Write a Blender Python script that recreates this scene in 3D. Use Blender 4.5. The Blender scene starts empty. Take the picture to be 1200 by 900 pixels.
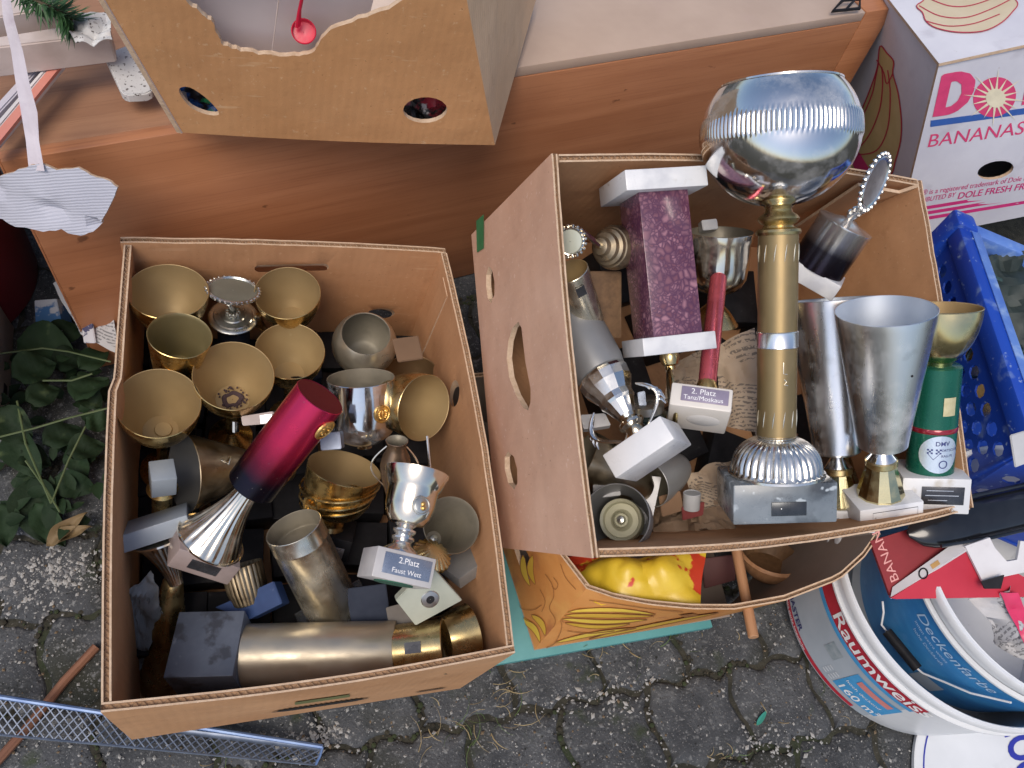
import bpy, bmesh, math, random
from math import sin, cos, pi, radians, sqrt, atan2, tau
from mathutils import Vector, Matrix, noise, geometry

random.seed(7)
sc = bpy.context.scene
COL = sc.collection

# ------------------------------------------------------------------ camera
# camera frame (x right, y down, z forward) expressed in world axes
F = 945.0
CAMROT = Matrix(((0.983459682, 0.089234841, 0.157620420),
                 (0.0, -0.870219611, 0.492664012),
                 (0.181127175, -0.484515193, -0.855825902)))
CAMPOS = Vector((0, 0, 1.1366))
cam_d = bpy.data.cameras.new('camera')
cam = bpy.data.objects.new('camera', cam_d)
COL.objects.link(cam)
cam_d.sensor_width = 36.0
cam_d.lens = 36.0 * F / 1200.0
cam_d.clip_start = 0.02
cam_d.clip_end = 200
_r = CAMROT @ Vector((1, 0, 0)); _u = CAMROT @ Vector((0, -1, 0)); _b = CAMROT @ Vector((0, 0, -1))
cam.matrix_world = Matrix(((_r.x, _u.x, _b.x, CAMPOS.x), (_r.y, _u.y, _b.y, CAMPOS.y), (_r.z, _u.z, _b.z, CAMPOS.z), (0, 0, 0, 1)))
sc.camera = cam

# ------------------------------------------------------------------ light
SUN_EL, SUN_AZ = 60.0, 206.0     # high and hazy, from behind and left of the viewer
w = bpy.data.worlds.new('World'); sc.world = w; w.use_nodes = True
nt = w.node_tree
bg = nt.nodes['Background']
sky = nt.nodes.new('ShaderNodeTexSky'); sky.sky_type = 'NISHITA'; sky.sun_disc = False
sky.sun_elevation = radians(SUN_EL); sky.sun_rotation = radians(SUN_AZ)
sky.air_density = 1.0; sky.dust_density = 2.5; sky.ozone_density = 1.0
nt.links.new(sky.outputs[0], bg.inputs[0]); bg.inputs[1].default_value = 0.115
sd = bpy.data.lights.new('sun', 'SUN'); sun = bpy.data.objects.new('sun', sd); COL.objects.link(sun)
sd.energy = 1.5; sd.angle = radians(32); sd.color = (1.0, 0.90, 0.79)
_d = Vector((sin(radians(SUN_AZ)) * cos(radians(SUN_EL)), cos(radians(SUN_AZ)) * cos(radians(SUN_EL)), sin(radians(SUN_EL))))
sun.rotation_euler = _d.to_track_quat('Z', 'Y').to_euler()
sc.view_settings.view_transform = 'Standard'; sc.view_settings.look = 'None'
sc.view_settings.exposure = 0.40; sc.view_settings.gamma = 1.0
try: sc.view_settings.use_curve_mapping = False
except Exception: pass
sc.render.engine = 'CYCLES'
sc.cycles.max_bounces = 8; sc.cycles.glossy_bounces = 5; sc.cycles.diffuse_bounces = 4

# ------------------------------------------------------------------ measuring helpers
def ray(px, py): return CAMROT @ Vector((px - 600.0, py - 450.0, F))
def pz(px, py, z):
    r = ray(px, py); return CAMPOS + r * ((z - CAMPOS.z) / r.z)
def pd(px, py, d): return CAMPOS + ray(px, py) * (d / F)
def depth(p): return (p - CAMPOS).dot(CAMROT @ Vector((0, 0, 1)))
def onM(px, py, M, h=0.0):
    """point of the sight line on the plane z=h of frame M (world coords)"""
    n = M.to_3x3() @ Vector((0, 0, 1)); o = M @ Vector((0, 0, h)); r = ray(px, py)
    return CAMPOS + r * ((o - CAMPOS).dot(n) / r.dot(n))
def proj(p):
    c = CAMROT.transposed() @ (p - CAMPOS); return (600 + F * c.x / c.z, 450 + F * c.y / c.z)
def mk(o, x, y, z):
    return Matrix(((x.x, y.x, z.x, o.x), (x.y, y.y, z.y, o.y), (x.z, y.z, z.z, o.z), (0, 0, 0, 1)))
def axis_frame(base, top, spin=0.0):
    """frame at base, z toward top, -y turned to the viewer's side then spun"""
    z = (top - base).normalized(); c = (CAMPOS - base); c = (c - z * c.dot(z)).normalized()
    y = -c; x = y.cross(z)
    M = mk(base, x, y, z)
    return M @ Matrix.Rotation(radians(spin), 4, 'Z')
def AX(b, t, db, dt=None, spin=0.0):
    p0 = pd(b[0], b[1], db); p1 = pd(t[0], t[1], db if dt is None else dt)
    return axis_frame(p0, p1, spin), (p1 - p0).length
def rim_frame(c, maj, ratio, ang, p, spin=0.0):
    """open rim facing the viewer: centre pixel, apparent width, squash, image direction of the foot, 3D centre"""
    v = (p - CAMPOS).normalized()
    e = CAMROT @ Vector((cos(radians(ang)), sin(radians(ang)), 0)); e = (e - v * e.dot(v)).normalized()
    a = (-v * ratio - e * sqrt(max(0, 1 - ratio * ratio))).normalized()
    R = maj * 0.5 * depth(p) / F
    c_ = -v; c_ = (c_ - a * c_.dot(a))
    if c_.length < 1e-4: c_ = -e
    c_.normalize(); y = -c_; x = y.cross(a)
    return mk(p, x, y, a) @ Matrix.Rotation(radians(spin), 4, 'Z'), R

# ------------------------------------------------------------------ objects helpers
def tag(o, label=None, cat=None, group=None, kind=None):
    if label: o['label'] = label
    if cat: o['category'] = cat
    if group: o['group'] = group
    if kind: o['kind'] = kind
    return o
def thing(name, label, cat, M, group=None):
    o = bpy.data.objects.new(name, None); COL.objects.link(o); o.empty_display_size = 0.02
    o.matrix_world = M; return tag(o, label, cat, group)
class MB:
    def __init__(s): s.v = []; s.f = []; s.m = []
    def add(s, vs, fs, mi=0, M=None):
        n = len(s.v)
        s.v += [tuple(M @ Vector(v)) if M is not None else tuple(v) for v in vs]
        s.f += [tuple(i + n for i in f) for f in fs]; s.m += [mi] * len(fs); return s
    def box(s, x0, x1, y0, y1, z0, z1, mi=0, M=None, bev=0.0):
        if bev <= 0:
            v = [(x, y, z) for z in (z0, z1) for y in (y0, y1) for x in (x0, x1)]
            return s.add(v, [(0, 2, 3, 1), (4, 5, 7, 6), (0, 1, 5, 4), (2, 6, 7, 3), (0, 4, 6, 2), (1, 3, 7, 5)], mi, M)
        bm = bmesh.new(); bmesh.ops.create_cube(bm, size=1)
        for q in bm.verts: q.co = Vector(((x0 + x1) / 2 + q.co.x * (x1 - x0), (y0 + y1) / 2 + q.co.y * (y1 - y0), (z0 + z1) / 2 + q.co.z * (z1 - z0)))
        bmesh.ops.bevel(bm, geom=bm.edges[:], offset=bev, segments=2, affect='EDGES', profile=0.5)
        bm.verts.index_update(); vs = [tuple(q.co) for q in bm.verts]; fs = [tuple(q.index for q in f.verts) for f in bm.faces]; bm.free()
        return s.add(vs, fs, mi, M)
    def lathe(s, prof, seg=40, mi=0, rmod=None, M=None, sx=1.0, sy=1.0, mis=None):
        n = len(s.v); vs = []; k = len(prof)
        for (r, z) in prof:
            for j in range(seg):
                a = tau * j / seg; rr = r * (rmod(a, z, r) if rmod else 1.0)
                vs.append((rr * cos(a) * sx, rr * sin(a) * sy, z))
        fs = []; ms = []
        for i in range(k - 1):
            for j in range(seg):
                j2 = (j + 1) % seg
                fs.append((i * seg + j, i * seg + j2, (i + 1) * seg + j2, (i + 1) * seg + j)); ms.append(mis[i] if mis else mi)
        s.v += [tuple(M @ Vector(v)) if M is not None else v for v in vs]
        s.f += [tuple(i + n for i in f) for f in fs]; s.m += ms
        return s
    def tube(s, pts, r, seg=8, mi=0, closed=False, flat=1.0, caps=True):
        pts = [Vector(p) for p in pts]; n = len(pts); base = len(s.v); N = None
        for i, p in enumerate(pts):
            if closed: t = pts[(i + 1) % n] - pts[i - 1]
            else: t = pts[min(i + 1, n - 1)] - pts[max(i - 1, 0)]
            t.normalize()
            if N is None: N = t.orthogonal().normalized()
            N = (N - t * N.dot(t));
            if N.length < 1e-6: N = t.orthogonal()
            N.normalize(); B = t.cross(N)
            rr = r[i] if isinstance(r, (list, tuple)) else r
            for j in range(seg):
                a = tau * j / seg; q = p + N * (rr * cos(a)) + B * (rr * flat * sin(a)); s.v.append(tuple(q))
        m = n if closed else n - 1
        for i in range(m):
            for j in range(seg):
                i2 = (i + 1) % n; j2 = (j + 1) % seg
                s.f.append((base + i * seg + j, base + i * seg + j2, base + i2 * seg + j2, base + i2 * seg + j)); s.m.append(mi)
        if caps and not closed:
            s.f.append(tuple(base + j for j in reversed(range(seg)))); s.m.append(mi)
            s.f.append(tuple(base + (n - 1) * seg + j for j in range(seg))); s.m.append(mi)
        return s
    def ball(s, c, r, mi=0, u=8, v=5, sz=1.0):
        c = Vector(c); prof = [(max(1e-5, r * sin(pi * i / v)), -r * sz * cos(pi * i / v)) for i in range(v + 1)]
        return s.lathe(prof, u, mi, M=Matrix.Translation(c))
    def build(s, name, mats, parent=None, smooth=38, weld=False):
        me = bpy.data.meshes.new(name); me.from_pydata(s.v, [], s.f)
        if not isinstance(mats, (list, tuple)): mats = [mats]
        for m in mats: me.materials.append(m)
        me.polygons.foreach_set('material_index', s.m)
        if smooth:
            me.polygons.foreach_set('use_smooth', [True] * len(s.f))
        bm = bmesh.new(); bm.from_mesh(me)
        if weld: bmesh.ops.remove_doubles(bm, verts=bm.verts, dist=1e-6)
        bmesh.ops.recalc_face_normals(bm, faces=bm.faces); bm.to_mesh(me); bm.free()
        if smooth:
            try: me.set_sharp_from_angle(angle=radians(smooth))
            except Exception: pass
        me.update()
        o = bpy.data.objects.new(name, me); COL.objects.link(o)
        if parent is not None: o.parent = parent
        return o
def part(name, mb, mat, parent, smooth=38): return mb.build(name, mat, parent, smooth)

# vessel = outer profile closed over the rim onto an inner wall
def vessel(prof, wall=0.0012, seg=48, mo=0, mi=1, rmod=None, floor=0.004):
    out = list(prof); inn = [(max(0.0005, r - wall), z) for r, z in prof if z > prof[0][1] + floor]
    if not inn: inn = [(prof[-1][0] - wall, prof[-1][1])]
    r0, z0 = inn[0]; inn = [(0.0004, z0), (r0 * 0.6, z0 + 0.0002)] + inn
    rim = [(prof[-1][0] - wall * 0.5, prof[-1][1] + wall * 0.5)]
    allp = out + rim + inn[::-1]
    mis = [mo] * len(out) + [mi] * (len(allp) - 1 - len(out))
    mb = MB(); mb.lathe([(0.0004, prof[0][1])] + allp, seg, rmod=rmod, mis=[mo] + mis)
    return mb
def curve_prof(kind, R, r0, z0, z1, n=14):
    out = []
    for i in range(n + 1):
        t = i / n
        if kind == 'tulip': r = r0 + (R - r0) * (sin(t * pi / 2) ** 0.62)
        elif kind == 'cone': r = r0 + (R - r0) * t
        elif kind == 'round': r = max(r0, R * sqrt(max(0, 1 - (1 - t) ** 2)))
        elif kind == 'cyl': r = R if t > .12 else r0 + (R - r0) * sqrt(1 - (1 - t / .12) ** 2)
        elif kind == 'flare': r = r0 + (R - r0) * t ** 2.2
        elif kind == 'bell': r = r0 + (R - r0) * (0.75 * sin(min(1, t * 1.6) * pi / 2) + 0.25 * t ** 4)
        else: r = R
        out.append((r, z0 + (z1 - z0) * t))
    return out

# ------------------------------------------------------------------ materials
def newmat(name):
    m = bpy.data.materials.new(name); m.use_nodes = True; t = m.node_tree
    b = t.nodes['Principled BSDF']; return m, t, b
def N(t, typ, **kw):
    n = t.nodes.new(typ)
    for k, v in kw.items(): setattr(n, k, v)
    return n
def c4(c): return (c[0], c[1], c[2], 1)
def pmat(name, c1, c2=None, scale=20, rough=0.6, metal=0.0, rvar=0.0, bump=0.0, bscale=None, stretch=(1, 1, 1),
         spots=None, lo=0.35, hi=0.65, detail=4, spec=None, coat=0.0, rand=0.0, trans=0.0):
    """two-tone noise colour, rough variation, bump; spots=[(colour, scale, lo, hi)]"""
    m, t, b = newmat(name); L = t.links.new
    tc = N(t, 'ShaderNodeTexCoord'); mp = N(t, 'ShaderNodeMapping'); mp.inputs['Scale'].default_value = stretch
    oi = N(t, 'ShaderNodeObjectInfo'); av = N(t, 'ShaderNodeVectorMath', operation='ADD')
    mu = N(t, 'ShaderNodeVectorMath', operation='SCALE'); cb = N(t, 'ShaderNodeCombineXYZ')
    L(oi.outputs['Random'], cb.inputs[0]); L(oi.outputs['Random'], cb.inputs[1]); L(cb.outputs[0], mu.inputs[0]); mu.inputs['Scale'].default_value = 7.3
    L(tc.outputs['Object'], av.inputs[0]); L(mu.outputs[0], av.inputs[1]); L(av.outputs[0], mp.inputs[0])
    nz = N(t, 'ShaderNodeTexNoise'); nz.inputs['Scale'].default_value = scale; nz.inputs['Detail'].default_value = detail; nz.inputs['Roughness'].default_value = 0.6
    L(mp.outputs[0], nz.inputs['Vector'])
    rp = N(t, 'ShaderNodeValToRGB'); rp.color_ramp.elements[0].position = lo; rp.color_ramp.elements[1].position = hi
    rp.color_ramp.elements[0].color = c4(c1); rp.color_ramp.elements[1].color = c4(c2 or c1); L(nz.outputs[0], rp.inputs[0])
    col = rp.outputs[0]
    for (sc_, ss, slo, shi) in (spots or []):
        n2 = N(t, 'ShaderNodeTexNoise'); n2.inputs['Scale'].default_value = ss; n2.inputs['Detail'].default_value = 5; L(av.outputs[0], n2.inputs['Vector'])
        r2 = N(t, 'ShaderNodeMapRange'); r2.inputs[1].default_value = slo; r2.inputs[2].default_value = shi; L(n2.outputs[0], r2.inputs[0])
        mx = N(t, 'ShaderNodeMix', data_type='RGBA'); L(r2.outputs[0], mx.inputs[0]); L(col, mx.inputs[6]); mx.inputs[7].default_value = c4(sc_); col = mx.outputs[2]
    if rand > 0:
        hs = N(t, 'ShaderNodeHueSaturation'); r3 = N(t, 'ShaderNodeMapRange'); r3.inputs[3].default_value = 1 - rand; r3.inputs[4].default_value = 1 + rand
        L(oi.outputs['Random'], r3.inputs[0]); L(r3.outputs[0], hs.inputs['Value']); L(col, hs.inputs['Color']); col = hs.outputs[0]
    L(col, b.inputs['Base Color']); b.inputs['Metallic'].default_value = metal; b.inputs['Roughness'].default_value = rough
    if metal >= .35:   # old plating: a film of dust in patches
        nd = N(t, 'ShaderNodeTexNoise'); nd.inputs['Scale'].default_value = 17; nd.inputs['Detail'].default_value = 9; nd.inputs['Roughness'].default_value = .68; L(av.outputs[0], nd.inputs['Vector'])
        rd = N(t, 'ShaderNodeMapRange'); rd.inputs[1].default_value = .48; rd.inputs[2].default_value = .74; rd.inputs[3].default_value = metal; rd.inputs[4].default_value = metal * .55; L(nd.outputs[0], rd.inputs[0]); L(rd.outputs[0], b.inputs['Metallic'])
        ns = N(t, 'ShaderNodeTexNoise'); ns.inputs['Scale'].default_value = 30; ns.inputs['Detail'].default_value = 3; ms = N(t, 'ShaderNodeMapping'); ms.inputs['Scale'].default_value = (18, 18, 1); ms.inputs['Rotation'].default_value = (.5, .35, 0); L(av.outputs[0], ms.inputs[0]); L(ms.outputs[0], ns.inputs['Vector'])
        bs = N(t, 'ShaderNodeBump'); bs.inputs['Strength'].default_value = .05; bs.inputs['Distance'].default_value = .0006; L(ns.outputs[0], bs.inputs['Height']); L(bs.outputs[0], b.inputs['Normal'])
    if spec is not None: b.inputs['Specular IOR Level'].default_value = spec
    if coat: b.inputs['Coat Weight'].default_value = coat; b.inputs['Coat Roughness'].default_value = 0.12
    if trans: b.inputs['Transmission Weight'].default_value = trans
    if rvar > 0:
        n4 = N(t, 'ShaderNodeTexNoise'); n4.inputs['Scale'].default_value = 45; n4.inputs['Detail'].default_value = 6; n4.inputs['Roughness'].default_value = .7; L(mp.outputs[0], n4.inputs['Vector'])
        r4 = N(t, 'ShaderNodeMapRange'); r4.inputs[1].default_value = .35; r4.inputs[2].default_value = .7; r4.inputs[3].default_value = max(.02, rough - rvar); r4.inputs[4].default_value = rough + rvar
        L(n4.outputs[0], r4.inputs[0]); L(r4.outputs[0], b.inputs['Roughness'])
    if bump > 0:
        n5 = N(t, 'ShaderNodeTexNoise'); n5.inputs['Scale'].default_value = bscale or scale * 4; n5.inputs['Detail'].default_value = 6; L(mp.outputs[0], n5.inputs['Vector'])
        bp = N(t, 'ShaderNodeBump'); bp.inputs['Strength'].default_value = bump; bp.inputs['Distance'].default_value = 0.002; L(n5.outputs[0], bp.inputs['Height']); L(bp.outputs[0], b.inputs['Normal'])
    return m
def flat(name, c, rough=0.55, metal=0.0, spots=None):
    return pmat(name, c, tuple(min(1, x * 1.14 + .004) for x in c), 60, rough, metal, spots=spots, bump=0.05, bscale=300)

def cardmat(name, c1, c2, dark, light):
    """old corrugated board: mottled colour, faint flute ribs, soft dents, scuffs, stains and creases"""
    m, t, b = newmat(name); L = t.links.new
    tc = N(t, 'ShaderNodeTexCoord'); oi = N(t, 'ShaderNodeObjectInfo'); cb = N(t, 'ShaderNodeCombineXYZ'); sc3 = N(t, 'ShaderNodeVectorMath', operation='SCALE'); sc3.inputs['Scale'].default_value = 9.1
    for k in range(3): L(oi.outputs['Random'], cb.inputs[k])
    L(cb.outputs[0], sc3.inputs[0]); av = N(t, 'ShaderNodeVectorMath', operation='ADD'); L(tc.outputs['Object'], av.inputs[0]); L(sc3.outputs[0], av.inputs[1]); co = av.outputs[0]
    def nz(scale, det=4, st=None, ro=.6):
        n = N(t, 'ShaderNodeTexNoise'); n.inputs['Scale'].default_value = scale; n.inputs['Detail'].default_value = det; n.inputs['Roughness'].default_value = ro
        if st:
            mp = N(t, 'ShaderNodeMapping'); mp.inputs['Scale'].default_value = st; mp.inputs['Rotation'].default_value = (.3, .2, .5); L(co, mp.inputs[0]); L(mp.outputs[0], n.inputs['Vector'])
        else: L(co, n.inputs['Vector'])
        return n.outputs[0]
    def mr(x, a, b_, c=0, d=1):
        r = N(t, 'ShaderNodeMapRange'); L(x, r.inputs[0])
        for k, v in zip((1, 2, 3, 4), (a, b_, c, d)): r.inputs[k].default_value = v
        return r.outputs[0]
    def mix(f, a, c):
        x = N(t, 'ShaderNodeMix', data_type='RGBA'); L(f, x.inputs[0])
        if isinstance(a, tuple): x.inputs[6].default_value = c4(a)
        else: L(a, x.inputs[6])
        x.inputs[7].default_value = c4(c); return x.outputs[2]
    col = mix(mr(nz(6, 5), .32, .68), c1, c2)
    col = mix(mr(nz(3.2, 6), .54, .80, 0, .75), col, dark)
    col = mix(mr(nz(34, 5), .60, .78, 0, .5), col, dark)
    col = mix(mr(nz(9, 3, (1, 14, 14)), .66, .74, 0, .55), col, light)
    col = mix(mr(nz(150, 3), .64, .74, 0, .6), col, light)
    col = mix(mr(nz(260, 2), .70, .76, 0, .6), col, tuple(x * .5 for x in dark))
    L(col, b.inputs['Base Color']); b.inputs['Roughness'].default_value = .84; b.inputs['Specular IOR Level'].default_value = .3
    wv = N(t, 'ShaderNodeTexWave', bands_direction='DIAGONAL'); wv.inputs['Scale'].default_value = 60; wv.inputs['Distortion'].default_value = .6
    mpw = N(t, 'ShaderNodeMapping'); mpw.inputs['Scale'].default_value = (1, 1, .0); L(co, mpw.inputs[0]); L(mpw.outputs[0], wv.inputs[0])
    h1 = mr(nz(5, 3), 0, 1, 0, 7); h2 = mr(nz(120, 5), 0, 1, 0, .35); h3 = mr(wv.outputs[1], 0, 1, 0, .10)
    cur = h1
    for h in (h2, h3):
        a = N(t, 'ShaderNodeMath', operation='ADD'); L(cur, a.inputs[0]); L(h, a.inputs[1]); cur = a.outputs[0]
    bp = N(t, 'ShaderNodeBump'); bp.inputs['Strength'].default_value = .55; bp.inputs['Distance'].default_value = .0022; L(cur, bp.inputs['Height']); L(bp.outputs[0], b.inputs['Normal'])
    return m
KRAFT = cardmat('kraft_cardboard', (.50, .265, .128), (.59, .335, .175), (.38, .185, .085), (.68, .46, .29))
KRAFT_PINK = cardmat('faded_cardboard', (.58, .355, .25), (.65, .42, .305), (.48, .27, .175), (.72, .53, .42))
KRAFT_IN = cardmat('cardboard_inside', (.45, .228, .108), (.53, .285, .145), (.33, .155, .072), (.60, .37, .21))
KRAFT_EDGE = pmat('cardboard_cut_edge', (.50, .35, .23), (.62, .46, .32), 120, .9, bump=.3, bscale=400)
KRAFT_GOLD = cardmat('golden_cardboard', (.52, .262, .112), (.59, .315, .145), (.42, .195, .08), (.68, .47, .28))
FLUTE = pmat('cardboard_fluting', (.34, .21, .12), (.44, .28, .17), 90, .9)
GOLD = pmat('gold_anodised', (.60, .41, .15), (.68, .49, .21), 12, .27, 1.0, rvar=.12, spots=[((.40, .27, .10), 16, .62, .85)])
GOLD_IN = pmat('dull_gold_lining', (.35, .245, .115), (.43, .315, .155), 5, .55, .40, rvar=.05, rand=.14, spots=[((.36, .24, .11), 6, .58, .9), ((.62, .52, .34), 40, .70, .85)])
BRASS = pmat('worn_brass', (.50, .38, .17), (.60, .47, .24), 14, .30, 1.0, rvar=.12, bump=.02, bscale=200, spots=[((.28, .19, .09), 20, .60, .82)])
BRASS_PALE = pmat('pale_brass', (.66, .61, .49), (.75, .70, .57), 10, .28, .95, rvar=.10, stretch=(1, 1, .15), spots=[((.42, .33, .19), 22, .62, .85)])
TARN = pmat('tarnished_bronze', (.28, .225, .145), (.39, .32, .22), 18, .38, 1.0, rvar=.12, spots=[((.12, .09, .06), 26, .55, .8)])
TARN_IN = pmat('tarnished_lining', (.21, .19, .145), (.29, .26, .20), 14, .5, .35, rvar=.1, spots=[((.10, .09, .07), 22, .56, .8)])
CHROME = pmat('polished_chrome', (.72, .72, .715), (.79, .79, .785), 10, .12, 1.0, rvar=.05, spots=[((.62, .57, .50), 14, .62, .9)])
SILVER = pmat('satin_silver', (.66, .65, .62), (.74, .73, .70), 12, .20, 1.0, rvar=.09, spots=[((.46, .42, .36), 18, .62, .86)])
SILVER_W = pmat('warm_silver', (.72, .66, .55), (.80, .74, .63), 12, .16, 1.0, rvar=.09, spots=[((.42, .33, .22), 18, .60, .85)])
ALU = pmat('brushed_aluminium', (.76, .77, .78), (.83, .84, .85), 10, .31, 1.0, rvar=.07, stretch=(1, 1, .06), spots=[((.55, .54, .53), 30, .66, .85)])
ALU_IN = pmat('matte_aluminium_lining', (.60, .66, .74), (.66, .72, .80), 8, .48, .8)
GREYCUP = pmat('matte_grey_plastic', (.21, .215, .22), (.26, .265, .27), 9, .42, .25, rvar=.06)
PEWTER = pmat('pewter', (.50, .51, .48), (.64, .65, .61), 30, .34, 1.0, rvar=.1, bump=.05, bscale=160)
WHITEM = pmat('white_marble', (.60, .61, .625), (.72, .72, .725), 9, .36, 0, rvar=.1, detail=8, spots=[((.50, .51, .54), 11, .55, .62), ((.46, .43, .38), 34, .64, .74), ((.30, .27, .24), 130, .72, .76)], coat=.12, bump=.06, bscale=200)
CREAM = pmat('cream_marble', (.60, .56, .50), (.70, .66, .60), 9, .35, spots=[((.50, .45, .40), 8, .58, .78)], coat=.15)
GREYM = pmat('grey_marble', (.34, .35, .36), (.46, .47, .48), 14, .36, spots=[((.60, .60, .60), 10, .60, .72)], coat=.15)
BROWNM = pmat('brown_grey_marble', (.29, .23, .215), (.38, .31, .29), 22, .4, spots=[((.22, .18, .18), 12, .58, .75)], coat=.1)
SLATE = pmat('blue_grey_slate', (.085, .10, .135), (.125, .145, .185), 22, .48, rvar=.1, spots=[((.05, .055, .07), 34, .6, .68), ((.20, .22, .26), 60, .66, .78)])
NAVY = pmat('navy_blue_marble', (.022, .045, .13), (.04, .08, .20), 20, .35, spots=[((.25, .30, .42), 30, .68, .78)], coat=.2)
NAVYD = pmat('dark_navy_stone', (.016, .022, .04), (.03, .038, .06), 20, .6, spec=.12)
BLACKP = pmat('black_plinth', (.012, .012, .014), (.024, .024, .027), 30, .5, spec=.15, spots=[((.08, .08, .08), 60, .68, .8)])
FOAMGREEN = pmat('pale_green_plinth', (.33, .36, .30), (.43, .46, .385), 16, .6, spots=[((.26, .25, .18), 14, .55, .75)])
FELT = pmat('green_felt', (.02, .085, .055), (.03, .12, .075), 60, .95, bump=.3, bscale=500)
PLATE = pmat('dark_plate', (.05, .052, .06), (.085, .087, .095), 50, .3, .6, rvar=.1)
PLATE_S = pmat('silver_plate', (.55, .56, .58), (.68, .69, .70), 40, .3, .8, rvar=.12)
PLATE_B = pmat('bluish_plate', (.17, .21, .29), (.26, .30, .38), 30, .3, .4, rvar=.1)
PLATE_V = pmat('violet_plate', (.26, .22, .30), (.33, .29, .37), 30, .4, .2)
MEDAL = pmat('gold_medal', (.70, .42, .12), (.82, .55, .20), 50, .32, 1.0, bump=.7, bscale=260)
RED_AN = None
PINKR = pmat('pink_anodised', (.62, .10, .13), (.70, .15, .18), 8, .27, .75, rvar=.06, stretch=(1, 1, .2))
REDGLASS = pmat('dark_red_lacquer', (.20, .008, .02), (.30, .015, .03), 10, .12, .3, coat=.6)
GREENM = pmat('green_lacquer', (.008, .095, .06), (.012, .125, .08), 10, .28, .35, rvar=.08)
WOOD = pmat('brown_wood', (.11, .06, .028), (.17, .095, .045), 14, .55, stretch=(8, 8, .6), bump=.08, bscale=90)
STICKW = pmat('pale_brown_wood', (.36, .18, .085), (.46, .25, .13), 20, .55, stretch=(6, 6, .5), bump=.1, bscale=120)
RUSTW = pmat('reddish_brown_stick', (.16, .065, .035), (.24, .11, .06), 20, .7, stretch=(6, 6, .5), bump=.15, bscale=120)
WHITEPL = pmat('white_plastic', (.72, .73, .73), (.78, .79, .79), 8, .35, spots=[((.58, .57, .54), 14, .62, .85)])
WHITEINK = flat('white_lettering', (.80, .80, .80), .5)

def gradmat(name, stops, z0, z1, rough=.25, metal=.9, rvar=.06, warp=.0):
    m, t, b = newmat(name); L = t.links.new
    tc = N(t, 'ShaderNodeTexCoord'); sx = N(t, 'ShaderNodeSeparateXYZ'); L(tc.outputs['Object'], sx.inputs[0])
    nz = N(t, 'ShaderNodeTexNoise'); nz.inputs['Scale'].default_value = 30; L(tc.outputs['Object'], nz.inputs['Vector'])
    ma = N(t, 'ShaderNodeMath', operation='MULTIPLY_ADD'); L(nz.outputs[0], ma.inputs[0]); ma.inputs[1].default_value = warp; L(sx.outputs[2], ma.inputs[2])
    mr = N(t, 'ShaderNodeMapRange'); mr.inputs[1].default_value = z0; mr.inputs[2].default_value = z1; L(ma.outputs[0], mr.inputs[0])
    rp = N(t, 'ShaderNodeValToRGB'); L(mr.outputs[0], rp.inputs[0]); e = rp.color_ramp.elements
    e[0].position, e[0].color = stops[0][0], c4(stops[0][1]); e[1].position, e[1].color = stops[-1][0], c4(stops[-1][1])
    for p, c in stops[1:-1]:
        q = e.new(p); q.color = c4(c)
    n2 = N(t, 'ShaderNodeTexNoise'); n2.inputs['Scale'].default_value = 380; n2.inputs['Detail'].default_value = 2; L(tc.outputs['Object'], n2.inputs['Vector'])
    r2 = N(t, 'ShaderNodeMapRange'); r2.inputs[1].default_value = .74; r2.inputs[2].default_value = .8; L(n2.outputs[0], r2.inputs[0])
    mx = N(t, 'ShaderNodeMix', data_type='RGBA'); L(r2.outputs[0], mx.inputs[0]); L(rp.outputs[0], mx.inputs[6]); mx.inputs[7].default_value = (.6, .55, .52, 1)
    L(mx.outputs[2], b.inputs['Base Color']); b.inputs['Metallic'].default_value = metal
    n4 = N(t, 'ShaderNodeTexNoise'); n4.inputs['Scale'].default_value = 45; n4.inputs['Detail'].default_value = 6; L(tc.outputs['Object'], n4.inputs['Vector'])
    r4 = N(t, 'ShaderNodeMapRange'); r4.inputs[1].default_value = .35; r4.inputs[2].default_value = .7; r4.inputs[3].default_value = rough - rvar; r4.inputs[4].default_value = rough + rvar
    L(n4.outputs[0], r4.inputs[0]); L(r4.outputs[0], b.inputs['Roughness'])
    return m
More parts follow.
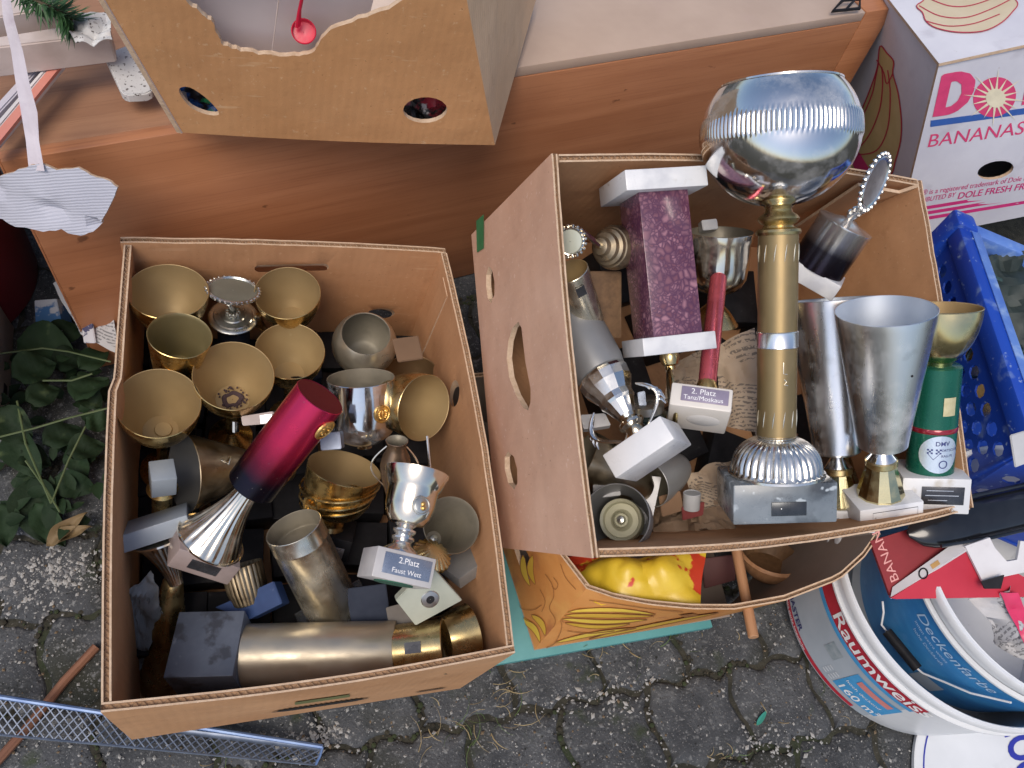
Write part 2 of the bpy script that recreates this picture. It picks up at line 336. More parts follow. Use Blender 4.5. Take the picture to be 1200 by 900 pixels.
def bubblemat(name):
    m, t, b = newmat(name); L = t.links.new
    tc = N(t, 'ShaderNodeTexCoord'); n0 = N(t, 'ShaderNodeTexNoise'); n0.inputs['Scale'].default_value = 18; n0.inputs['Detail'].default_value = 5; L(tc.outputs['Object'], n0.inputs['Vector'])
    va = N(t, 'ShaderNodeVectorMath', operation='MULTIPLY_ADD'); L(n0.outputs[1], va.inputs[0]); va.inputs[1].default_value = (.03,) * 3; L(tc.outputs['Object'], va.inputs[2])
    col = None
    for sc_, thr in ((230, 0), (130, .45)):
        v = N(t, 'ShaderNodeTexVoronoi', feature='F1'); v.inputs['Scale'].default_value = sc_; L(va.outputs[0], v.inputs['Vector'])
        e_ = N(t, 'ShaderNodeTexVoronoi', feature='DISTANCE_TO_EDGE'); e_.inputs['Scale'].default_value = sc_; L(va.outputs[0], e_.inputs['Vector'])
        sp = N(t, 'ShaderNodeSeparateColor'); L(v.outputs['Color'], sp.inputs[0])
        cr = N(t, 'ShaderNodeValToRGB'); L(sp.outputs[1], cr.inputs[0]); cr.color_ramp.elements[0].color = (.14, .046, .068, 1); cr.color_ramp.elements[1].color = (.36, .175, .215, 1)
        r = N(t, 'ShaderNodeMapRange'); r.inputs[1].default_value = .0; r.inputs[2].default_value = .34; L(e_.outputs['Distance'], r.inputs[0])
        mx = N(t, 'ShaderNodeMix', data_type='RGBA'); L(r.outputs[0], mx.inputs[0]); mx.inputs[6].default_value = (.085, .030, .065, 1); L(cr.outputs[0], mx.inputs[7])
        if col is None: col = mx.outputs[2]
        else:
            g = N(t, 'ShaderNodeMath', operation='GREATER_THAN'); L(sp.outputs[0], g.inputs[0]); g.inputs[1].default_value = thr
            m2 = N(t, 'ShaderNodeMix', data_type='RGBA'); L(g.outputs[0], m2.inputs[0]); L(col, m2.inputs[6]); L(mx.outputs[2], m2.inputs[7]); col = m2.outputs[2]
    n2 = N(t, 'ShaderNodeTexNoise'); n2.inputs['Scale'].default_value = 22; n2.inputs['Detail'].default_value = 6; L(tc.outputs['Object'], n2.inputs['Vector'])
    r2 = N(t, 'ShaderNodeMapRange'); r2.inputs[1].default_value = .45; r2.inputs[2].default_value = .70; r2.inputs[4].default_value = .8; L(n2.outputs[0], r2.inputs[0])
    mx = N(t, 'ShaderNodeMix', data_type='RGBA'); L(r2.outputs[0], mx.inputs[0]); L(col, mx.inputs[6]); mx.inputs[7].default_value = (.075, .022, .05, 1)
    L(mx.outputs[2], b.inputs['Base Color']); b.inputs['Roughness'].default_value = .22; b.inputs['Coat Weight'].default_value = .3
    return m
PURPLE = bubblemat('purple_bubble_marble')
PURPLE_D = pmat('dark_purple_marble', (.03, .010, .022), (.075, .028, .055), 40, .22, coat=.4)
BIGMARBLE = pmat('blue_grey_marble', (.12, .145, .165), (.23, .26, .285), 13, .3, rvar=.08, spots=[((.42, .47, .50), 13, .575, .60), ((.05, .06, .07), 22, .54, .66), ((.40, .45, .48), 60, .62, .66)], coat=.25, detail=8)

# ------------------------------------------------------------------ cardboard
def inpoly(p, poly):
    x, y = p; r = False; j = len(poly) - 1
    for i in range(len(poly)):
        xi, yi = poly[i]; xj, yj = poly[j]
        if (yi > y) != (yj > y) and x < (xj - xi) * (y - yi) / (yj - yi) + xi: r = not r
        j = i
    return r
def oval(cu, cv, a, b, rot=0, n=20, wob=0.0):
    return [(cu + cos(r) * a * q * cos(rot) - sin(r) * b * q * sin(rot), cv + cos(r) * a * q * sin(rot) + sin(r) * b * q * cos(rot))
            for i in range(n) for r in (tau * i / n,) for q in (1 + wob * sin(3 * r + cu * 50),)]
def slot(cu, cv, a, b, rot=0, n=8):
    pts = []
    for s in (1, -1):
        for i in range(n + 1):
            r = -pi / 2 + pi * i / n
            x = s * ((a - b) + b * cos(r)); y = s * b * sin(r); pts.append((cu + x * cos(rot) - y * sin(rot), cv + x * sin(rot) + y * cos(rot)))
    return pts
def smooth_(P, n=5, closed=False):
    o = []; m = len(P)
    for i in range(m if closed else m - 1):
        p0, p1, p2, p3 = (P[(i - 1) % m], P[i], P[(i + 1) % m], P[(i + 2) % m]) if closed else (P[max(i - 1, 0)], P[i], P[i + 1], P[min(i + 2, m - 1)])
        for k in range(n):
            t_ = k / n; o.append(tuple(.5 * (2 * b + (c - a) * t_ + (2 * a - 5 * b + 4 * c - d) * t_ * t_ + (3 * b - a - 3 * c + d) * t_ ** 3) for a, b, c, d in zip(p0, p1, p2, p3)))
    return o if closed else o + [P[-1]]
def wall(mb, f, w, h, t=.007, holes=(), step=.03, rim=True, pitch=.0068, topf=None, flute_v=.0045, outline=None, hs=0.0):
    """corrugated board: outer and inner liner, cut edges, fluting seen in the top edge; f(u,v,n) -> point"""
    nu = max(2, int(w / step)); nv = max(2, int(h / step))
    if outline is None:
        top = [(w - w * i / (nu * 2), h) for i in range(nu * 2)]
        if topf: top = [(u, h + topf(u)) for u, v in top]
        out = [(w * i / nu, 0) for i in range(nu)] + [(w, h * i / nv) for i in range(nv)] + top + [(0, h - h * i / nv) for i in range(nv)]
        istop = lambda a, b: a in tset and b in tset
        tset = set(range(nu + nv, nu + nv + 2 * nu + 1))
    else:
        out = outline; tset = set(); istop = lambda a, b: False
    vs = [Vector(p) for p in out]; es = [(i, (i + 1) % len(out)) for i in range(len(out))]; loops = []
    for hl in holes:
        k = len(vs); vs += [Vector(p) for p in hl]; e = [(k + i, k + (i + 1) % len(hl)) for i in range(len(hl))]; es += e
    nh = len(vs)
    for i in range(1, nu):
        for j in range(1, nv):
            p = (w * i / nu, h * j / nv)
            if not inpoly(p, out): continue
            if min((Vector(p) - q).length for q in vs) < step * .35: continue
            if any(inpoly(p, hl) for hl in holes): continue
            vs.append(Vector(p))
    V, E_, Fc, ov, oe, of = geometry.delaunay_2d_cdt(vs, es, [], 0, 1e-6)
    keep = []
    for fc in Fc:
        c = sum((V[i] for i in fc), Vector((0, 0))) / len(fc); c = (c.x, c.y)
        if inpoly(c, out) and not any(inpoly(c, hl) for hl in holes): keep.append(tuple(fc))
    n0 = len(mb.v); k = len(V)
    hidx = {i for i, l in enumerate(ov) if any(len(out) <= q < nh for q in l)} if hs else ()
    for n in (0, t):
        for i, p in enumerate(V): mb.v.append(tuple(f(p.x, p.y + (hs if (n == 0 and i in hidx) else 0), n)))
    for fc in keep:
        mb.f.append(tuple(n0 + i for i in fc)); mb.m.append(0)
        mb.f.append(tuple(n0 + k + i for i in reversed(fc))); mb.m.append(1)
    cnt = {}
    for fc in keep:
        for a, b in zip(fc, fc[1:] + fc[:1]): cnt[(a, b)] = 1
    inv = {}
    for i, l in enumerate(ov):
        for q in l: inv[i] = q if i not in inv else inv[i]
    e = .0019
    for (a, b) in [x for x in cnt if (x[1], x[0]) not in cnt]:
        oa, ob = inv.get(a, -1), inv.get(b, -1)
        if rim and istop(oa, ob):
            pa, pb = V[a], V[b]; base = len(mb.v); seq = [(0, 0), (e, 0), (e, -flute_v), (t - e, -flute_v), (t - e, 0), (t, 0)]
            for p in (pa, pb):
                for n, dv in seq: mb.v.append(tuple(f(p.x, p.y + dv, n)))
            for i in range(5):
                mb.f.append((base + i, base + i + 1, base + 6 + i + 1, base + 6 + i)); mb.m.append(2 if i in (0, 4) else 3)
        else:
            mb.f.append((n0 + a, n0 + b, n0 + k + b, n0 + k + a)); mb.m.append(2)
    if rim:
        tops = sorted([(V[i].x, V[i].y) for i in range(k) if inv.get(i, -1) in tset])
        def tv(u):
            for (a, va), (b, vb) in zip(tops, tops[1:]):
                if a <= u <= b: return va + (vb - va) * (u - a) / max(1e-9, b - a)
            return h
        m = int(w / pitch) * 2; base = len(mb.v); lo = e + .0002; hi = t - e - .0002
        for i in range(m + 1):
            u = w * i / m; n = lo if i % 2 else hi; v = tv(u)
            n += random.uniform(-.0004, .0004)
            mb.v.append(tuple(f(u, v - (random.uniform(.0002, .0012) if i % 2 else random.uniform(.0016, .0036)), n))); mb.v.append(tuple(f(u, v - flute_v + .001, n)))
        for i in range(m):
            a = base + 2 * i; mb.f.append((a, a + 2, a + 3, a + 1)); mb.m.append(2)
    return mb
def uvp(px, py, o, U, V):
    """board coordinates (along U, along V from o) of the sight line"""
    n = U.cross(V).normalized(); r = ray(px, py); p = CAMPOS + r * ((o - CAMPOS).dot(n) / r.dot(n)); q = p - o
    uu, uv, vv = U.dot(U), U.dot(V), V.dot(V); a, b = q.dot(U), q.dot(V); d = uu * vv - uv * uv
    return ((a * vv - b * uv) / d, (b * uu - a * uv) / d)
def text_to(mb, s, size, place, mi=0, shear=0.0, bold=0.0, cx=False, xs=1.0):
    cu = bpy.data.curves.new('lettering', 'FONT'); cu.body = s; cu.size = size; cu.shear = shear; cu.offset = bold * size
    cu.resolution_u = 4; cu.align_x = 'CENTER' if cx else 'LEFT'
    o = bpy.data.objects.new('lettering', cu); COL.objects.link(o)
    dg = bpy.context.evaluated_depsgraph_get(); me = bpy.data.meshes.new_from_object(o.evaluated_get(dg))
    vs = [tuple(place(v.co.x * xs, v.co.y)) for v in me.vertices]; fs = [tuple(p.vertices) for p in me.polygons]
    mb.add(vs, fs, mi); bpy.data.objects.remove(o); bpy.data.curves.remove(cu); bpy.data.meshes.remove(me)
def poly_to(mb, pts, place, mi=0):
    """flat print: polygon (concave allowed) mapped by place(x,y)"""
    tri = geometry.tessellate_polygon([[Vector((x, y, 0)) for x, y in pts]])
    mb.add([tuple(place(x, y)) for x, y in pts], [tuple(t) for t in tri], mi)
def ring_to(mb, pts, wd, place, mi=0, closed=True):
    """drawn line of width wd along pts"""
    n = len(pts); a = []; 
    for i in range(n):
        p = Vector(pts[i]); q = Vector(pts[(i + 1) % n] if closed or i < n - 1 else pts[i]); o = Vector(pts[i - 1] if closed or i > 0 else pts[i])
        d = (q - o); d = d.normalized() if d.length > 1e-9 else Vector((1, 0)); nn = Vector((-d.y, d.x)) * wd / 2
        a.append((p + nn, p - nn))
    vs = [tuple(place(v.x, v.y)) for pr in a for v in pr]; m = n if closed else n - 1
    mb.add(vs, [(2 * i, 2 * ((i + 1) % n), 2 * ((i + 1) % n) + 1, 2 * i + 1) for i in range(m)], mi)

CARD = [KRAFT, KRAFT_IN, KRAFT_EDGE, FLUTE]
def bow(u, w, v, h, a, k=1.0): return a * sin(pi * min(1, max(0, u / w))) * (v / h) ** k
def rough_top(seed, a=.0016): return lambda u: a * noise.noise(Vector((u * 24, seed, 0))) + .4 * a * noise.noise(Vector((u * 90, seed, 3)))

# ------------------------------------------------------------------ setting: ground
SOIL = pmat('mossy_soil', (.018, .018, .012), (.045, .042, .03), 60, .95, bump=.6, bscale=300, spots=[((.024, .034, .014), 9, .55, .7), ((.16, .15, .13), 420, .66, .72)])
def stonemat():
    return pmat('grey_paving_concrete', (.026, .029, .033), (.080, .085, .091), 21, .9, bump=1.0, bscale=260, detail=10, rand=.16, lo=.30, hi=.70,
             spots=[((.026, .028, .020), 6, .52, .66), ((.16, .165, .165), 120, .58, .70), ((.16, .16, .157), 300, .60, .68), ((.42, .42, .41), 460, .68, .71), ((.27, .275, .27), 8, .66, .78), ((.010, .011, .010), 190, .64, .70), ((.030, .042, .016), 14, .62, .72)])
STONE = stonemat()
gb = MB(); n = 40
gv = []; 
for r in (0.0, 2.5, 6, 14, 40):
    for j in range(n): gv.append((r * cos(tau * j / n) + .3, r * sin(tau * j / n) + .4, 0 if r < 7 else 0))
gf = [(i * n + j, i * n + (j + 1) % n, (i + 1) * n + (j + 1) % n, (i + 1) * n + j) for i in range(1, 4) for j in range(n)] + [tuple(n + j for j in range(n))]
gb.add([(x, y, -.0062) for x, y, z in gv], gf)
ground = tag(gb.build('ground', [SOIL], None, 0), kind='structure')
# interlocking wavy paving stones laid in rows on the mossy bed: parts of the pavement
pav = bpy.data.objects.new('pavement', None); COL.objects.link(pav); tag(pav, kind='structure'); pav.location = (.35, .12, 0); pav.rotation_euler = (0, 0, radians(12))
CW, CH = .128, .112
def wave_u(t): return .0062 * sin(t * tau * 2) + .002 * sin(t * tau * 4 + 1)          # along the long joints
def wave_v(t): return .0075 * sin(t * tau + .6)
def stone_mesh(k):
    ns = 12; pts = []; g = .0030
    for i in range(ns): t = i / ns; pts.append((-CW / 2 + CW * t, -CH / 2 + wave_u(t)))
    for i in range(ns): t = i / ns; pts.append((CW / 2 + wave_v(t), -CH / 2 + CH * t))
    for i in range(ns): t = 1 - i / ns; pts.append((-CW / 2 + CW * t, CH / 2 + wave_u(t)))
    for i in range(ns): t = 1 - i / ns; pts.append((-CW / 2 + wave_v(t), -CH / 2 + CH * t))
    m = len(pts); mb = MB(); rnd = random.Random(k)
    pts = [(x + .0022 * noise.noise(Vector((x * 60, y * 60, k * 5))), y + .0022 * noise.noise(Vector((x * 60, y * 60, k * 5 + 2)))) for x, y in pts]
    def ins(d, z, j):
        o = []
        for i, (x, y) in enumerate(pts):
            s = (1 - d / (CW / 2), 1 - d / (CH / 2)); q = 1 + rnd.uniform(-j, j)
            o.append((x * s[0] * q, y * s[1] * q, z + rnd.uniform(-j, j) * .02))
        return o
    rings = [ins(g, -.014, 0), ins(g + .0005, -.0055, .008), ins(g + .004, -.0022, .010), ins(g + .011, -.0003, .006), ins(.03, .0004, .01)]
    vs = [p for r in rings for p in r] + [(0, 0, .0002)]
    fs = [(r * m + i, r * m + (i + 1) % m, (r + 1) * m + (i + 1) % m, (r + 1) * m + i) for r in range(4) for i in range(m)] + [(4 * m + i, 4 * m + (i + 1) % m, 5 * m) for i in range(m)]
    mb.add(vs, fs); o = mb.build('paving_stone', [STONE], None, 60); me = o.data; bpy.data.objects.remove(o); return me
SM = [stone_mesh(k) for k in range(5)]
PM = Matrix.Translation((.35, .12, 0)) @ Matrix.Rotation(radians(12), 4, 'Z')
cand = []
for j in range(-9, 12):
    for i in range(-12, 13):
        x = (i + (.5 if j % 2 else 0)) * CW; y = j * CH; wp = PM @ Vector((x, y, 0)); q = proj(wp)
        d = 0 if (-80 < q[0] < 1280 and -100 < q[1] < 1000) else min(abs(q[0] - 600), 4000) + abs(q[1] - 500)
        if wp.y > .95: d += 2000
        cand.append((d, x, y))
cand.sort()
for k, (d, x, y) in enumerate(cand[:290]):
    o = bpy.data.objects.new('paving_stone', SM[random.randrange(5)]); COL.objects.link(o); o.parent = pav
    o.location = (x, y, random.uniform(-.0022, .0012)); o.rotation_euler = (random.uniform(-.012, .012), random.uniform(-.012, .012), random.choice((0, 0, 0)) + random.uniform(-.012, .012))
# grit in the joints and on the stones, dry blades
gm = MB(); rnd = random.Random(3)
for k in range(2200):
    px, py = rnd.uniform(0, 1200), rnd.choice((rnd.uniform(600, 900), rnd.uniform(720, 900)))
    p = pz(px, py, .0); r = rnd.choice((.0008, .001, .0014, .0022)) * rnd.uniform(.7, 1.2)
    M = Matrix.Translation((p.x, p.y, r * .5)) @ Matrix.Rotation(rnd.uniform(0, 6), 4, 'Z') @ Matrix.Diagonal((r * rnd.uniform(.8, 1.6), r, r * .7, 1))
    gm.add([(1, 0, 0), (-1, 0, 0), (0, 1, 0), (0, -1, 0), (0, 0, 1), (0, 0, -1)], [(0, 2, 4), (2, 1, 4), (1, 3, 4), (3, 0, 4), (2, 0, 5), (1, 2, 5), (3, 1, 5), (0, 3, 5)], rnd.choice((0, 0, 1, 2)), M)
for cx, cy, sx_, sy_, k_ in ((352, 862, 26, 9, 420), (70, 668, 34, 14, 420), (30, 700, 20, 14, 120), (700, 820, 60, 20, 160), (880, 870, 50, 12, 160)):
    for k in range(k_):
        p = pz(rnd.gauss(cx, sx_), rnd.gauss(cy, sy_), 0); r = rnd.choice((.0008, .0011, .0015, .0026)) * rnd.uniform(.7, 1.2); M = Matrix.Translation((p.x, p.y, r * .3)) @ Matrix.Rotation(rnd.uniform(0, 6), 4, 'Z') @ Matrix.Diagonal((r * rnd.uniform(.8, 2), r, r * .4, 1))
        gm.add([(1, 0, 0), (-1, 0, 0), (0, 1, 0), (0, -1, 0), (0, 0, 1), (0, 0, -1)], [(0, 2, 4), (2, 1, 4), (1, 3, 4), (3, 0, 4), (2, 0, 5), (1, 2, 5), (3, 1, 5), (0, 3, 5)], rnd.choice((0, 0, 1)), M)
tag(gm.build('grit', [flat('pale_grit', (.30, .295, .28), .9), flat('grey_grit', (.13, .13, .13), .9), flat('brown_grit', (.14, .10, .06), .9)], None, 0), kind='stuff')
dm = MB()
def blade(p, ang, ln, lift, wd, mi):
    pts = [];
    for i in range(5):
        t = i / 4; pts.append(Vector((p.x + cos(ang + t * .7) * ln * t, p.y + sin(ang + t * .7) * ln * t, .002 + lift * sin(t * pi * .8))))
    dm.tube(pts, [wd, wd, wd * .8, wd * .6, wd * .2], 4, mi, flat=.4)
for cx, cy, n, ra, rl in ((545, 850, 28, 34, .9), (590, 800, 10, 25, .7), (760, 738, 16, 40, .6), (700, 755, 14, 40, .6), (850, 885, 10, 12, .5), (1000, 720, 16, 30, .5), (250, 860, 6, 40, .6), (960, 850, 8, 40, .4)):
    for k in range(n):
        p = pz(cx + rnd.gauss(0, ra), cy + rnd.gauss(0, ra * .5), 0); blade(p, rnd.uniform(0, tau), rl * rnd.uniform(.012, .05), rnd.uniform(.001, .012), rnd.uniform(.0004, .0009), rnd.choice((0, 0, 1)))
tag(dm.build('dry_grass', [flat('dry_straw', (.26, .20, .10), .8), flat('green_sprig', (.06, .10, .025), .7)], None), kind='stuff')
mm = MB()
for k in range(2600):   # moss cushions in the joints
    c_ = rnd.choice(cand[:75]); t = rnd.uniform(-.5, .5)
    lx, ly = (c_[1] + CW * t, c_[2] + CH / 2 + wave_u(t + .5)) if rnd.random() < .6 else (c_[1] + CW / 2 + wave_v(t + .5), c_[2] + CH * t)
    p = PM @ Vector((lx + rnd.gauss(0, .0034), ly + rnd.gauss(0, .0034), -.0035))
    if noise.noise(p * 9) < -.02: continue
    r = rnd.uniform(.0012, .0050); mm.ball(p, r, rnd.choice((0, 1, 1)), 5, 3, .7)
tag(mm.build('moss', [pmat('moss', (.022, .032, .012), (.04, .052, .02), 200, .95, bump=.5, bscale=900), pmat('dark_soil_crumbs', (.02, .018, .012), (.04, .035, .022), 200, .95)], None), kind='stuff')
# small green leaf and twigs lying on the stones
def leaf_mesh(mb, ln, wd, cup=.15, droop=.2, nu=7, nv=2, wav=.0, mi=0, M=None):
    vs = []; fs = []
    for i in range(nu + 1):
        t = i / nu; hw = wd * (sin(pi * min(1, t ** .75)) ** .8) * (1 if t < 1 else 0) + .0004
        for j in range(-nv, nv + 1):
            s = j / nv; vs.append((t * ln, s * hw, abs(s) * hw * cup * 2 - droop * ln * t * t + wav * sin(t * 11 + s * 3)))
    k = 2 * nv + 1
    for i in range(nu):
        for j in range(2 * nv): fs.append((i * k + j, i * k + j + 1, (i + 1) * k + j + 1, (i + 1) * k + j))
    return mb.add(vs, fs, mi, M)
p = pz(886, 850, .002); q = pz(898, 833, .004)
lm = MB(); leaf_mesh(lm, (q - p).length, .0032, .2, .0)
o = lm.build('leaf', [flat('teal_leaf', (.03, .22, .17), .5)], None); x = (q - p).normalized(); o.matrix_world = mk(p + Vector((0, 0, .002)), x, Vector((0, 0, 1)).cross(x), Vector((0, 0, 1)))
tag(o, 'small blue green leaf lying on the grey paving stones', 'leaf')

# ------------------------------------------------------------------ left banana box of cups
ML = Matrix(((.9771, -.1840, .1067, -.2502), (.1858, .9826, -.0078, .1021), (-.1035, .0274, .9943, .0529), (0, 0, 0, 1)))
LW, LD, LH = .396, .530, .255
def axes(M): return [Vector(M.col[i][:3]) for i in range(3)]
lx, ly, lz = axes(ML); lo = ML.translation.copy()
box = thing('cardboard_box', 'open brown cardboard banana box filled with gold goblets, standing on the paving', 'cardboard box', ML)
T = .0085
def fu(a, b): return lambda px, py: uvp(px, py, a, b, lz)
back_uv = lambda px, py: uvp(px, py, lo + ly * LD, lx, lz)
front_uv = lambda px, py: uvp(px, py, lo, lx, lz)
right_uv = lambda px, py: uvp(px, py, lo + lx * LW, ly, lz)
def q_slot(f, a, b, half, rad_off=0):
    A = Vector(f(*a)); B = Vector(f(*b)); c = (A + B) / 2; d = B - A
    return slot(c.x, c.y, d.length / 2, half, atan2(d.y, d.x))
bh = [q_slot(back_uv, (298, 311), (385, 309), .0075)]
c_ = back_uv(446, 362); bh.append(oval(c_[0], c_[1], .020, .0135))
fh = []
c_ = right_uv(535, 468); rh = [oval(c_[0], c_[1], .016, .022)]
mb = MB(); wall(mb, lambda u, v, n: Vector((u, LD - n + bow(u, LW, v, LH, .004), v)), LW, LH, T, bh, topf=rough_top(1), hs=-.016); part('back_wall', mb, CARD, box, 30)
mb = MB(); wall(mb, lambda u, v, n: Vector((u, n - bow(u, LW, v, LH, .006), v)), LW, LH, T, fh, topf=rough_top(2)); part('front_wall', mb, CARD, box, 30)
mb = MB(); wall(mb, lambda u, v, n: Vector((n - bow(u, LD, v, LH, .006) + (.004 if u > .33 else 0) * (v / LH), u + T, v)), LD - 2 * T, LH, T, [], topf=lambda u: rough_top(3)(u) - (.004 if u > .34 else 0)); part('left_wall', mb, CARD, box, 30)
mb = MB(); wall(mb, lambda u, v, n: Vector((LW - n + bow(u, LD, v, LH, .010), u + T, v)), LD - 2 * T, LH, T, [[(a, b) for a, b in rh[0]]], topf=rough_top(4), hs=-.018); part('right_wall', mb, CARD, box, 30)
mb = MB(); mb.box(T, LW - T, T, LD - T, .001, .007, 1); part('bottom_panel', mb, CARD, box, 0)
# doubled inner panel with a seam near the far right corner
mb = MB(); wall(mb, lambda u, v, n: Vector((LW - T - .0012 - n * .6 + bow(u + .4, LD, v, LH, .010), .36 + u + .1, v)), .030, LH - .012, .004, [], rim=False, step=.015); part('inner_flap', mb, [KRAFT, KRAFT_IN, KRAFT_EDGE, FLUTE], box, 30)
TAPE_G = pmat('green_tape', (.03, .16, .06), (.045, .20, .08), 50, .5)
TAPE_OL = pmat('faded_green_tape', (.16, .17, .06), (.20, .21, .085), 50, .6)
fbow = lambda u, v: .006 * sin(pi * min(1, max(0, u / LW))) * (v / LH)
onfw = lambda off: (lambda x, y: (lambda q: Vector((q[0], -off - fbow(*q), q[1])))(front_uv(x, y)))
mb = MB(); poly_to(mb, [(345, 817.5), (409, 808.8), (409.5, 812.6), (345.5, 821.5)], onfw(.0012)); part('tape', mb, TAPE_OL, box, 0)
for (pa, pb, hw) in (((318, 831.5), (432, 815.5), 2.4), ((486, 810), (523, 804.5), .8)):
    mb = MB(); n_ = 38; up_ = []; dn_ = []
    for i in range(n_ + 1):
        q = i / n_; x, y = pa[0] * (1 - q) + pb[0] * q, pa[1] * (1 - q) + pb[1] * q; kk = min(1, 6 * q + .1, 6 * (1 - q) + .1)
        up_.append((x, y - hw * kk * (1 if i % 2 else .3))); dn_.append((x, y + hw * .6 * kk))
    pw = onfw(.0013); mb.add([tuple(pw(x, y)) for x, y in up_ + dn_], [(i, i + 1, n_ + 2 + i, n_ + 1 + i) for i in range(n_)]); part('slit', mb, flat('dark_slit', (.012, .009, .007), .9), box, 0)
# ------------------------------------------------------------------ right, tilted box (measured pose)
def rodr(w):
    v = Vector(w); return Matrix.Rotation(v.length, 3, v.normalized())
RW, RD, RH = .5097, .4068, .2605
_R = rodr((.353, .1669, .1926)); _o = Vector((.1613, .3204, .1671))
MR = _R.to_4x4(); MR.translation = _o
rx, ry, rz = axes(MR)
CARDP = [KRAFT_PINK, KRAFT_IN, KRAFT_EDGE, FLUTE]
rbox = thing('cardboard_box', 'tilted open cardboard box with green tape stripe, full of trophies, holding the tallest one', 'cardboard box', MR)
left_uv = lambda px, py: uvp(px, py, _o, ry, rz)
def hole_px(f, pts): return [tuple(f(*p)) for p in pts]
lh = [hole_px(left_uv, [(573, 312), (577, 316), (580, 330), (580, 345), (576, 356), (572, 350), (570, 335), (570, 322)]),
      hole_px(left_uv, [(609, 377), (613, 384), (615, 400), (618, 425), (624, 455), (624, 470), (621, 481), (615, 478), (606, 463), (598, 442), (595, 420), (597, 400), (602, 384)]),
      hole_px(left_uv, [(596, 529), (603, 535), (607, 550), (607, 566), (603, 574), (596, 566), (592, 549), (592, 536)])]
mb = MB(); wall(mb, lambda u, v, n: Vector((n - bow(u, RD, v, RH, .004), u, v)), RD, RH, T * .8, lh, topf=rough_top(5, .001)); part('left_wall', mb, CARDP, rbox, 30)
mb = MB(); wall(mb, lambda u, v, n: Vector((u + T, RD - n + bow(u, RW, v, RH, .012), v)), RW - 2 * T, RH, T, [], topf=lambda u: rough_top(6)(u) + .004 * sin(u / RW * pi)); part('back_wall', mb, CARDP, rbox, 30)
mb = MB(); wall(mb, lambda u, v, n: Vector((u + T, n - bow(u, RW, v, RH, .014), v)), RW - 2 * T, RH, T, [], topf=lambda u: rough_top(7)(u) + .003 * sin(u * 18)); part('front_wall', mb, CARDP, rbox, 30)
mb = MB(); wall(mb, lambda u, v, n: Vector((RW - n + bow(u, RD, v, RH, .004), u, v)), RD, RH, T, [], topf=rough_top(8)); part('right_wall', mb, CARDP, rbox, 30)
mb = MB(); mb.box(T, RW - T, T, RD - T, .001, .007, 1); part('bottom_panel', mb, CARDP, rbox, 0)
# folded inner flap along the back and right walls
a = uvp(925, 268, _o + ry * (RD - .016), rx, rz); b = uvp(1080, 216, _o + ry * (RD - .016), rx, rz); c = uvp(905, 210, _o + ry * (RD - .016), rx, rz)
mb = MB(); wall(mb, lambda u, v, n: Vector((u, RD - .014 - n - (.25 - v) * .04 + bow(u, RW, v, RH, .012), v)), RW, RH, .004, [], rim=False, outline=[(a[0], a[1]), (RW - .024, b[1] - .010), (RW - .024, RH - .008), (a[0] - .015, RH - .004)]); part('inner_flap', mb, CARDP, rbox, 30)
p1 = [left_uv(*p) for p in ((559, 259), (568, 251), (568, 291), (560, 296))]
mb = MB(); poly_to(mb, p1, lambda x, y: Vector((-.0012 - bow(x, RD, y, RH, .004), x, y))); part('tape', mb, TAPE_G, rbox, 0)

# ------------------------------------------------------------------ cups and trophies in the left box
def LB(px, py, h): return onM(px, py, ML, h)
def goblet(label, c, h, maj, ratio, ang, L, kind='tulip', deep=.085, r0=.012, mo=GOLD, mi=GOLD_IN, cat='goblet', group='cups packed in the left box', foot=True, plinth=None, wall_=.0011, spin=0, name='goblet', stemR=.007, rmod=None):
    Mr, R = rim_frame(c, maj, ratio, ang, LB(c[0], c[1], h), spin)
    M = Mr @ Matrix.Translation((0, 0, -L)); t = thing(name, label, cat, M, group)
    v = vessel(curve_prof(kind, R, r0, L - deep, L), wall_, 52, rmod=rmod); part('bowl', v, [mo, mi], t)
    if foot:
        zb = .026 if plinth else 0
        pr = [(.0004, zb), (R * .62, zb), (R * .62, zb + .003), (R * .45, zb + .010), (stemR, zb + .024), (stemR * .8, L - deep - .012), (stemR * 1.5, L - deep - .008), (stemR, L - deep + .001), (.0004, L - deep + .001)]
        if L - deep > zb + .04: part('stem', MB().lathe(pr, 28), mo, t)
    if plinth:
        part('plinth', MB().box(-.032, .032, -.032, .032, 0, .0262, bev=.0015), plinth, t)
    return t, R, L
BASE_H = .008
g1, R, L = goblet('large gold goblet in the far left corner of the left box', (197, 341), .234, 90, .71, 84, .18, deep=.062, plinth=NAVYD)
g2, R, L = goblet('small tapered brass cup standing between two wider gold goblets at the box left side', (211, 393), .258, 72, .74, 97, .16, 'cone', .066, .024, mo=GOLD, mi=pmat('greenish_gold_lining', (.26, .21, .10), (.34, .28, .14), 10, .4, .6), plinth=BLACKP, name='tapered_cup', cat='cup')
g4, R4, L4 = goblet('gold goblet below the hand slot of the left box, with a pale bracket', (337, 343), .226, 76, .80, 82, .19, deep=.06, plinth=NAVYD)
mb = MB(); mb.tube([(-R4 * .95, -.012, L4 - .024), (-R4 * 1.05, -.014, L4 - .035), (-R4 * .8, -.02, L4 - .052)], [.004, .0075, .003], 8); part('bracket', mb, SILVER_W, g4)
g5, R, L = goblet('gold goblet with a dark spot near its lower lip, right of the stained goblet', (340, 411), .213, 80, .83, 92, .19, deep=.058, plinth=BLACKP)
part('dirt_spot', MB().lathe([(.0003, .0012), (.004, .001), (.0065, 0)], 9, sx=1.2, M=Matrix.Translation((.009, -R * .74, L - .012)) @ Matrix.Rotation(-1.2, 4, 'X')), flat('dark_dirt', (.05, .035, .025), .9), g5)
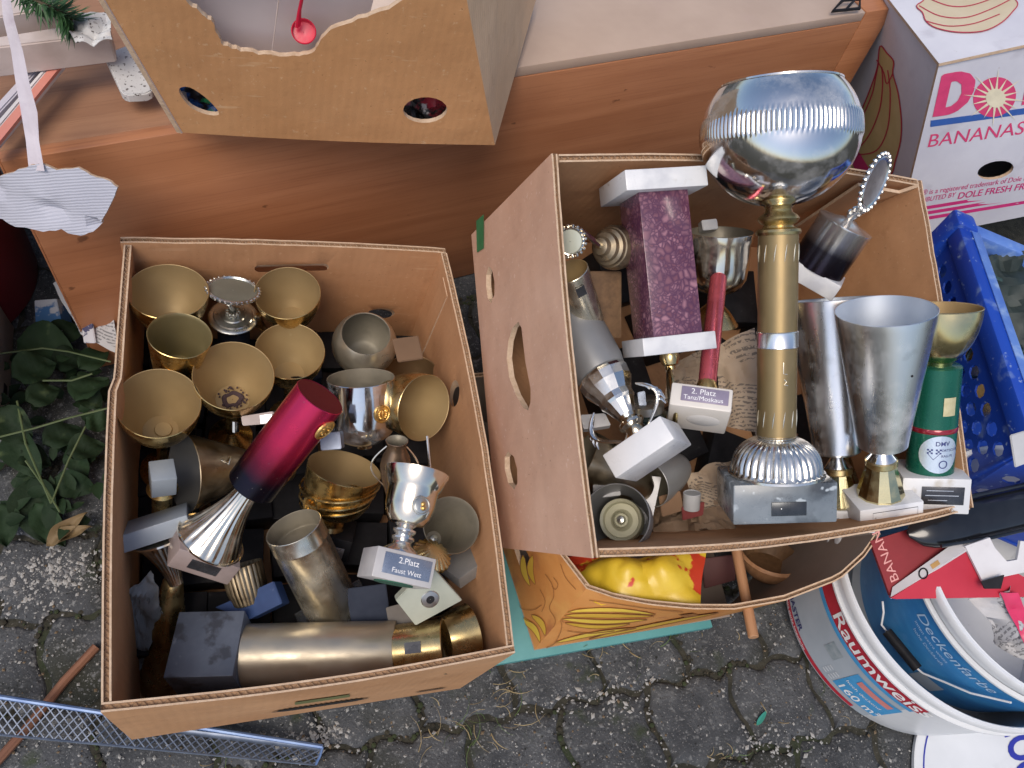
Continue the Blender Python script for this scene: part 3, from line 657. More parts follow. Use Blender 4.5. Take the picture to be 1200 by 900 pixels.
g6, R6, L6 = goblet('gold goblet with brown crusty stain at the bottom, in the middle of the cluster', (274, 440), .240, 92, .88, 93, .20, deep=.066, plinth=BLACKP)
st = MB(); rn = random.Random(5); zf = L6 - .066 + .0045
st.lathe([(.006, zf + .0002), (.0085, zf + .0022), (.0102, zf + .0025), (.0118, zf + .0008)], 26, rmod=lambda a, z, r: 1 + .13 * sin(2 * a + .6) + .08 * sin(5 * a))
for k in range(60):
    a = rn.uniform(0, tau); r = rn.uniform(.008, .017); st.ball((r * cos(a), r * sin(a) * .9, zf + .0015 + max(0, r - .012) * .6), rn.uniform(.0006, .0018), 0, 5, 3)
tag(part('crust', st, flat('brown_crust', (.07, .045, .05), .95), g6), kind='stuff')
mb = MB(); mb.tube([(.004, -R6 * .98, L6 - .03), (.004, -R6 * .9 - .012, L6 - .036), (.006, -R6 - .002, L6 - .05), (.004, -R6 * .75, L6 - .062)], .0035, 8); part('handle', mb, SILVER_W, g6)
g7, R, L = goblet('gold goblet nearest the left wall, in front of the cluster', (186, 472), .241, 94, .87, 86, .20, deep=.07, plinth=BLACKP)
part('cup_stud', MB().lathe([(.0003, .003), (.009, .0028), (.0105, 0)], 20, M=Matrix.Translation((.003, 0, L - .0655))), GOLD_IN, g7)

# small ornate trophy with beaded oval
c = LB(273, 366, .195); Mt, R = rim_frame((273, 366), 56, .74, 88, c)
t = thing('oval_medallion_trophy', 'small pewter trophy with beaded oval medallion on a round foot, between gold goblets', 'trophy', Mt @ Matrix.Translation((0, 0, -.16)), 'trophies packed in the left box')
part('foot', MB().lathe([(.0004, .150), (R, .150), (R, .1522), (R * .93, .1535), (R * .8, .1537), (R * .76, .1552), (R * .5, .1556), (R * .46, .1570), (R * .3, .1575), (.0004, .158)], 40), PEWTER, t)
part('column', MB().lathe([(.0004, 0), (.02, 0), (.02, .15), (.0004, .15)], 24), NAVYD, t)
fb = MB()
for k in range(9): a = tau * k / 9; fb.ball((.007 * cos(a), .007 * sin(a), .1605), .0034, 0, 7, 4)
part('scroll', fb, PEWTER, t)
c2 = LB(273, 340, .222); M2, R2 = rim_frame((273, 340), 60, .52, 94, c2); loc = t.matrix_world.inverted() @ M2 @ Matrix.Rotation(radians(-8), 4, 'Z')
mb = MB().lathe([(.0004, .0), (R2 * .88, .0), (R2 * .92, .0022), (R2, .001), (R2, -.002), (.0004, -.0025)], 44, M=loc, mis=[0, 1, 1, 1, 1]); part('medallion', mb, [pmat('grey_green_glass', (.22, .25, .21), (.28, .31, .27), 10, .22, .5), PEWTER], t)
mb = MB()
for k in range(30): a = tau * k / 30; mb.ball(loc @ Vector((R2 * cos(a), R2 * sin(a), .0008)), .0021, 0, 6, 4)
part('beaded_rim', mb, SILVER, t)
p0 = loc @ Vector((0, -R2 * .9, -.002)); part('bracket', MB().tube([(0, 0, .165), (p0 * .5 + Vector((0, 0, .0835))), tuple(p0)], .003, 8), PEWTER, t)

# round tarnished bowl
c = LB(429, 391, .205); Mr, R = rim_frame((429, 391), 58, .86, 98, c); SR = R * 1.33
t = thing('round_bowl', 'round tarnished bronze bowl with narrowed mouth and scattered dark specks', 'bowl', Mr @ Matrix.Translation((0, 0, -.15)), 'cups packed in the left box')
zc = .15 - sqrt(SR * SR - R * R)
pr = [(max(.0005, SR * sin(a)), zc - SR * cos(a)) for a in [pi * (.10 + (1 - math.asin(R / SR) / pi - .10) * i / 16) for i in range(17)]]
part('bowl', vessel(pr, .0014, 48), [pmat('grey_bronze', (.42, .37, .28), (.52, .47, .37), 16, .36, .8, rvar=.1, spots=[((.16, .13, .09), 40, .62, .72)]), TARN_IN], t)
part('stem', MB().lathe([(.0004, 0), (.025, 0), (.024, .004), (.008, .014), (.007, zc - SR * .9), (.012, zc - SR * .93), (.0004, zc - SR * .9)], 28), TARN, t)
part('badge', MB().lathe([(.0004, .0015), (.013, .001), (.0145, -.001)], 26, M=Matrix.Translation((-.004, -SR * .80, zc - SR * .50)) @ Matrix.Rotation(radians(122), 4, 'X')), PEWTER, t)

# silver cup with gold medal
c = LB(423, 443, .215); Mr, R = rim_frame((423, 443), 79, .29, 87, c)
t = thing('silver_cup', 'polished silver cup with an embossed gold medal, upright right of the pink cylinder', 'cup', Mr @ Matrix.Translation((0, 0, -.13)), 'cups packed in the left box')
bp = [(.012, .045), (R * .55, .047), (R * .80, .053), (R * .93, .063), (R * .98, .076), (R * .985, .10), (R, .13)]
part('bowl', vessel(bp, .0012, 52), [CHROME, TARN_IN], t)
part('stem', MB().lathe([(.0004, .038), (.010, .038), (.010, .041), (.013, .046), (.0004, .046)], 28), CHROME, t)
def disc_on(name, r, mat, M, parent, n=26, dome=.0012):
    mb = MB().lathe([(.0003, dome), (r * .72, dome), (r * .80, dome * .55), (r * .88, dome * 1.25), (r, dome * .9), (r, -.001)], n, M=M); return part(name, mb, mat, parent)
def side_M(phi, R_, z, tilt=0):
    """frame on a round wall at angle phi from the front (-y), outward z"""
    a = radians(-90 + phi); return Matrix.Translation((R_ * cos(a), R_ * sin(a), z)) @ Matrix.Rotation(a, 4, 'Z') @ Matrix.Rotation(radians(90 - tilt), 4, 'Y') @ Matrix.Rotation(pi / 2, 4, 'Z')
def emboss_tree(parent, M, r, mat):
    mb = MB(); mb.tube([M @ Vector((0, -r * .55, .0016)), M @ Vector((0, r * .5, .0018))], r * .09, 6)
    for s in (-1, 1):
        for k in range(5):
            a = -.9 + k * .42; mb.ball(M @ Vector((s * r * .46 * cos(a), r * .5 * sin(a), .0012)), r * .13, 0, 6, 4)
    tag(part('relief', mb, mat, parent), kind='stuff')
disc_on('medal', .0115, MEDAL, side_M(34, R * .99, .093), t); emboss_tree(t, side_M(34, R * .99, .093), .0115, MEDAL)

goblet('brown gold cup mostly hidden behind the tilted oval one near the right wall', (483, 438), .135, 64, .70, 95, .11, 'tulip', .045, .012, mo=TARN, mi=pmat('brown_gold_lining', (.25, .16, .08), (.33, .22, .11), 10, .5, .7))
goblet('gold cup tipped over so its mouth faces right, beside the right wall', (497, 478), .205, 80, .73, 196, .15, 'tulip', .085, .012, mo=BRASS, mi=GOLD_IN)

# pink to navy cylinder on fluted silver foot
M, Lc = AX((232, 652), (375, 465), .905, .845, spin=24)
t = thing('cylinder_trophy', 'cylinder trophy fading from pink red to navy, on a fluted silver neck and brown plinth', 'trophy', M, 'trophies packed in the left box')
RC = 30.5 * .86 / F
RED_AN = gradmat('red_to_navy_anodised', [(0, (.010, .012, .022)), (.22, (.014, .011, .022)), (.42, (.17, .010, .03)), (.66, (.52, .022, .075)), (1, (.60, .03, .10))], Lc * .46, Lc, .23, .78, warp=.02)
z1 = Lc * .46
part('cylinder', vessel([(RC * .4, z1), (RC * .97, z1), (RC, z1 + .001), (RC, Lc)], .0012, 56), [RED_AN, pmat('dark_red_lining', (.16, .01, .025), (.20, .015, .03), 8, .4, .6)], t)
fl = [(.0118 + (RC * 1.34 - .0118) * (1 - q) ** 1.9, .027 + (z1 - .026) * q) for q in [i / 14 for i in range(15)]]
part('fluted_neck', MB().lathe([(.0004, .027), (RC * 1.42, .0265), (RC * 1.42, .0285)] + fl, 120, rmod=lambda a, z, r: 1 + (.05 * abs(sin(a * 9 + z * 14)) - .028 if .030 < z < z1 - .004 else 0)), SILVER_W, t)
part('plinth', MB().box(-.0355, .0355, -.031, .031, 0, .0272, bev=.0012), BROWNM, t)
part('plaque', MB().box(-.017, .017, -.0318, -.0308, .007, .0195, bev=.0003), PLATE, t)
Ms = side_M(40, RC, Lc - .022); disc_on('medal', .0125, MEDAL, Ms, t); 
mb = MB()
for k in range(7): a = tau * k / 7; mb.ball(Ms @ Vector((.0055 * cos(a), .0055 * sin(a), .001)), .0017, 0, 6, 4)
tag(part('relief', mb, MEDAL, t), kind='stuff')

# tarnished cone cup facing left
c = LB(216, 554, .175); Mr, R = rim_frame((216, 554), 95, .37, -6, c); L = .13
t = thing('bell_cup', 'tarnished dark bell shaped cup lying with its grey mouth to the left wall', 'cup', Mr @ Matrix.Translation((0, 0, -L)), 'cups packed in the left box')
part('bowl', vessel(curve_prof('cone', R, .012, .03, L), .0013, 52), [TARN, pmat('dark_grey_lining', (.10, .10, .10), (.14, .14, .135), 9, .45, .3)], t)
part('stem', MB().lathe([(.0004, 0), (.024, 0), (.024, .004), (.009, .012), (.012, .031), (.0004, .031)], 28), TARN, t)
mb = MB(); mb.tube([(.01, -R - .003, L - .022), (.006, -R - .0035, L - .028), (.012, -R - .001, L - .034), (.004, -R - .001, L - .031)], .0012, 6); part('wire_twist', mb, SILVER_W, t)

# grey block trophy behind the bell cup
M, L = AX((190, 588), (191, 538), .93, .875, spin=8)
t = thing('plinth_trophy', 'small grey marble block with a gold ring, upside down behind the bell shaped cup', 'trophy', M, 'trophies packed in the left box')
part('plinth', MB().box(-.013, .013, -.014, .014, .03, .062, bev=.0012), pmat('blue_grey_marble_block', (.26, .30, .34), (.34, .38, .42), 12, .4), t)
part('ring', MB().lathe([(.0004, .022), (.014, .022), (.017, .026), (.014, .0302), (.0004, .0302)], 30), GOLD, t)
part('column', MB().lathe([(.0004, -.05), (.011, -.05), (.011, .022), (.0004, .022)], 24), BRASS, t)

# lying trophy: pale plinth, ribbed foot, gold cup running down the left wall
M, L = AX((180, 608), (209, 690), .900, .922, spin=8)
Mg, Lg = AX((203, 678), (187, 822), .925, .985)
t = thing('long_gold_trophy', 'upturned gold cup with ribbed silver foot and pale grey plinth along the left wall', 'trophy', M, 'trophies packed in the left box')
part('plinth', MB().box(-.036, .036, -.024, .024, 0, .020, bev=.0012), pmat('pale_grey_marble', (.30, .345, .39), (.39, .435, .48), 12, .4, coat=.1), t)
fl = [(.008 + (.027 - .008) * (1 - q) ** 1.7, .024 + .058 * q) for q in [i / 12 for i in range(13)]]
part('fluted_foot', MB().lathe([(.0004, .0238), (.029, .0238), (.029, .026)] + fl + [(.0004, .082)], 96, rmod=lambda a, z, r: 1 + (.06 * abs(sin(a * 10)) - .03 if .028 < z < .078 else 0)), SILVER_W, t)
part('bowl', vessel([(.0085, 0), (.011, .003), (.0135, .02), (.017, .045), (.020, .075), (.023, .11), (.027, Lg)], .0012, 44), [BRASS, GOLD_IN], t).matrix_local = t.matrix_world.inverted() @ Mg

# gold cup with rings on black plinth
c = LB(404, 549, .165); Mr, R = rim_frame((404, 549), 87, .46, 106, c, 0); L = .105
t = thing('ringed_gold_cup', 'shiny gold cup with looped ring handle on a black plinth with silver label', 'cup', Mr @ Matrix.Translation((0, 0, -L)), 'cups packed in the left box')
part('bowl', vessel([(.01, .036), (R * .5, .04), (R * .78, .05), (R * .92, .064), (R * .97, .085), (R, L)], .0012, 52), [GOLD, GOLD_IN], t)
for k, (rr, zz) in enumerate(((.97, .082), (.92, .070), (.86, .060))):
    pts = [(R * (rr + .055) * cos(a), R * (rr + .055) * sin(a), zz + .012 * cos(a)) for a in [tau * i / 40 for i in range(40)]]
    part('ring', MB().tube(pts, .0014, 6, closed=True), BRASS, t)
Ms = side_M(-34, R * .93, .066); part('socket', MB().lathe([(.0105, -.004), (.0115, .006), (.009, .0055), (.008, -.004)], 26, M=Ms), GOLD, t)
part('stem', MB().lathe([(.0004, .022), (.02, .022), (.018, .028), (.009, .033), (.011, .037), (.0004, .037)], 28), BRASS, t)
part('plinth', MB().box(-.034, .034, -.026, .026, -.008, .0222, bev=.001), BLACKP, t)
part('plaque', MB().box(-.012, .027, -.0268, -.0258, -.0045, .010, bev=.0003), PLATE_S, t)

# silver goblet with round medal
M, L = AX((461, 683), (489, 553), .845, .885, spin=20)
t = thing('silver_goblet', 'warm silver goblet with a small round medal on a lettered grey plinth', 'goblet', M, 'cups packed in the left box')
R = 37 * .885 / F
part('plinth', MB().box(-.033, .033, -.024, .024, 0, .031, bev=.0012), pmat('pale_lilac_marble', (.40, .39, .385), (.52, .505, .50), 15, .4, coat=.1), t)
part('felt_pad', MB().lathe([(.0004, -.0012), (.021, -.0012), (.021, .0004), (.0004, .0004)], 30), FELT, t)
mb = MB().box(-.024, .029, -.0250, -.0240, .006, .027, bev=.0003); part('plaque', mb, PLATE_B, t)
mb = MB(); text_to(mb, '2.Platz', .0088, lambda x, y: Vector((.003 + x, -.0253, .0185 + y)), cx=True); text_to(mb, 'Faust Wett', .0072, lambda x, y: Vector((.0025 + x, -.0253, .0085 + y)), cx=True); part('print', mb, WHITEINK, t, 0)
part('stem', MB().lathe([(.0004, .031), (.020, .031), (.019, .034), (.0105, .040), (.0095, .043), (.0125, .046), (.0125, .048), (.009, .0505), (.0125, .054), (.0125, .056), (.008, .058), (.012, .062), (.0004, .062)], 34), SILVER, t)
part('bowl', vessel([(.010, .0615), (R * .55, .063), (R * .70, .070), (R * .78, .082), (R * .80, .100), (R * .86, L - .018), (R * 1.02, L - .002), (R * 1.03, L)], .0012, 52), [SILVER_W, TARN_IN], t)
Ms = side_M(4, R * .83, L - .040); disc_on('medal', .0100, PEWTER, Ms, t)
mb = MB(); mb.ball(Ms @ Vector((.001, .002, .001)), .0028, 0, 8, 5); mb.ball(Ms @ Vector((.002, -.002, .001)), .0032, 0, 8, 5); tag(part('relief', mb, MEDAL, t), kind='stuff')

# grey conical cup and its ribbed foot
c = LB(529, 615, .225); Mr, R = rim_frame((529, 615), 69, .94, 142, c); L = .115
t = thing('conical_cup', 'dull brownish cup facing up, with ribbed brass foot, next to the right wall', 'cup', Mr @ Matrix.Translation((0, 0, -L)), 'cups packed in the left box')
part('bowl', vessel(curve_prof('cone', R, .009, .028, L), .0012, 48), [TARN, TARN_IN], t)
part('stud', MB().lathe([(.0003, .004), (.0045, .003), (.0065, 0)], 20, M=Matrix.Translation((0, 0, .0325))), PEWTER, t)
M2, _ = AX((505, 652), (517, 632), .915, .90); loc = t.matrix_world.inverted() @ M2
part('ribbed_foot', MB().lathe([(.0004, -.004), (.020, -.004), (.0215, 0), (.021, .003), (.014, .008), (.008, .012), (.0004, .012)], 112, rmod=lambda a, z, r: 1 + (.12 * abs(sin(a * 10)) if r > .01 else 0), M=loc), BRASS, t)
M, L = AX((546, 668), (540, 640), .985, .965, spin=30)
t = thing('grey_plinth', 'flat grey marble plinth wedged against the right wall under the dull conical cup', 'plinth', M, 'loose plinths in the left box')
part('block', MB().box(-.024, .024, -.020, .020, 0, .016, bev=.001), pmat('mid_grey_marble', (.17, .17, .17), (.25, .25, .24), 16, .45), t)

# bronze bell with wire loops
M, L = AX((463, 560), (465, 520), .94, .92)
t = thing('bronze_vase', 'small bronze vase with two thin wire loop handles, behind the silver goblet', 'vase', M, 'cups packed in the left box')
part('body', vessel([(.008, -.03), (.016, 0), (.018, .016), (.016, .028), (.0115, .038), (.0105, .045), (.013, .050)], .0012, 40), [pmat('brown_bronze', (.16, .10, .065), (.26, .18, .12), 16, .34, .8, rvar=.1), TARN_IN], t)
for s, k in ((-1, 1.0), (1, .9)):
    pts = [(s * (.011 + .017 * sin(pi * i / 12) * k), -.004, .045 - .055 * i / 12) for i in range(13)]; part('handle', MB().tube(pts, .0011, 6), SILVER_W, t)
M, L = AX((505, 560), (500, 515), .93, .93)
t = thing('wire_rod', 'thin silver rod standing in the gap beside the right wall', 'rod', M); part('rod', MB().tube([(0, 0, -.02), (.001, 0, L + .004)], .0016, 8), SILVER, t)

# satin silver cylinder leaning
c = LB(344, 618, .20); Mr, R = rim_frame((344, 618), 67, .50, 64, c); L = .135
t = thing('silver_cylinder', 'pale silver cylinder cup leaning open end up on a clear base', 'cup', Mr @ Matrix.Translation((0, 0, -L)), 'cups packed in the left box')
part('body', vessel([(R * .96, .004), (R, .006), (R, L - .022), (R * 1.012, L - .021), (R * 1.012, L - .0195), (R, L - .0185), (R, L)], .0012, 52), [BRASS_PALE, TARN_IN], t)
GL = pmat('clear_acrylic', (.75, .80, .85), (.8, .85, .9), 10, .06, trans=.85)
part('base_plate', MB().box(-R * 1.35, R * 1.35, -R * 1.2, R * 1.2, -.004, .0038, bev=.0008), GL, t)

# big lying brass cylinder on slate block
p0 = pd(212, 770, .905); p1 = pd(464, 764, .915)
M = axis_frame(p0, p1, 0); L = (p1 - p0).length; Mi = M
t = thing('lying_column_trophy', 'long lying brass column with a blue grey slate block at its left end', 'trophy', M @ Matrix.Rotation(radians(-22), 4, 'Z'), 'trophies packed in the left box')
R = 36 * .905 / F; zb = 76 * .905 / F
part('plinth', MB().box(-.037, .037, -.037, .037, 0, zb, bev=.0014), SLATE, t)
part('column', MB().lathe([(.0004, zb), (R, zb + .0002), (R, L - .001), (R * .985, L), (R * .80, L + .0002), (.0004, L)], 60), pmat('brassy_silver', (.52, .45, .33), (.59, .52, .40), 7, .40, .8, rvar=.1, spots=[((.42, .30, .18), 12, .62, .90)]), t)
p0 = pd(462, 764, .910); p1 = pd(521, 757, .908); M = axis_frame(p0, p1, 0); L = (p1 - p0).length; R = 31 * .908 / F
t = thing('brass_cup', 'short brass cup with a black label, lying at the end of the long column', 'cup', M, 'cups packed in the left box')
part('body', vessel([(R * .9, .002), (R, .004), (R, L - .006), (R * 1.02, L)], .0014, 50), [BRASS, GOLD_IN], t)
part('plaque', MB().box(-.006, .006, -.0008, .0008, .018, .036, M=Matrix.Rotation(radians(-4), 4, 'Z') @ Matrix.Translation((0, -R - .0004, 0))), PLATE, t)
p0 = pd(520, 750, .930); p1 = pd(551, 741, .945); M = axis_frame(p0, p1, 0); R = 33 * .92 / F; L = (p1 - p0).length
t = thing('brass_bowl', 'flared brass bowl on its side in the near right corner of the left box', 'bowl', M, 'cups packed in the left box')
part('bowl', vessel([(R * .8, 0), (R * .9, .008), (R * .97, L * .6), (R * 1.06, L)], .0014, 50), [BRASS, GOLD_IN], t)

# loose plinths and blocks
def block(label, name, quad, d, th, mat, extra=None, grp='loose plinths in the left box'):
    """quad: four pixel corners of the face turned to the viewer (rim order), at camera depths d"""
    P = [pd(x, y, dd) for (x, y), dd in zip(quad, d if isinstance(d, (list, tuple)) else [d] * 4)]
    c = sum(P, Vector()) / 4; ux = ((P[1] - P[0]) + (P[2] - P[3])).normalized(); uy0 = ((P[3] - P[0]) + (P[2] - P[1])); nz = ux.cross(uy0).normalized()
    if nz.dot(CAMPOS - c) < 0: nz = -nz
    uy = nz.cross(ux); M = mk(c - nz * th, ux, uy, nz); t = thing(name, label, 'plinth', M, grp)
    Q = [M.inverted() @ p for p in P]; mb = MB()
    vs = [(q.x, q.y, th) for q in Q] + [(q.x, q.y, 0) for q in Q]
    bm = bmesh.new(); bv = [bm.verts.new(v) for v in vs]
    for f in ((0, 1, 2, 3), (4, 5, 6, 7), (0, 1, 5, 4), (1, 2, 6, 5), (2, 3, 7, 6), (3, 0, 4, 7)): bm.faces.new([bv[i] for i in f])
    bmesh.ops.bevel(bm, geom=bm.edges[:], offset=.0009, segments=2, affect='EDGES'); bm.verts.index_update()
    mb.add([tuple(v.co) for v in bm.verts], [tuple(v.index for v in f.verts) for f in bm.faces]); bm.free()
    part('block', mb, mat, t); return t, M, th
t, M, th = block('pale green square plinth showing its underside with a screw hole', 'square_plinth', [(504, 662), (542, 704), (487, 733), (464, 704)], [.885, .905, .895, .88], .012, FOAMGREEN)
hp = M.inverted() @ pd(505, 704, .89)
part('washer', MB().lathe([(.0048, th - .002), (.0048, th + .0012), (.0095, th + .001), (.0105, th)], 26, M=Matrix.Translation((hp.x, hp.y, 0))), PEWTER, t)
part('screw_hole', MB().lathe([(.0004, th + .0003), (.0049, th + .0003)], 20, M=Matrix.Translation((hp.x, hp.y, 0))), BLACKP, t)
block('bright navy blue stone block lying under the brown marble plinth', 'blue_block', [(251, 712), (321, 681), (330, 707), (292, 726)], [.93, .925, .915, .92], .02, NAVY)
block('dark navy stone slab under the grey lettered plinth', 'dark_block', [(405, 690), (452, 684), (458, 728), (412, 734)], [.94, .94, .935, .93], .02, NAVYD)
block('dark brown stone block below the pale green square plinth', 'brown_block', [(452, 712), (482, 704), (486, 736), (456, 736)], [.93, .93, .92, .92], .02, pmat('dark_brown_stone', (.10, .085, .07), (.15, .13, .11), 20, .5))
t, M, th = block('brown plinth with a small white label below the stained goblet', 'brown_block', [(282, 488), (320, 482), (322, 496), (284, 499)], [.93, .93, .93, .93], .02, BROWNM)
part('label', MB().box(.003, .017, -.0055, .004, th, th + .0008), PLATE_S, t)
block('small blue grey block between the gold ringed cup and the polished silver cup', 'blue_block', [(374, 508), (398, 506), (400, 526), (376, 528)], .93, .02, PLATE_B)
block('greenish brown box bottom wedge behind the round tarnished bowl', 'cardboard_wedge', [(459, 397), (490, 393), (496, 420), (466, 424)], [1.0, 1.0, .99, .99], .004, pmat('shaded_kraft', (.13, .075, .042), (.17, .10, .055), 8, .9))  # kraft piece with shade worked into its colour
# dark ribbed cup foot in front of the blue block
M, L = AX((290, 690), (282, 660), .94, .94)
t = thing('ribbed_bronze_cup', 'dark ribbed bronze cup deep in the shade beside the brown marble plinth', 'cup', M, 'cups packed in the left box')
part('body', vessel([(.010, -.02), (.019, -.016), (.022, 0), (.023, .028)], .0015, 72, rmod=lambda a, z, r: 1 + .05 * abs(sin(a * 12))), [TARN, TARN_IN], t)
block('small tan stone piece lying in the near left corner of the left box', 'tan_block', [(178, 811), (200, 806), (202, 821), (177, 822)], .985, .015, pmat('tan_stone', (.30, .20, .09), (.36, .25, .12), 20, .6))

# crumpled cloth/paper along the left wall
def crumple(name, label, cat, px, d, mat, amp=.012, n=18, seed=1, freq=28, kind=None, th=.0008, bulge=.0, group=None):
    """crumpled sheet stretched between four pixel corners at depths d"""
    P = [pd(x, y, dd) for (x, y), dd in zip(px, d)]; c = sum(P, Vector()) / 4
    nz = (P[1] - P[0]).cross(P[3] - P[0]).normalized()
    if nz.dot(CAMPOS - c) < 0: nz = -nz
    vs = []; 
    for i in range(n + 1):
        for j in range(n + 1):
            u, v = i / n, j / n
            p = P[0] * (1 - u) * (1 - v) + P[1] * u * (1 - v) + P[2] * u * v + P[3] * (1 - u) * v
            q = (p + Vector((seed * 3.1, seed * 1.7, 0))) * freq
            k = abs(noise.noise(q)) * 1.6 + .5 * abs(noise.noise(q * 2.3)) - .5
            e = noise.noise_vector(q * .8) * amp * .6
            vs.append(p + nz * (amp * k + bulge * sin(pi * u) * sin(pi * v)) + e - c)
    fs = [(i * (n + 1) + j, (i + 1) * (n + 1) + j, (i + 1) * (n + 1) + j + 1, i * (n + 1) + j + 1) for i in range(n) for j in range(n)]
    m = len(vs); mb = MB(); mb.add(vs + [v - nz * th for v in vs], fs + [tuple(m + i for i in reversed(f)) for f in fs])
    bd = [(i, 0) for i in range(n)] + [(n, j) for j in range(n)] + [(n - i, n) for i in range(n)] + [(0, n - j) for j in range(n)]
    ids = [i * (n + 1) + j for i, j in bd]
    mb.add([], []); 
    for a, b in zip(ids, ids[1:] + ids[:1]): mb.f.append((a, b, m + b, m + a)); mb.m.append(0)
    o = mb.build(name, mat if isinstance(mat, list) else [mat], None, 24); o.location = c; return tag(o, label, cat, group, kind)
CLOTH = pmat('grey_cloth', (.22, .24, .25), (.32, .34, .35), 12, .9, bump=.2, bscale=400)
crumple('crumpled_paper', 'crumpled grey paper pushed between the left wall and the long gold cup', 'paper', [(152, 690), (176, 672), (192, 720), (162, 792)], [.90, .89, .92, .96], CLOTH, .010, 16, 2, 40)

# black filler blocks added so gaps at the left box bottom read dark
rb = random.Random(21); prot = None; OCC = [(197, 341), (211, 393), (337, 343), (340, 411), (274, 440), (186, 472)]
occ = [ML.inverted() @ LB(x, y, .03) for x, y in OCC]
for i in range(5):
    for j in range(7):
        x, y = .045 + i * .077 + rb.uniform(-.006, .006), .045 + j * .073 + rb.uniform(-.006, .006)
        if j < 1 and i < 4: continue
        M = ML @ Matrix.Translation((x, y, .0085 + .001 * (i % 2))) @ Matrix.Rotation(rb.uniform(-.12, .12), 4, 'Z')
        if prot is None:
            prot = thing('dark_filler', 'added black filler block that keeps the gaps dark at the bottom of the left box', 'plinth', M, 'dark filler blocks under the cups in the left box')
            pk = part('block', MB().box(-.037, .037, -.036, .036, 0, .042, bev=.001), [BLACKP], prot); src = prot
        else:
            o = src.copy(); COL.objects.link(o); c = pk.copy(); COL.objects.link(c); c.parent = o; o.matrix_world = M @ Matrix.Diagonal((1, rb.uniform(.75, 1.0), rb.uniform(.7, 1.5), 1))

# ------------------------------------------------------------------ trophies in the right box
GR = 'trophies packed in the right box'
# tallest trophy
M, L = AX((909, 600), (914, 82), .895, .822, spin=16)
t = thing('tall_bowl_trophy', 'tallest trophy, a shiny silver ribbed bowl on a brass column and blue grey marble plinth', 'trophy', M, GR)
s = L / 518.0
def zy(y): return (600 - y) * s
part('plinth', MB().box(-.056, .053, -.040, .040, 0, .044, bev=.002), BIGMARBLE, t)
part('plaque', MB().box(-.016, .0205, -.0412, -.0398, .009, .024, bev=.0003), pmat('dark_bronze_plaque', (.045, .05, .055), (.075, .08, .085), 40, .25, .7), t)
part('glint_dot', MB().ball((-.006, -.0412, .017), .0014, 0, 8, 5), SILVER, t)  # silver bead standing in for a highlight dot on the plaque
zd = zy(502); dome = [(.0478 * max(0, 1 - q ** 2.6) ** .5 if q > 0 else .0478, .0445 + (zd - .0445) * q) for q in [i / 16 for i in range(16)]]
part('fluted_dome', MB().lathe([(.0004, .0438), (.0515, .0439), (.0515, .0465), (.0495, .0475)] + [(r, z) for r, z in dome if z > .048] + [(.0225, zd), (.0004, zd)], 204, rmod=lambda a, z, r: 1 + (.05 * abs(cos(a * 17)) - .025 if .049 < z < zd - .003 and r > .024 else 0)), SILVER, t)
CB = pmat('column_brass', (.25, .18, .082), (.32, .235, .115), 9, .44, .7, rvar=.06, stretch=(1, 1, .2), spots=[((.30, .20, .09), 25, .64, .86)])
part('column', MB().lathe([(.0004, zd - .002), (.0206, zd - .002), (.0206, zy(264)), (.0004, zy(264))], 44), CB, t)
part('silver_band', MB().lathe([(.0206, zy(397)), (.0218, zy(396)), (.0213, zy(394)), (.0213, zy(380)), (.0218, zy(378)), (.0206, zy(377))], 44), ALU, t)
for yy in (286, 481):
    cm = MB()
    for k in range(12):
        a = radians(-90) + tau * k / 12 + .1; c = Vector((.0207 * cos(a), .0207 * sin(a), zy(yy))); tn = Vector((-sin(a), cos(a), 0))
        cm.tube([c - Vector((0, 0, .009)) - tn * .0012, c, c + Vector((0, 0, .009)) + tn * .0012], [.0003, .0014, .0003], 6, flat=.5)
    tag(part('cut_marks', cm, BRASS_PALE, t), kind='stuff')

sm_ = MB()
a0 = radians(-88)
for pts in ([(0, .012), (0, 0), (.004, -.001)], [(.001, -.006), (.0035, -.009), (.001, -.012), (.005, -.013)]):
    sm_.tube([Vector((.0208 * cos(a0 + x / .0206), .0208 * sin(a0 + x / .0206), zy(425) + z)) for x, z in pts], .0006, 5)
part('engraving', sm_, BRASS_PALE, t)
part('neck', MB().lathe([(.0004, zy(265)), (.0222, zy(265)), (.0232, zy(262)), (.0222, zy(259)), (.0165, zy(257)), (.0150, zy(254)), (.0190, zy(251)), (.0215, zy(247)), (.0190, zy(243)), (.0150, zy(240)), (.0135, zy(236)), (.0150, zy(233)), (.0125, zy(230)), (.0115, zy(226)), (.0004, zy(226))], 44), BRASS, t)
RS = 91 * .83 / F; zc = zy(152); pr = []
a_lo, a_hi = .15, pi - .87
for i in range(61):
    a = a_lo + (a_hi - a_lo) * i / 60; pr.append((RS * sin(a) * (1.0 if a < pi / 2 else 1.0), zc - RS * .93 * cos(a)))
zb0, zb1 = zy(162), zy(133)
def ribs(a, z, r):
    if r < RS * .5 or not (zb0 < z < zb1): return 1
    k = min(1, (z - zb0) / .003, (zb1 - z) / .003); return 1 + k * (.016 * abs(sin(a * 50)) - .004)
part('bowl', vessel(pr, .0016, 400, rmod=ribs), [CHROME, SILVER], t)
part('rim', MB().lathe([(pr[-1][0] - .002, pr[-1][1] - .001), (pr[-1][0] + .0008, pr[-1][1]), (pr[-1][0] + .0006, pr[-1][1] + .0015), (pr[-1][0] - .002, pr[-1][1] + .001)], 96), CHROME, t)

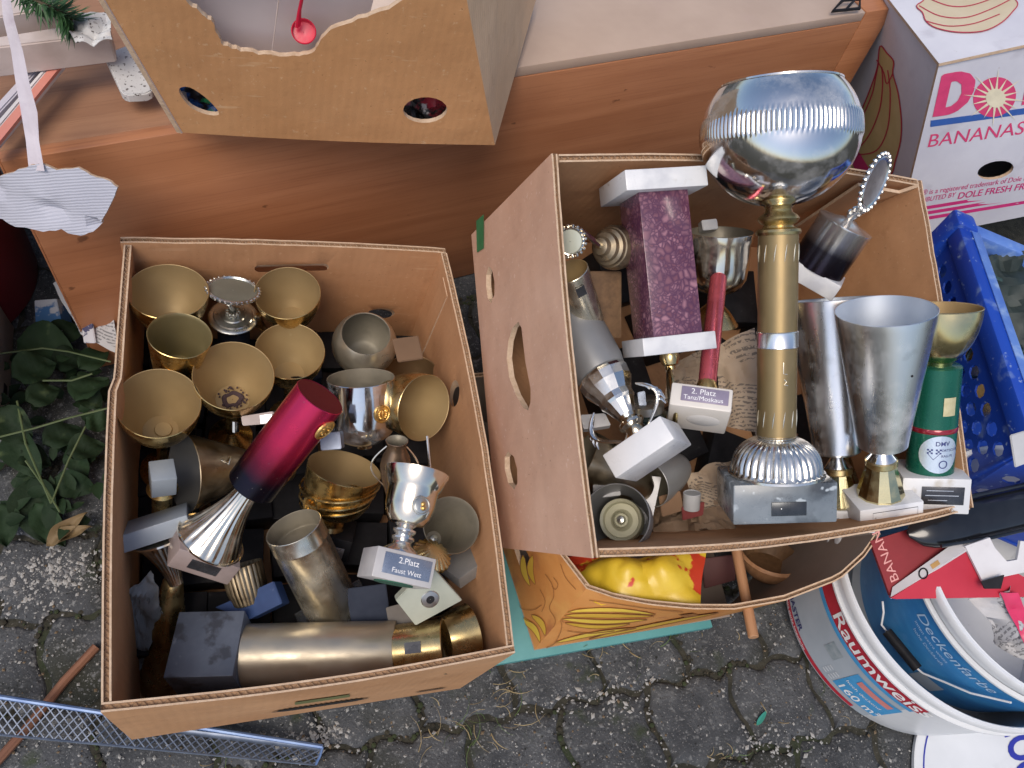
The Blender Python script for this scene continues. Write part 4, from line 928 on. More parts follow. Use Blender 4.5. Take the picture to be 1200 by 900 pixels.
# purple column
M, L = AX((784, 414), (764, 222), .885, .880, spin=24)
t = thing('marble_column_trophy', 'upside down trophy column of purple bubbly marble between two white marble slabs', 'trophy', M, GR)
part('slab', MB().box(-.042, .042, -.031, .031, 0, .019, bev=.0012), WHITEM, t)
part('slab', MB().box(-.046, .046, -.041, .041, L - .008, L + .0135, bev=.0012), WHITEM, t)
mb = MB(); mb.box(-.0280, .0280, -.0285, .0285, .0188, L - .0078, bev=.0006)
part('column', mb, PURPLE, t)
part('knob', MB().lathe([(.0004, .0004), (.010, .0002), (.011, -.005), (.009, -.012), (.0055, -.014), (.0055, -.018), (.0004, -.018)], 26), BRASS, t)
Ml = Matrix.Translation((-.004, -.004, -.047)) @ Matrix.Rotation(radians(74), 4, 'Z') @ Matrix.Rotation(radians(90), 4, 'X')
part('medallion', MB().lathe([(.0004, -.002), (.024, -.002), (.028, 0), (.027, .002), (.0004, .0015)], 36, M=Ml @ Matrix.Diagonal((.8, 1.18, 1, 1))), BRASS, t)

# champagne silver cup behind
M, L = AX((838, 352), (845, 272), .985, .955, spin=0)
t = thing('footed_cup', 'shiny champagne silver cup behind the pink column and left of the tallest trophy', 'cup', M, 'cups packed in the right box'); R = 37 * .955 / F
part('bowl', vessel([(.009, .008), (R * .45, .010), (R * .75, .016), (R * .92, .028), (R * .97, .045), (R * .97, L - .012), (R, L - .010), (R * 1.02, L)], .0012, 52), [SILVER_W, TARN_IN], t)
part('stem', MB().lathe([(.0004, -.03), (.03, -.03), (.02, -.015), (.009, -.004), (.008, .009), (.0004, .009)], 30), BRASS, t)
block('small white marble cube resting at the back wall behind the champagne silver cup', 'white_block', [(822, 258), (840, 256), (842, 268), (824, 270)], [.965] * 4, .02, WHITEM, grp='loose plinths in the right box')

# pink column trophy
M, L = AX((824, 493), (842, 325), .868, .945, spin=3)
t = thing('pink_column_trophy', 'slim pink red column trophy on a cream marble plinth with a violet lettered plate', 'trophy', M, GR)
part('plinth', MB().box(-.038, .026, -.03, .03, 0, .027, bev=.0022), CREAM, t)
part('recess', MB().lathe([(.0004, -.0008), (.015, -.0008), (.017, .0004), (.0004, .0004)], 30, sx=1.1, sy=.8), pmat('pale_grey_pad', (.55, .53, .5), None, 10, .8), t)
part('plaque', MB().box(-.027, .022, -.0312, -.0302, .0065, .0235, bev=.0003), PLATE_V, t)
mb = MB(); text_to(mb, '2. Platz', .0088, lambda x, y: Vector((-.017 + x, -.0315, .0155 + y))); text_to(mb, 'Tanz/Moskaus', .0072, lambda x, y: Vector((-.0245 + x, -.0315, .0085 + y))); part('print', mb, WHITEINK, t, 0)
part('cone_foot', MB().lathe([(.0004, .0268), (.0145, .0268), (.0150, .029), (.0095, .047), (.0004, .047)], 60, rmod=lambda a, z, r: 1 + (.08 * abs(sin(a * 9)) - .04 if z > .03 else 0)), GOLD, t)
part('column', MB().lathe([(.0004, .045), (.0098, .045), (.0102, .10), (.0098, L), (.0088, L + .001), (.0004, L + .001)], 36), PINKR, t)

# cup with winged handles
M, L = AX((764, 536), (704, 437), .845, .89, spin=-14)
t = thing('winged_cup_trophy', 'tilted grey cup in a faceted silver holder with two wing handles and white marble plinth', 'trophy', M, GR)
part('plinth', MB().box(-.037, .037, -.03, .03, -.005, .0235, bev=.0016), WHITEM, t)
zs = .0235; LL = L
part('stem', MB().lathe([(.0004, zs), (.021, zs), (.0205, zs + .003), (.012, zs + .010), (.0105, zs + .014), (.0145, zs + .018), (.0145, zs + .021), (.0095, zs + .026), (.011, zs + .031), (.0004, zs + .031)], 34), SILVER_W, t)
fz = zs + .030
part('faceted_cup', MB().lathe([(.0004, fz), (.011, fz), (.018, fz + .016), (.0205, fz + .019), (.0205, fz + .026), (.0285, fz + .040), (.030, fz + .050), (.0285, fz + .054), (.0004, fz + .054)], 14), SILVER, t, 12)
wz = fz + .02
part('cup', vessel([(.023, fz + .053), (.0285, fz + .056), (.031, fz + .066), (.033, fz + .10), (.035, fz + .16)], .0014, 52), [GREYCUP, GREYCUP], t)
for sg in (-1, 1):
    pts = [(sg * (.016 + .020 * sin(pi * q) + .012 * q), -.006, zs + .006 + .046 * q) for q in [i / 10 for i in range(11)]]
    hm = MB().tube(pts, [.0016, .0022, .0028, .0032, .0034, .0034, .0034, .0032, .003, .0026, .0012], 8, flat=.5)
    for k in range(4, 10):
        p = Vector(pts[k]); hm.tube([p, p + Vector((sg * .004, 0, -.004)), p + Vector((sg * .0045, 0, -.010))], [.0022, .002, .0006], 6, flat=.5)
    part('wing_handle', hm, SILVER, t)

# brass cone, wood block, bronze foot with medallion at the left
M, L = AX((704, 405), (668, 318), .93, .86, spin=0)
t = thing('brass_cone_cup', 'long brass cone shaped cup with a small dark label along the left wall', 'cup', M, 'cups packed in the right box'); R = 22 * .87 / F
part('bowl', vessel([(.010, 0), (.017, L * .5), (R, L)], .0012, 44), [BRASS_PALE, GOLD_IN], t)
part('plaque', MB().box(-.005, .005, -.0006, .0006, 0, .013, M=Matrix.Rotation(radians(8), 4, 'Z') @ Matrix.Translation((0, -R * .955, L - .022)) @ Matrix.Rotation(radians(7), 4, 'X')), PLATE, t)
block('brown wooden block standing between the brass cone and the purple marble column', 'wood_block', [(684, 318), (728, 318), (729, 396), (700, 398)], [.915, .93, .94, .935], .04, WOOD, grp='loose plinths in the right box')
M, L = AX((718, 290), (694, 288), .90, .868, spin=0)
t = thing('bronze_medallion_trophy', 'ridged bronze foot with a beaded silver medallion poking past the left wall edge', 'trophy', M, GR); R = 27 * .88 / F
part('foot', MB().lathe([(.0004, -.012), (R * .96, -.012), (R, -.006), (R * .99, 0), (R * .9, .006), (R * .84, .0065), (R * .8, .011), (R * .66, .0125), (R * .62, .018), (R * .42, .02), (R * .36, .026), (R * .18, .028), (.0004, .028)], 44), TARN, t)
loc = t.matrix_world.inverted() @ axis_frame(pd(668, 283, .845), pd(660, 279, .815), 0)
part('medallion', MB().lathe([(.0004, 0), (.0125, 0), (.0140, .0015), (.0155, 0), (.0155, -.002), (.0004, -.003)], 40, M=loc, mis=[0, 1, 1, 1, 1]), [pmat('pale_green_glass', (.42, .45, .38), (.5, .53, .46), 10, .25, .3), SILVER], t)
bd = MB()
for k in range(20): a = tau * k / 20; bd.ball(loc @ Vector((.0165 * cos(a), .0165 * sin(a), 0)), .0021, 0, 7, 4)
part('beaded_rim', bd, SILVER_W, t)
e0 = Vector((0, 0, .026)); e1 = loc @ Vector((.0165, 0, -.001)); part('bracket', MB().tube([e0, (e0 * .5 + e1 * .5) + Vector((0, -.002, .002)), e1], [.004, .003, .0022], 8), SILVER_W, t)

# chrome and dark cylinder with beaded medallion
M, L = AX((934, 338), (990, 264), 1.03, .955, spin=0)
M = axis_frame(pd(946, 330, .992), pd(990, 264, .955), 0)
t = thing('medallion_cylinder_trophy', 'cylinder trophy fading from silver to black, topped by a beaded oval medallion', 'trophy', M, GR)
R = 32 * .97 / F; L = (pd(990, 264, .955) - pd(946, 330, .992)).length
part('cylinder', MB().lathe([(.0004, .02), (R, .02), (R, L - .002), (R * 1.03, L), (R * 1.03, L + .002), (R * .8, L + .003), (R * .45, L + .006), (.008, L + .009), (.0004, L + .009)], 50), gradmat('silver_to_black', [(0, (.03, .02, .03)), (.45, (.05, .045, .06)), (.72, (.50, .48, .50)), (1, (.66, .64, .63))], .02, L, .22, .85), t)  # colour runs from near black below to silver on top
part('plinth', MB().box(-.036, .036, -.03, .03, 0, .021, bev=.0012), WHITEM, t)
mc = t.matrix_world.inverted() @ pd(1025, 214, .925); mt = t.matrix_world.inverted() @ pd(1040, 184, .922)
zz = (mt - mc).normalized(); vn = (t.matrix_world.inverted() @ CAMPOS - mc).normalized(); side = zz.cross(vn).normalized(); nn = (vn * .42 + side * .9).normalized(); nn = (nn - zz * nn.dot(zz)).normalized()
loc = mk(mc, zz.cross(nn), zz, nn)
part('medallion', MB().lathe([(.0004, .0005), (.0235, .0005), (.026, .002), (.028, .0005), (.028, -.0025), (.0004, -.003)], 44, M=loc @ Matrix.Diagonal((.92, 1.14, 1, 1)), mis=[0, 1, 1, 1, 1]), [pmat('grey_engraved_disc', (.35, .31, .31), (.44, .40, .40), 60, .35, .7, bump=.15, bscale=200), SILVER], t)
bd = MB()
for k in range(26): a = tau * k / 26; bd.ball(loc @ Vector((.0272 * cos(a), .0335 * sin(a), 0)), .0030, 0, 7, 4)
part('beaded_rim', bd, SILVER, t)
e1 = loc @ Vector((0, -.033, -.001)); e0 = Vector((0, 0, L + .014))
sm_ = MB().tube([e0, e0 * .5 + e1 * .5 + Vector((.001, 0, 0)), e1], [.007, .004, .006], 10)
for k in range(5): q = k / 4; sm_.ball(e0 * (1 - q) + e1 * q + Vector((.004 * (-1) ** k, -.002, 0)), .0036, 0, 7, 4)
part('ornate_stem', sm_, SILVER, t)
ge = MB(); rg = random.Random(4)
gp = pd(926, 300, .99)
t = thing('gold_leaf_fan', 'fan of thin gold leaves behind the brass column of the tallest trophy', 'ornament', Matrix.Translation(gp), GR)
for k in range(7):
    lf = MB(); a = CAMROT @ Vector((cos(-.5 + k * .13), sin(-.5 + k * .13), -.1)); u = a.normalized(); n_ = (CAMPOS - gp).normalized(); v = n_.cross(u).normalized()
    leaf_mesh(lf, .034, .0035, .3, .05, 6, 1, M=mk(Vector((-.012, 0, 0)) + v * (k - 3) * .0022, u, v, u.cross(v))); part('gold_leaf', lf, BRASS_PALE, t)

# aluminium cups on faceted gold feet
def alu_cup(label, base, rim, db, dr, maj, spin, plate):
    M, L = AX(base, rim, db, dr, spin); R = maj * .5 * dr / F
    t = thing('aluminium_cup_trophy', label, 'trophy', M, 'tall aluminium cups with faceted gold feet')
    part('plinth', MB().box(-.037, .037, -.029, .029, 0, .027, bev=.0014), WHITEM, t)
    if plate == 0: part('plaque', MB().box(-.030, -.002, -.0302, -.0288, .004, .018, bev=.0003), PLATE, t)
    else:
        mb = MB(); ring_to(mb, [(-.022, .004), (.030, .004), (.030, .021), (-.022, .021)], .0008, lambda x, y: Vector((x, -.0293, y))); part('label_frame', mb, PLATE, t, 0)
    part('faceted_foot', MB().lathe([(.0004, .0268), (.0265, .0268), (.0265, .029), (.0215, .047), (.0175, .062), (.0168, .066), (.0004, .066)], 12), pmat('bright_gold', (.66, .58, .32), (.72, .64, .38), 12, .14, 1.0, rvar=.06), t, 8)
    part('foot_ring', MB().lathe([(.0165, .0655), (.0178, .067), (.0178, .073), (.0165, .0745), (.0004, .0745)], 40), BRASS, t)
    part('cone_stem', MB().lathe([(.0004, .074), (.0165, .074), (.0135, .078), (.009, .085), (.0072, .092), (.0004, .092)], 40), CHROME, t)
    zc0 = .0900; r0 = R * .54
    part('cup', vessel([(r0 * .5, zc0), (r0 * .85, zc0 + .0012), (r0, zc0 + .004), (r0 * 1.03, zc0 + .012), (R * .985, L - .008), (R, L)], .0011, 72, floor=.002), [ALU, ALU_IN], t)
    return t, L, R
ta, L, R = alu_cup('tall brushed aluminium cup in front, with its blue grey inside showing', (1031, 601), (1038, 364), .965, .868, 112, 26, 1)
part('dark_speck', MB().ball((.010, -R * .80, L - .062), .0016, 0, 6, 4), BLACKP, ta)
alu_cup('tall aluminium cup half hidden between the tall brass column and the front aluminium cup', (984, 616), (974, 351), 1.0, .968, 100, 4, 0)

# green column with gold bowl
M, L = AX((1086, 589), (1104, 361), .985, .925, spin=16)
t = thing('green_column_trophy', 'green cylinder trophy with gold bowl and round silver sticker, leaning on the right wall', 'trophy', M, GR)
R = 43 * .93 / F; rc = 26 * .96 / F; zg0 = .043; zg1 = L - .068
part('plinth', MB().box(-.037, .037, -.033, .033, 0, .044, bev=.0014), WHITEM, t)
part('plaque', MB().box(-.016, .030, -.0342, -.0328, .012, .034, bev=.0003), PLATE, t)
mb = MB()
for k, (a, b) in enumerate(((-.011, .018), (-.012, .024), (-.009, .012))): mb.box(a, b, -.03445, -.0341, .029 - k * .006, .0298 - k * .006)
part('plaque_lines', mb, PLATE_S, t, 0)
part('column', MB().lathe([(.0004, zg0), (rc, zg0), (rc, zg1), (rc * .9, zg1 + .002), (.0004, zg1 + .002)], 50), GREENM, t)
part('red_band', MB().lathe([(rc, zg0 + .052), (rc + .0006, zg0 + .053), (rc + .0006, zg0 + .057), (rc, zg0 + .058)], 50), REDGLASS, t)
mb = MB(); a0 = radians(-90 + 6)
def on_col(x, y, off=.0006, a0=a0, z0=zg0 + .028): a = a0 + x / rc; return Vector(((rc + off) * cos(a), (rc + off) * sin(a), z0 + y))
def disc_pts(r, n=28, cx=0, cy=0): return [(cx + r * cos(tau * i / n), cy + r * sin(tau * i / n)) for i in range(n)]
k_ = 8
for i in range(k_):
    rr0, rr1 = .023 * i / k_, .023 * (i + 1) / k_
    for j in range(28):
        a, b = tau * j / 28, tau * (j + 1) / 28
        mb.add([on_col(r * cos(q), r * sin(q)) for r, q in ((rr0 + 1e-5, a), (rr1, a), (rr1, b), (rr0 + 1e-5, b))], [(0, 1, 2, 3)])
part('sticker', mb, pmat('silver_sticker', (.58, .66, .74), (.68, .76, .84), 20, .3, .6), t)
mb = MB(); P2 = lambda x, y: on_col(x, y, .0009)
for i in range(3):
    for j in range(3):
        if (i + j) % 2 == 0: poly_to(mb, [(-.014 + i * .002, .001 + j * .002), (-.012 + i * .002, .001 + j * .002), (-.012 + i * .002, .003 + j * .002), (-.014 + i * .002, .003 + j * .002)], P2); poly_to(mb, [(-.005 + i * .002, .001 + j * .002), (-.003 + i * .002, .001 + j * .002), (-.003 + i * .002, .003 + j * .002), (-.005 + i * .002, .003 + j * .002)], P2)
ring_to(mb, [(-.013, .001), (-.007, -.006)], .0006, P2, closed=False); ring_to(mb, [(-.001, .001), (-.007, -.006)], .0006, P2, closed=False)
ring_to(mb, disc_pts(.0045, 16, .004, -.012), .0012, P2)
text_to(mb, 'DMV', .0075, lambda x, y: P2(-.006 + x, .011 + y), bold=.01); text_to(mb, 'ORTSCLUB', .0042, lambda x, y: P2(.001 + x, .004 + y)); text_to(mb, 'RALLYE', .0042, lambda x, y: P2(.001 + x, -.003 + y))
part('print', mb, flat('dark_blue_ink', (.03, .04, .16), .5), t, 0)
a0g = radians(-90 + 20); mb = MB()
gl = lambda x, y: Vector(((rc + .0008) * cos(a0g + x / rc), (rc + .0008) * sin(a0g + x / rc), zg0 + .086 + y))
for i in range(6):
    x0, x1 = -.007 + i * .0024, -.007 + (i + 1) * .0024; mb.add([gl(x0, -.011), gl(x1, -.011), gl(x1, .011), gl(x0, .011)], [(0, 1, 2, 3)])
part('label', mb, pmat('pale_gold_label', (.52, .46, .26), (.60, .54, .33), 160, .5, .3), t)
part('bowl', vessel([(.35 * R, zg1 + .001)] + [(max(.36 * R, R * sin(a)), zg1 + .001 + (L - zg1 - .001) * (1 - cos(a))) for a in [pi / 2 * (.25 + .75 * i / 14) for i in range(15)]] + [(R * 1.01, L + .0005)], .0012, 56), [pmat('pale_gold', (.60, .50, .26), (.68, .58, .33), 12, .22, 1.0, rvar=.1, spots=[((.40, .31, .15), 26, .62, .85)]), GOLD_IN], t)

# dark red ball between the cups
M, L = AX((987, 535), (986, 505), 1.03, 1.02)
t = thing('red_ball_cup', 'dark red glossy ball shaped cup seen between the two aluminium cups', 'cup', M, 'cups packed in the right box')
part('ball', MB().ball((0, 0, .03), .030, 0, 30, 16, .75), REDGLASS, t); part('stem', MB().lathe([(.0004, -.04), (.02, -.04), (.01, 0), (.014, .012), (.0004, .012)], 26), BRASS, t)

# round grey cup seen from its open end with nested cream disc
c = pd(722, 606, .875); Mr, R = rim_frame((722, 606), 80, .98, 30, c); L = .10
t = thing('speaker_like_cup', 'dark grey cup with a nested cream disc inside, at the near left corner', 'cup', Mr @ Matrix.Translation((0, 0, -L)), 'cups packed in the right box')
part('bowl', vessel(curve_prof('tulip', R, .02, 0, L), .0014, 56), [GREYCUP, GREYCUP], t)
part('cream_disc', MB().lathe([(.0004, L - .034), (.0075, L - .034), (.0085, L - .030), (.010, L - .034), (.0125, L - .036), (.019, L - .036), (.0205, L - .030), (.0235, L - .028), (.0245, L - .034), (.0245, L - .044), (.0004, L - .044)], 48), pmat('olive_cream', (.38, .37, .26), (.46, .45, .33), 20, .42, .25), t)
part('hub', MB().lathe([(.0004, L - .026), (.0040, L - .027), (.0055, L - .034)], 24), PEWTER, t)
block('white marble slab standing upright behind the cup with the cream disc', 'white_block', [(742, 556), (775, 559), (764, 612), (738, 622)], [.965, .965, .955, .955], .012, WHITEM, grp='loose plinths in the right box')
block('pale grey marble slab between the left wall and the dark grey cup', 'white_block', [(693, 544), (722, 553), (728, 580), (696, 584)], [.93, .93, .92, .92], .015, GREYM, grp='loose plinths in the right box')
block('white slab corner peeking past the left wall beside the left wing handle', 'white_block', [(680, 486), (709, 484), (716, 498), (684, 503)], [.92, .92, .915, .915], .015, WHITEM, grp='loose plinths in the right box')
# dark jar
M, L = AX((757, 520), (757, 478), .985, .965)
t = thing('glass_jar', 'dark green glass jar with a grey lid under the purple column trophy', 'jar', M, 'cups packed in the right box')
part('body', MB().lathe([(.0004, -.02), (.024, -.02), (.025, L - .006), (.018, L), (.0004, L)], 34), pmat('dark_green_glass', (.010, .022, .016), (.015, .03, .02), 10, .1, coat=.5), t)
part('lid', MB().lathe([(.0215, L - .002), (.0215, L + .008), (.016, L + .010), (.0004, L + .008)], 34), PEWTER, t)
block('small blue grey block leaning beside the glass jar', 'blue_block', [(747, 460), (756, 458), (758, 478), (750, 481)], .95, .012, PLATE_B, grp='loose plinths in the right box')
# bronze dark cup deep in the box
for lab, b, tp, db, dt, r in (('dark bronze cup lying under the white marble plinth of the winged trophy', (760, 575), (700, 545), .965, .95, .034), ('dark grey cup lying deep under the cream marble plinth', (800, 545), (772, 560), 1.0, .97, .03)):
    M, L = AX(b, tp, db, dt); t = thing('dark_cup', lab, 'cup', M, 'cups packed in the right box'); part('bowl', vessel(curve_prof('tulip', r, .012, 0, L + .02), .0013, 44), [TARN if r > .032 else GREYCUP, TARN_IN], t)

# newspaper
def papermat(name, c1, c2, dark):
    m, t, b = newmat(name); L = t.links.new
    tc = N(t, 'ShaderNodeTexCoord'); mp = N(t, 'ShaderNodeMapping'); mp.inputs['Rotation'].default_value = (.4, .5, .35); L(tc.outputs['Object'], mp.inputs[0])
    sp = N(t, 'ShaderNodeSeparateXYZ'); L(mp.outputs[0], sp.inputs[0])
    wv = N(t, 'ShaderNodeMath', operation='FRACT'); ml = N(t, 'ShaderNodeMath', operation='MULTIPLY'); L(sp.outputs[1], ml.inputs[0]); ml.inputs[1].default_value = 260; L(ml.outputs[0], wv.inputs[0])
    gt = N(t, 'ShaderNodeMath', operation='GREATER_THAN'); L(wv.outputs[0], gt.inputs[0]); gt.inputs[1].default_value = .52
    n1 = N(t, 'ShaderNodeTexNoise'); n1.inputs['Scale'].default_value = 330; n1.inputs['Detail'].default_value = 3; L(mp.outputs[0], n1.inputs['Vector'])
    g2 = N(t, 'ShaderNodeMath', operation='GREATER_THAN'); L(n1.outputs[0], g2.inputs[0]); g2.inputs[1].default_value = .47
    n2 = N(t, 'ShaderNodeTexNoise'); n2.inputs['Scale'].default_value = 13; L(mp.outputs[0], n2.inputs['Vector'])
    g3 = N(t, 'ShaderNodeMath', operation='GREATER_THAN'); L(n2.outputs[0], g3.inputs[0]); g3.inputs[1].default_value = .46
    m1 = N(t, 'ShaderNodeMath', operation='MULTIPLY'); L(gt.outputs[0], m1.inputs[0]); L(g2.outputs[0], m1.inputs[1]); m2 = N(t, 'ShaderNodeMath', operation='MULTIPLY'); L(m1.outputs[0], m2.inputs[0]); L(g3.outputs[0], m2.inputs[1])
    n3 = N(t, 'ShaderNodeTexNoise'); n3.inputs['Scale'].default_value = 18; L(tc.outputs['Object'], n3.inputs['Vector'])
    rp = N(t, 'ShaderNodeValToRGB'); L(n3.outputs[0], rp.inputs[0]); rp.color_ramp.elements[0].color = c4(c1); rp.color_ramp.elements[1].color = c4(c2); rp.color_ramp.elements[0].position = .35; rp.color_ramp.elements[1].position = .65
    mx = N(t, 'ShaderNodeMix', data_type='RGBA'); ms = N(t, 'ShaderNodeMath', operation='MULTIPLY'); L(m2.outputs[0], ms.inputs[0]); ms.inputs[1].default_value = .75; L(ms.outputs[0], mx.inputs[0]); L(rp.outputs[0], mx.inputs[6]); mx.inputs[7].default_value = c4(dark)
    L(mx.outputs[2], b.inputs['Base Color']); b.inputs['Roughness'].default_value = .9; return m
NEWS = papermat('old_newspaper', (.36, .27, .19), (.46, .36, .26), (.10, .085, .075))
NEWSG = papermat('grey_newspaper', (.42, .42, .42), (.52, .52, .53), (.12, .12, .13))
NP = 'crumpled newspaper in the right box'
crumple('newspaper', 'yellowed newspaper sheet crumpled between the pink column and the tallest trophy', 'newspaper', [(838, 412), (884, 384), (896, 508), (846, 500)], [.97, .95, .93, .96], NEWS, .010, 22, 3, 26, group=NP)
crumple('newspaper', 'yellowed newspaper wad between the hanging brass medallion and the pink column', 'newspaper', [(778, 425), (836, 402), (832, 476), (782, 472)], [.985, .985, .98, .99], NEWS, .014, 18, 4, 34, group=NP)
crumple('newspaper', 'crumpled newspaper between the cream plinth and the big blue grey marble plinth', 'newspaper', [(806, 558), (856, 540), (866, 578), (812, 600)], [1.0, .99, .97, .98], NEWS, .013, 18, 5, 36, group=NP)
crumple('newspaper', 'brownish torn newspaper on the box bottom left of the big marble plinth', 'newspaper', [(765, 582), (842, 570), (862, 622), (766, 628)], [1.0, .99, .96, .97], pmat('brown_paper', (.20, .13, .08), (.30, .21, .14), 20, .9), .018, 20, 6, 40, group=NP)
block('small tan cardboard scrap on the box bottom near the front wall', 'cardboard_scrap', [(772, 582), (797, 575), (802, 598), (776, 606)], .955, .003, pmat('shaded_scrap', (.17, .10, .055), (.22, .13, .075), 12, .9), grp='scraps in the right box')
block('red edged paper scrap on the box bottom beside the tan cardboard scrap', 'red_scrap', [(799, 594), (826, 588), (824, 604), (800, 610)], .952, .003, flat('red_print', (.16, .015, .014), .7), grp='scraps in the right box')
M, L = AX((810, 596), (811, 578), .955, .95)
t = thing('bottle_cap', 'small pale plastic cap lying in the crumpled newspaper left of the marble plinth', 'cap', M); part('shell', vessel([(.010, 0), (.0105, L)], .0015, 26), [GREYM, GREYM], t)

# more black fillers, added to darken the floor of the right box
for (x, y, h) in ((.10, .08, .04), (.17, .20, .05), (.10, .29, .05), (.25, .12, .035), (.26, .27, .05), (.34, .20, .05), (.36, .31, .05), (.43, .24, .04), (.44, .12, .04), (.34, .08, .03), (.19, .34, .06)):
    o = src.copy(); COL.objects.link(o); c = pk.copy(); COL.objects.link(c); c.parent = o; o['label'] = 'added black filler block that keeps the gaps dark at the bottom of the right box'; o['group'] = 'dark filler blocks under the trophies in the right box'
    o.matrix_world = MR @ Matrix.Translation((x, y, .0085)) @ Matrix.Rotation(rb.uniform(-.6, .6), 4, 'Z') @ Matrix.Diagonal((1.05, 1.05, h / .042, 1))

# ------------------------------------------------------------------ cabinet behind
A = pz(-3, 190, .40); B = pz(1042, 20, .40)
cu_ = (A - B).normalized(); upc = -(CAMROT @ Vector((600 - 600, 985 - 450, F))).normalized(); upc = (upc - cu_ * upc.dot(cu_)).normalized(); bk = cu_.cross(upc) * -1
if bk.y < 0: bk = -bk
CL = (A - B).length
MC = mk(A - upc * .40, -cu_, bk, upc)
def woodmat(name, c1, c2, dk, rough, coat=.0):
    m, t, b = newmat(name); L = t.links.new
    tc = N(t, 'ShaderNodeTexCoord')
    def nz(scale, st, det=5, di=0.0):
        mp = N(t, 'ShaderNodeMapping'); mp.inputs['Scale'].default_value = st; L(tc.outputs['Object'], mp.inputs[0]); n = N(t, 'ShaderNodeTexNoise'); n.inputs['Scale'].default_value = scale; n.inputs['Detail'].default_value = det; n.inputs['Distortion'].default_value = di; L(mp.outputs[0], n.inputs['Vector']); return n.outputs[0]
    def mr(x, a, b_, c=0, d=1):
        r = N(t, 'ShaderNodeMapRange'); L(x, r.inputs[0])
        for k, v in zip((1, 2, 3, 4), (a, b_, c, d)): r.inputs[k].default_value = v
        return r.outputs[0]
    def mix(f, a, c):
        x = N(t, 'ShaderNodeMix', data_type='RGBA'); L(f, x.inputs[0])
        if isinstance(a, tuple): x.inputs[6].default_value = c4(a)
        else: L(a, x.inputs[6])
        x.inputs[7].default_value = c4(c); return x.outputs[2]
    col = mix(mr(nz(4, (.5, 5, 8), 6, .8), .35, .65), c1, c2)
    col = mix(mr(nz(6, (1.2, 40, 60), 4), .52, .72, 0, .45), col, dk)
    col = mix(mr(nz(22, (1.2, 30, 46), 3), .60, .74, 0, .5), col, dk)
    col = mix(mr(nz(30, (1, 1, 1.6), 4), .69, .73, 0, .7), col, tuple(x * .45 for x in dk))
    col = mix(mr(nz(5, (1, 1, 1), 6), .56, .8, 0, .5), col, dk)
    L(col, b.inputs['Base Color']); b.inputs['Coat Weight'].default_value = coat; b.inputs['Coat Roughness'].default_value = .3
    L(mr(nz(9, (1, 1, 1), 6), .3, .7, rough - .1, rough + .14), b.inputs['Roughness'])
    bp = N(t, 'ShaderNodeBump'); bp.inputs['Strength'].default_value = .15; bp.inputs['Distance'].default_value = .001; L(nz(22, (1.2, 30, 46), 3), bp.inputs['Height']); L(bp.outputs[0], b.inputs['Normal'])
    return m
VENEER = woodmat('orange_brown_veneer', (.36, .145, .064), (.44, .19, .088), (.25, .092, .042), .42, .1)
VENEER_T = woodmat('brown_veneer_top', (.29, .145, .08), (.36, .19, .105), (.20, .095, .05), .55)
BEIGE = pmat('beige_pink_laminate', (.44, .325, .25), (.51, .385, .30), 6, .5, bump=.05, bscale=300, spots=[((.46, .33, .28), 10, .62, .85)])
BEIGE_E = pmat('beige_edge_strip', (.50, .36, .31), (.55, .41, .355), 10, .5)
cab = thing('cabinet', 'long low orange brown wooden cabinet behind the cardboard boxes, with beige board on top', 'cabinet', MC)
def cuv(px): return px
def seam_x(px, py): return uvp(px, py, MC.translation, -cu_, upc)[0]
xs = seam_x(1010, 25)
part('front_panel', MB().box(.003, xs - .0015, 0, .018, 0, .3995, bev=.0015), VENEER, cab)
part('side_panel', MB().box(xs + .0015, CL, .0006, .45, 0, .416, bev=.0015), VENEER, cab)
part('side_panel', MB().box(0, .0028, .002, .45, 0, .398, bev=.001), VENEER, cab)
part('top_panel', MB().box(.003, xs - .0015, .0185, .45, .383, .3985, bev=.001), VENEER_T, cab)
x0 = seam_x(560, 92)
part('beige_board', MB().box(x0, xs - .001, .001, .45, .4, .4155, bev=.0012), [BEIGE], cab)
part('back_panel', MB().box(.003, xs - .0015, .4505, .456, 0, .3985), VENEER_T, cab)
bp = pd(988, 6, depth(pz(988, 6, .42)) - .004)
t = thing('plastic_clip', 'small black plastic frame lying on the beige board near the cabinet right end', 'clip', Matrix.Translation(bp))
pts = [pz(975, 13, .424) - bp, pz(988, 0, .426) - bp, pz(1008, -1, .424) - bp, pz(1007, 10, .424) - bp]
mb = MB().tube(pts, .003, 6, closed=True); mb.tube([pts[0] * .5 + pts[3] * .5, pts[1] * .3 + pts[2] * .7], .002, 6); part('frame', mb, BLACKP, t)

# ------------------------------------------------------------------ upper left golden box on the cabinet
zt = .435
b0 = pz(207, 155, zt); b1 = pz(580, 170, zt); U = (b1 - b0); back = pz(628, 0, zt) - b1
hn = Vector((U.y, -U.x, 0)).normalized(); hn = hn if hn.y < 0 else -hn   # outward (viewer side) normal
upv = (Vector((0, 0, 1)) + hn * .10).normalized()
def hitv(px, py): r = ray(px, py); n_ = U.cross(upv).normalized(); return CAMPOS + r * ((b0 - CAMPOS).dot(n_) / r.dot(n_))
t0 = hitv(115, 0); t1 = hitv(547, 0); kz = .26 / ((t0 - b0).dot(upv)); T0 = b0 + (t0 - b0) * kz; T1 = b1 + (t1 - b1) * (.26 / ((t1 - b1).dot(upv)))
Mtop = Matrix.Translation(b0); gl_ = [KRAFT_GOLD, pmat('white_lined_cardboard', (.62, .53, .49), (.70, .62, .58), 8, .85), KRAFT_EDGE, FLUTE]
tb = thing('cardboard_box', 'golden brown cardboard box with torn hand hole and two oval holes, on the cabinet', 'cardboard box', Mtop)
w_, h_ = .38, .26
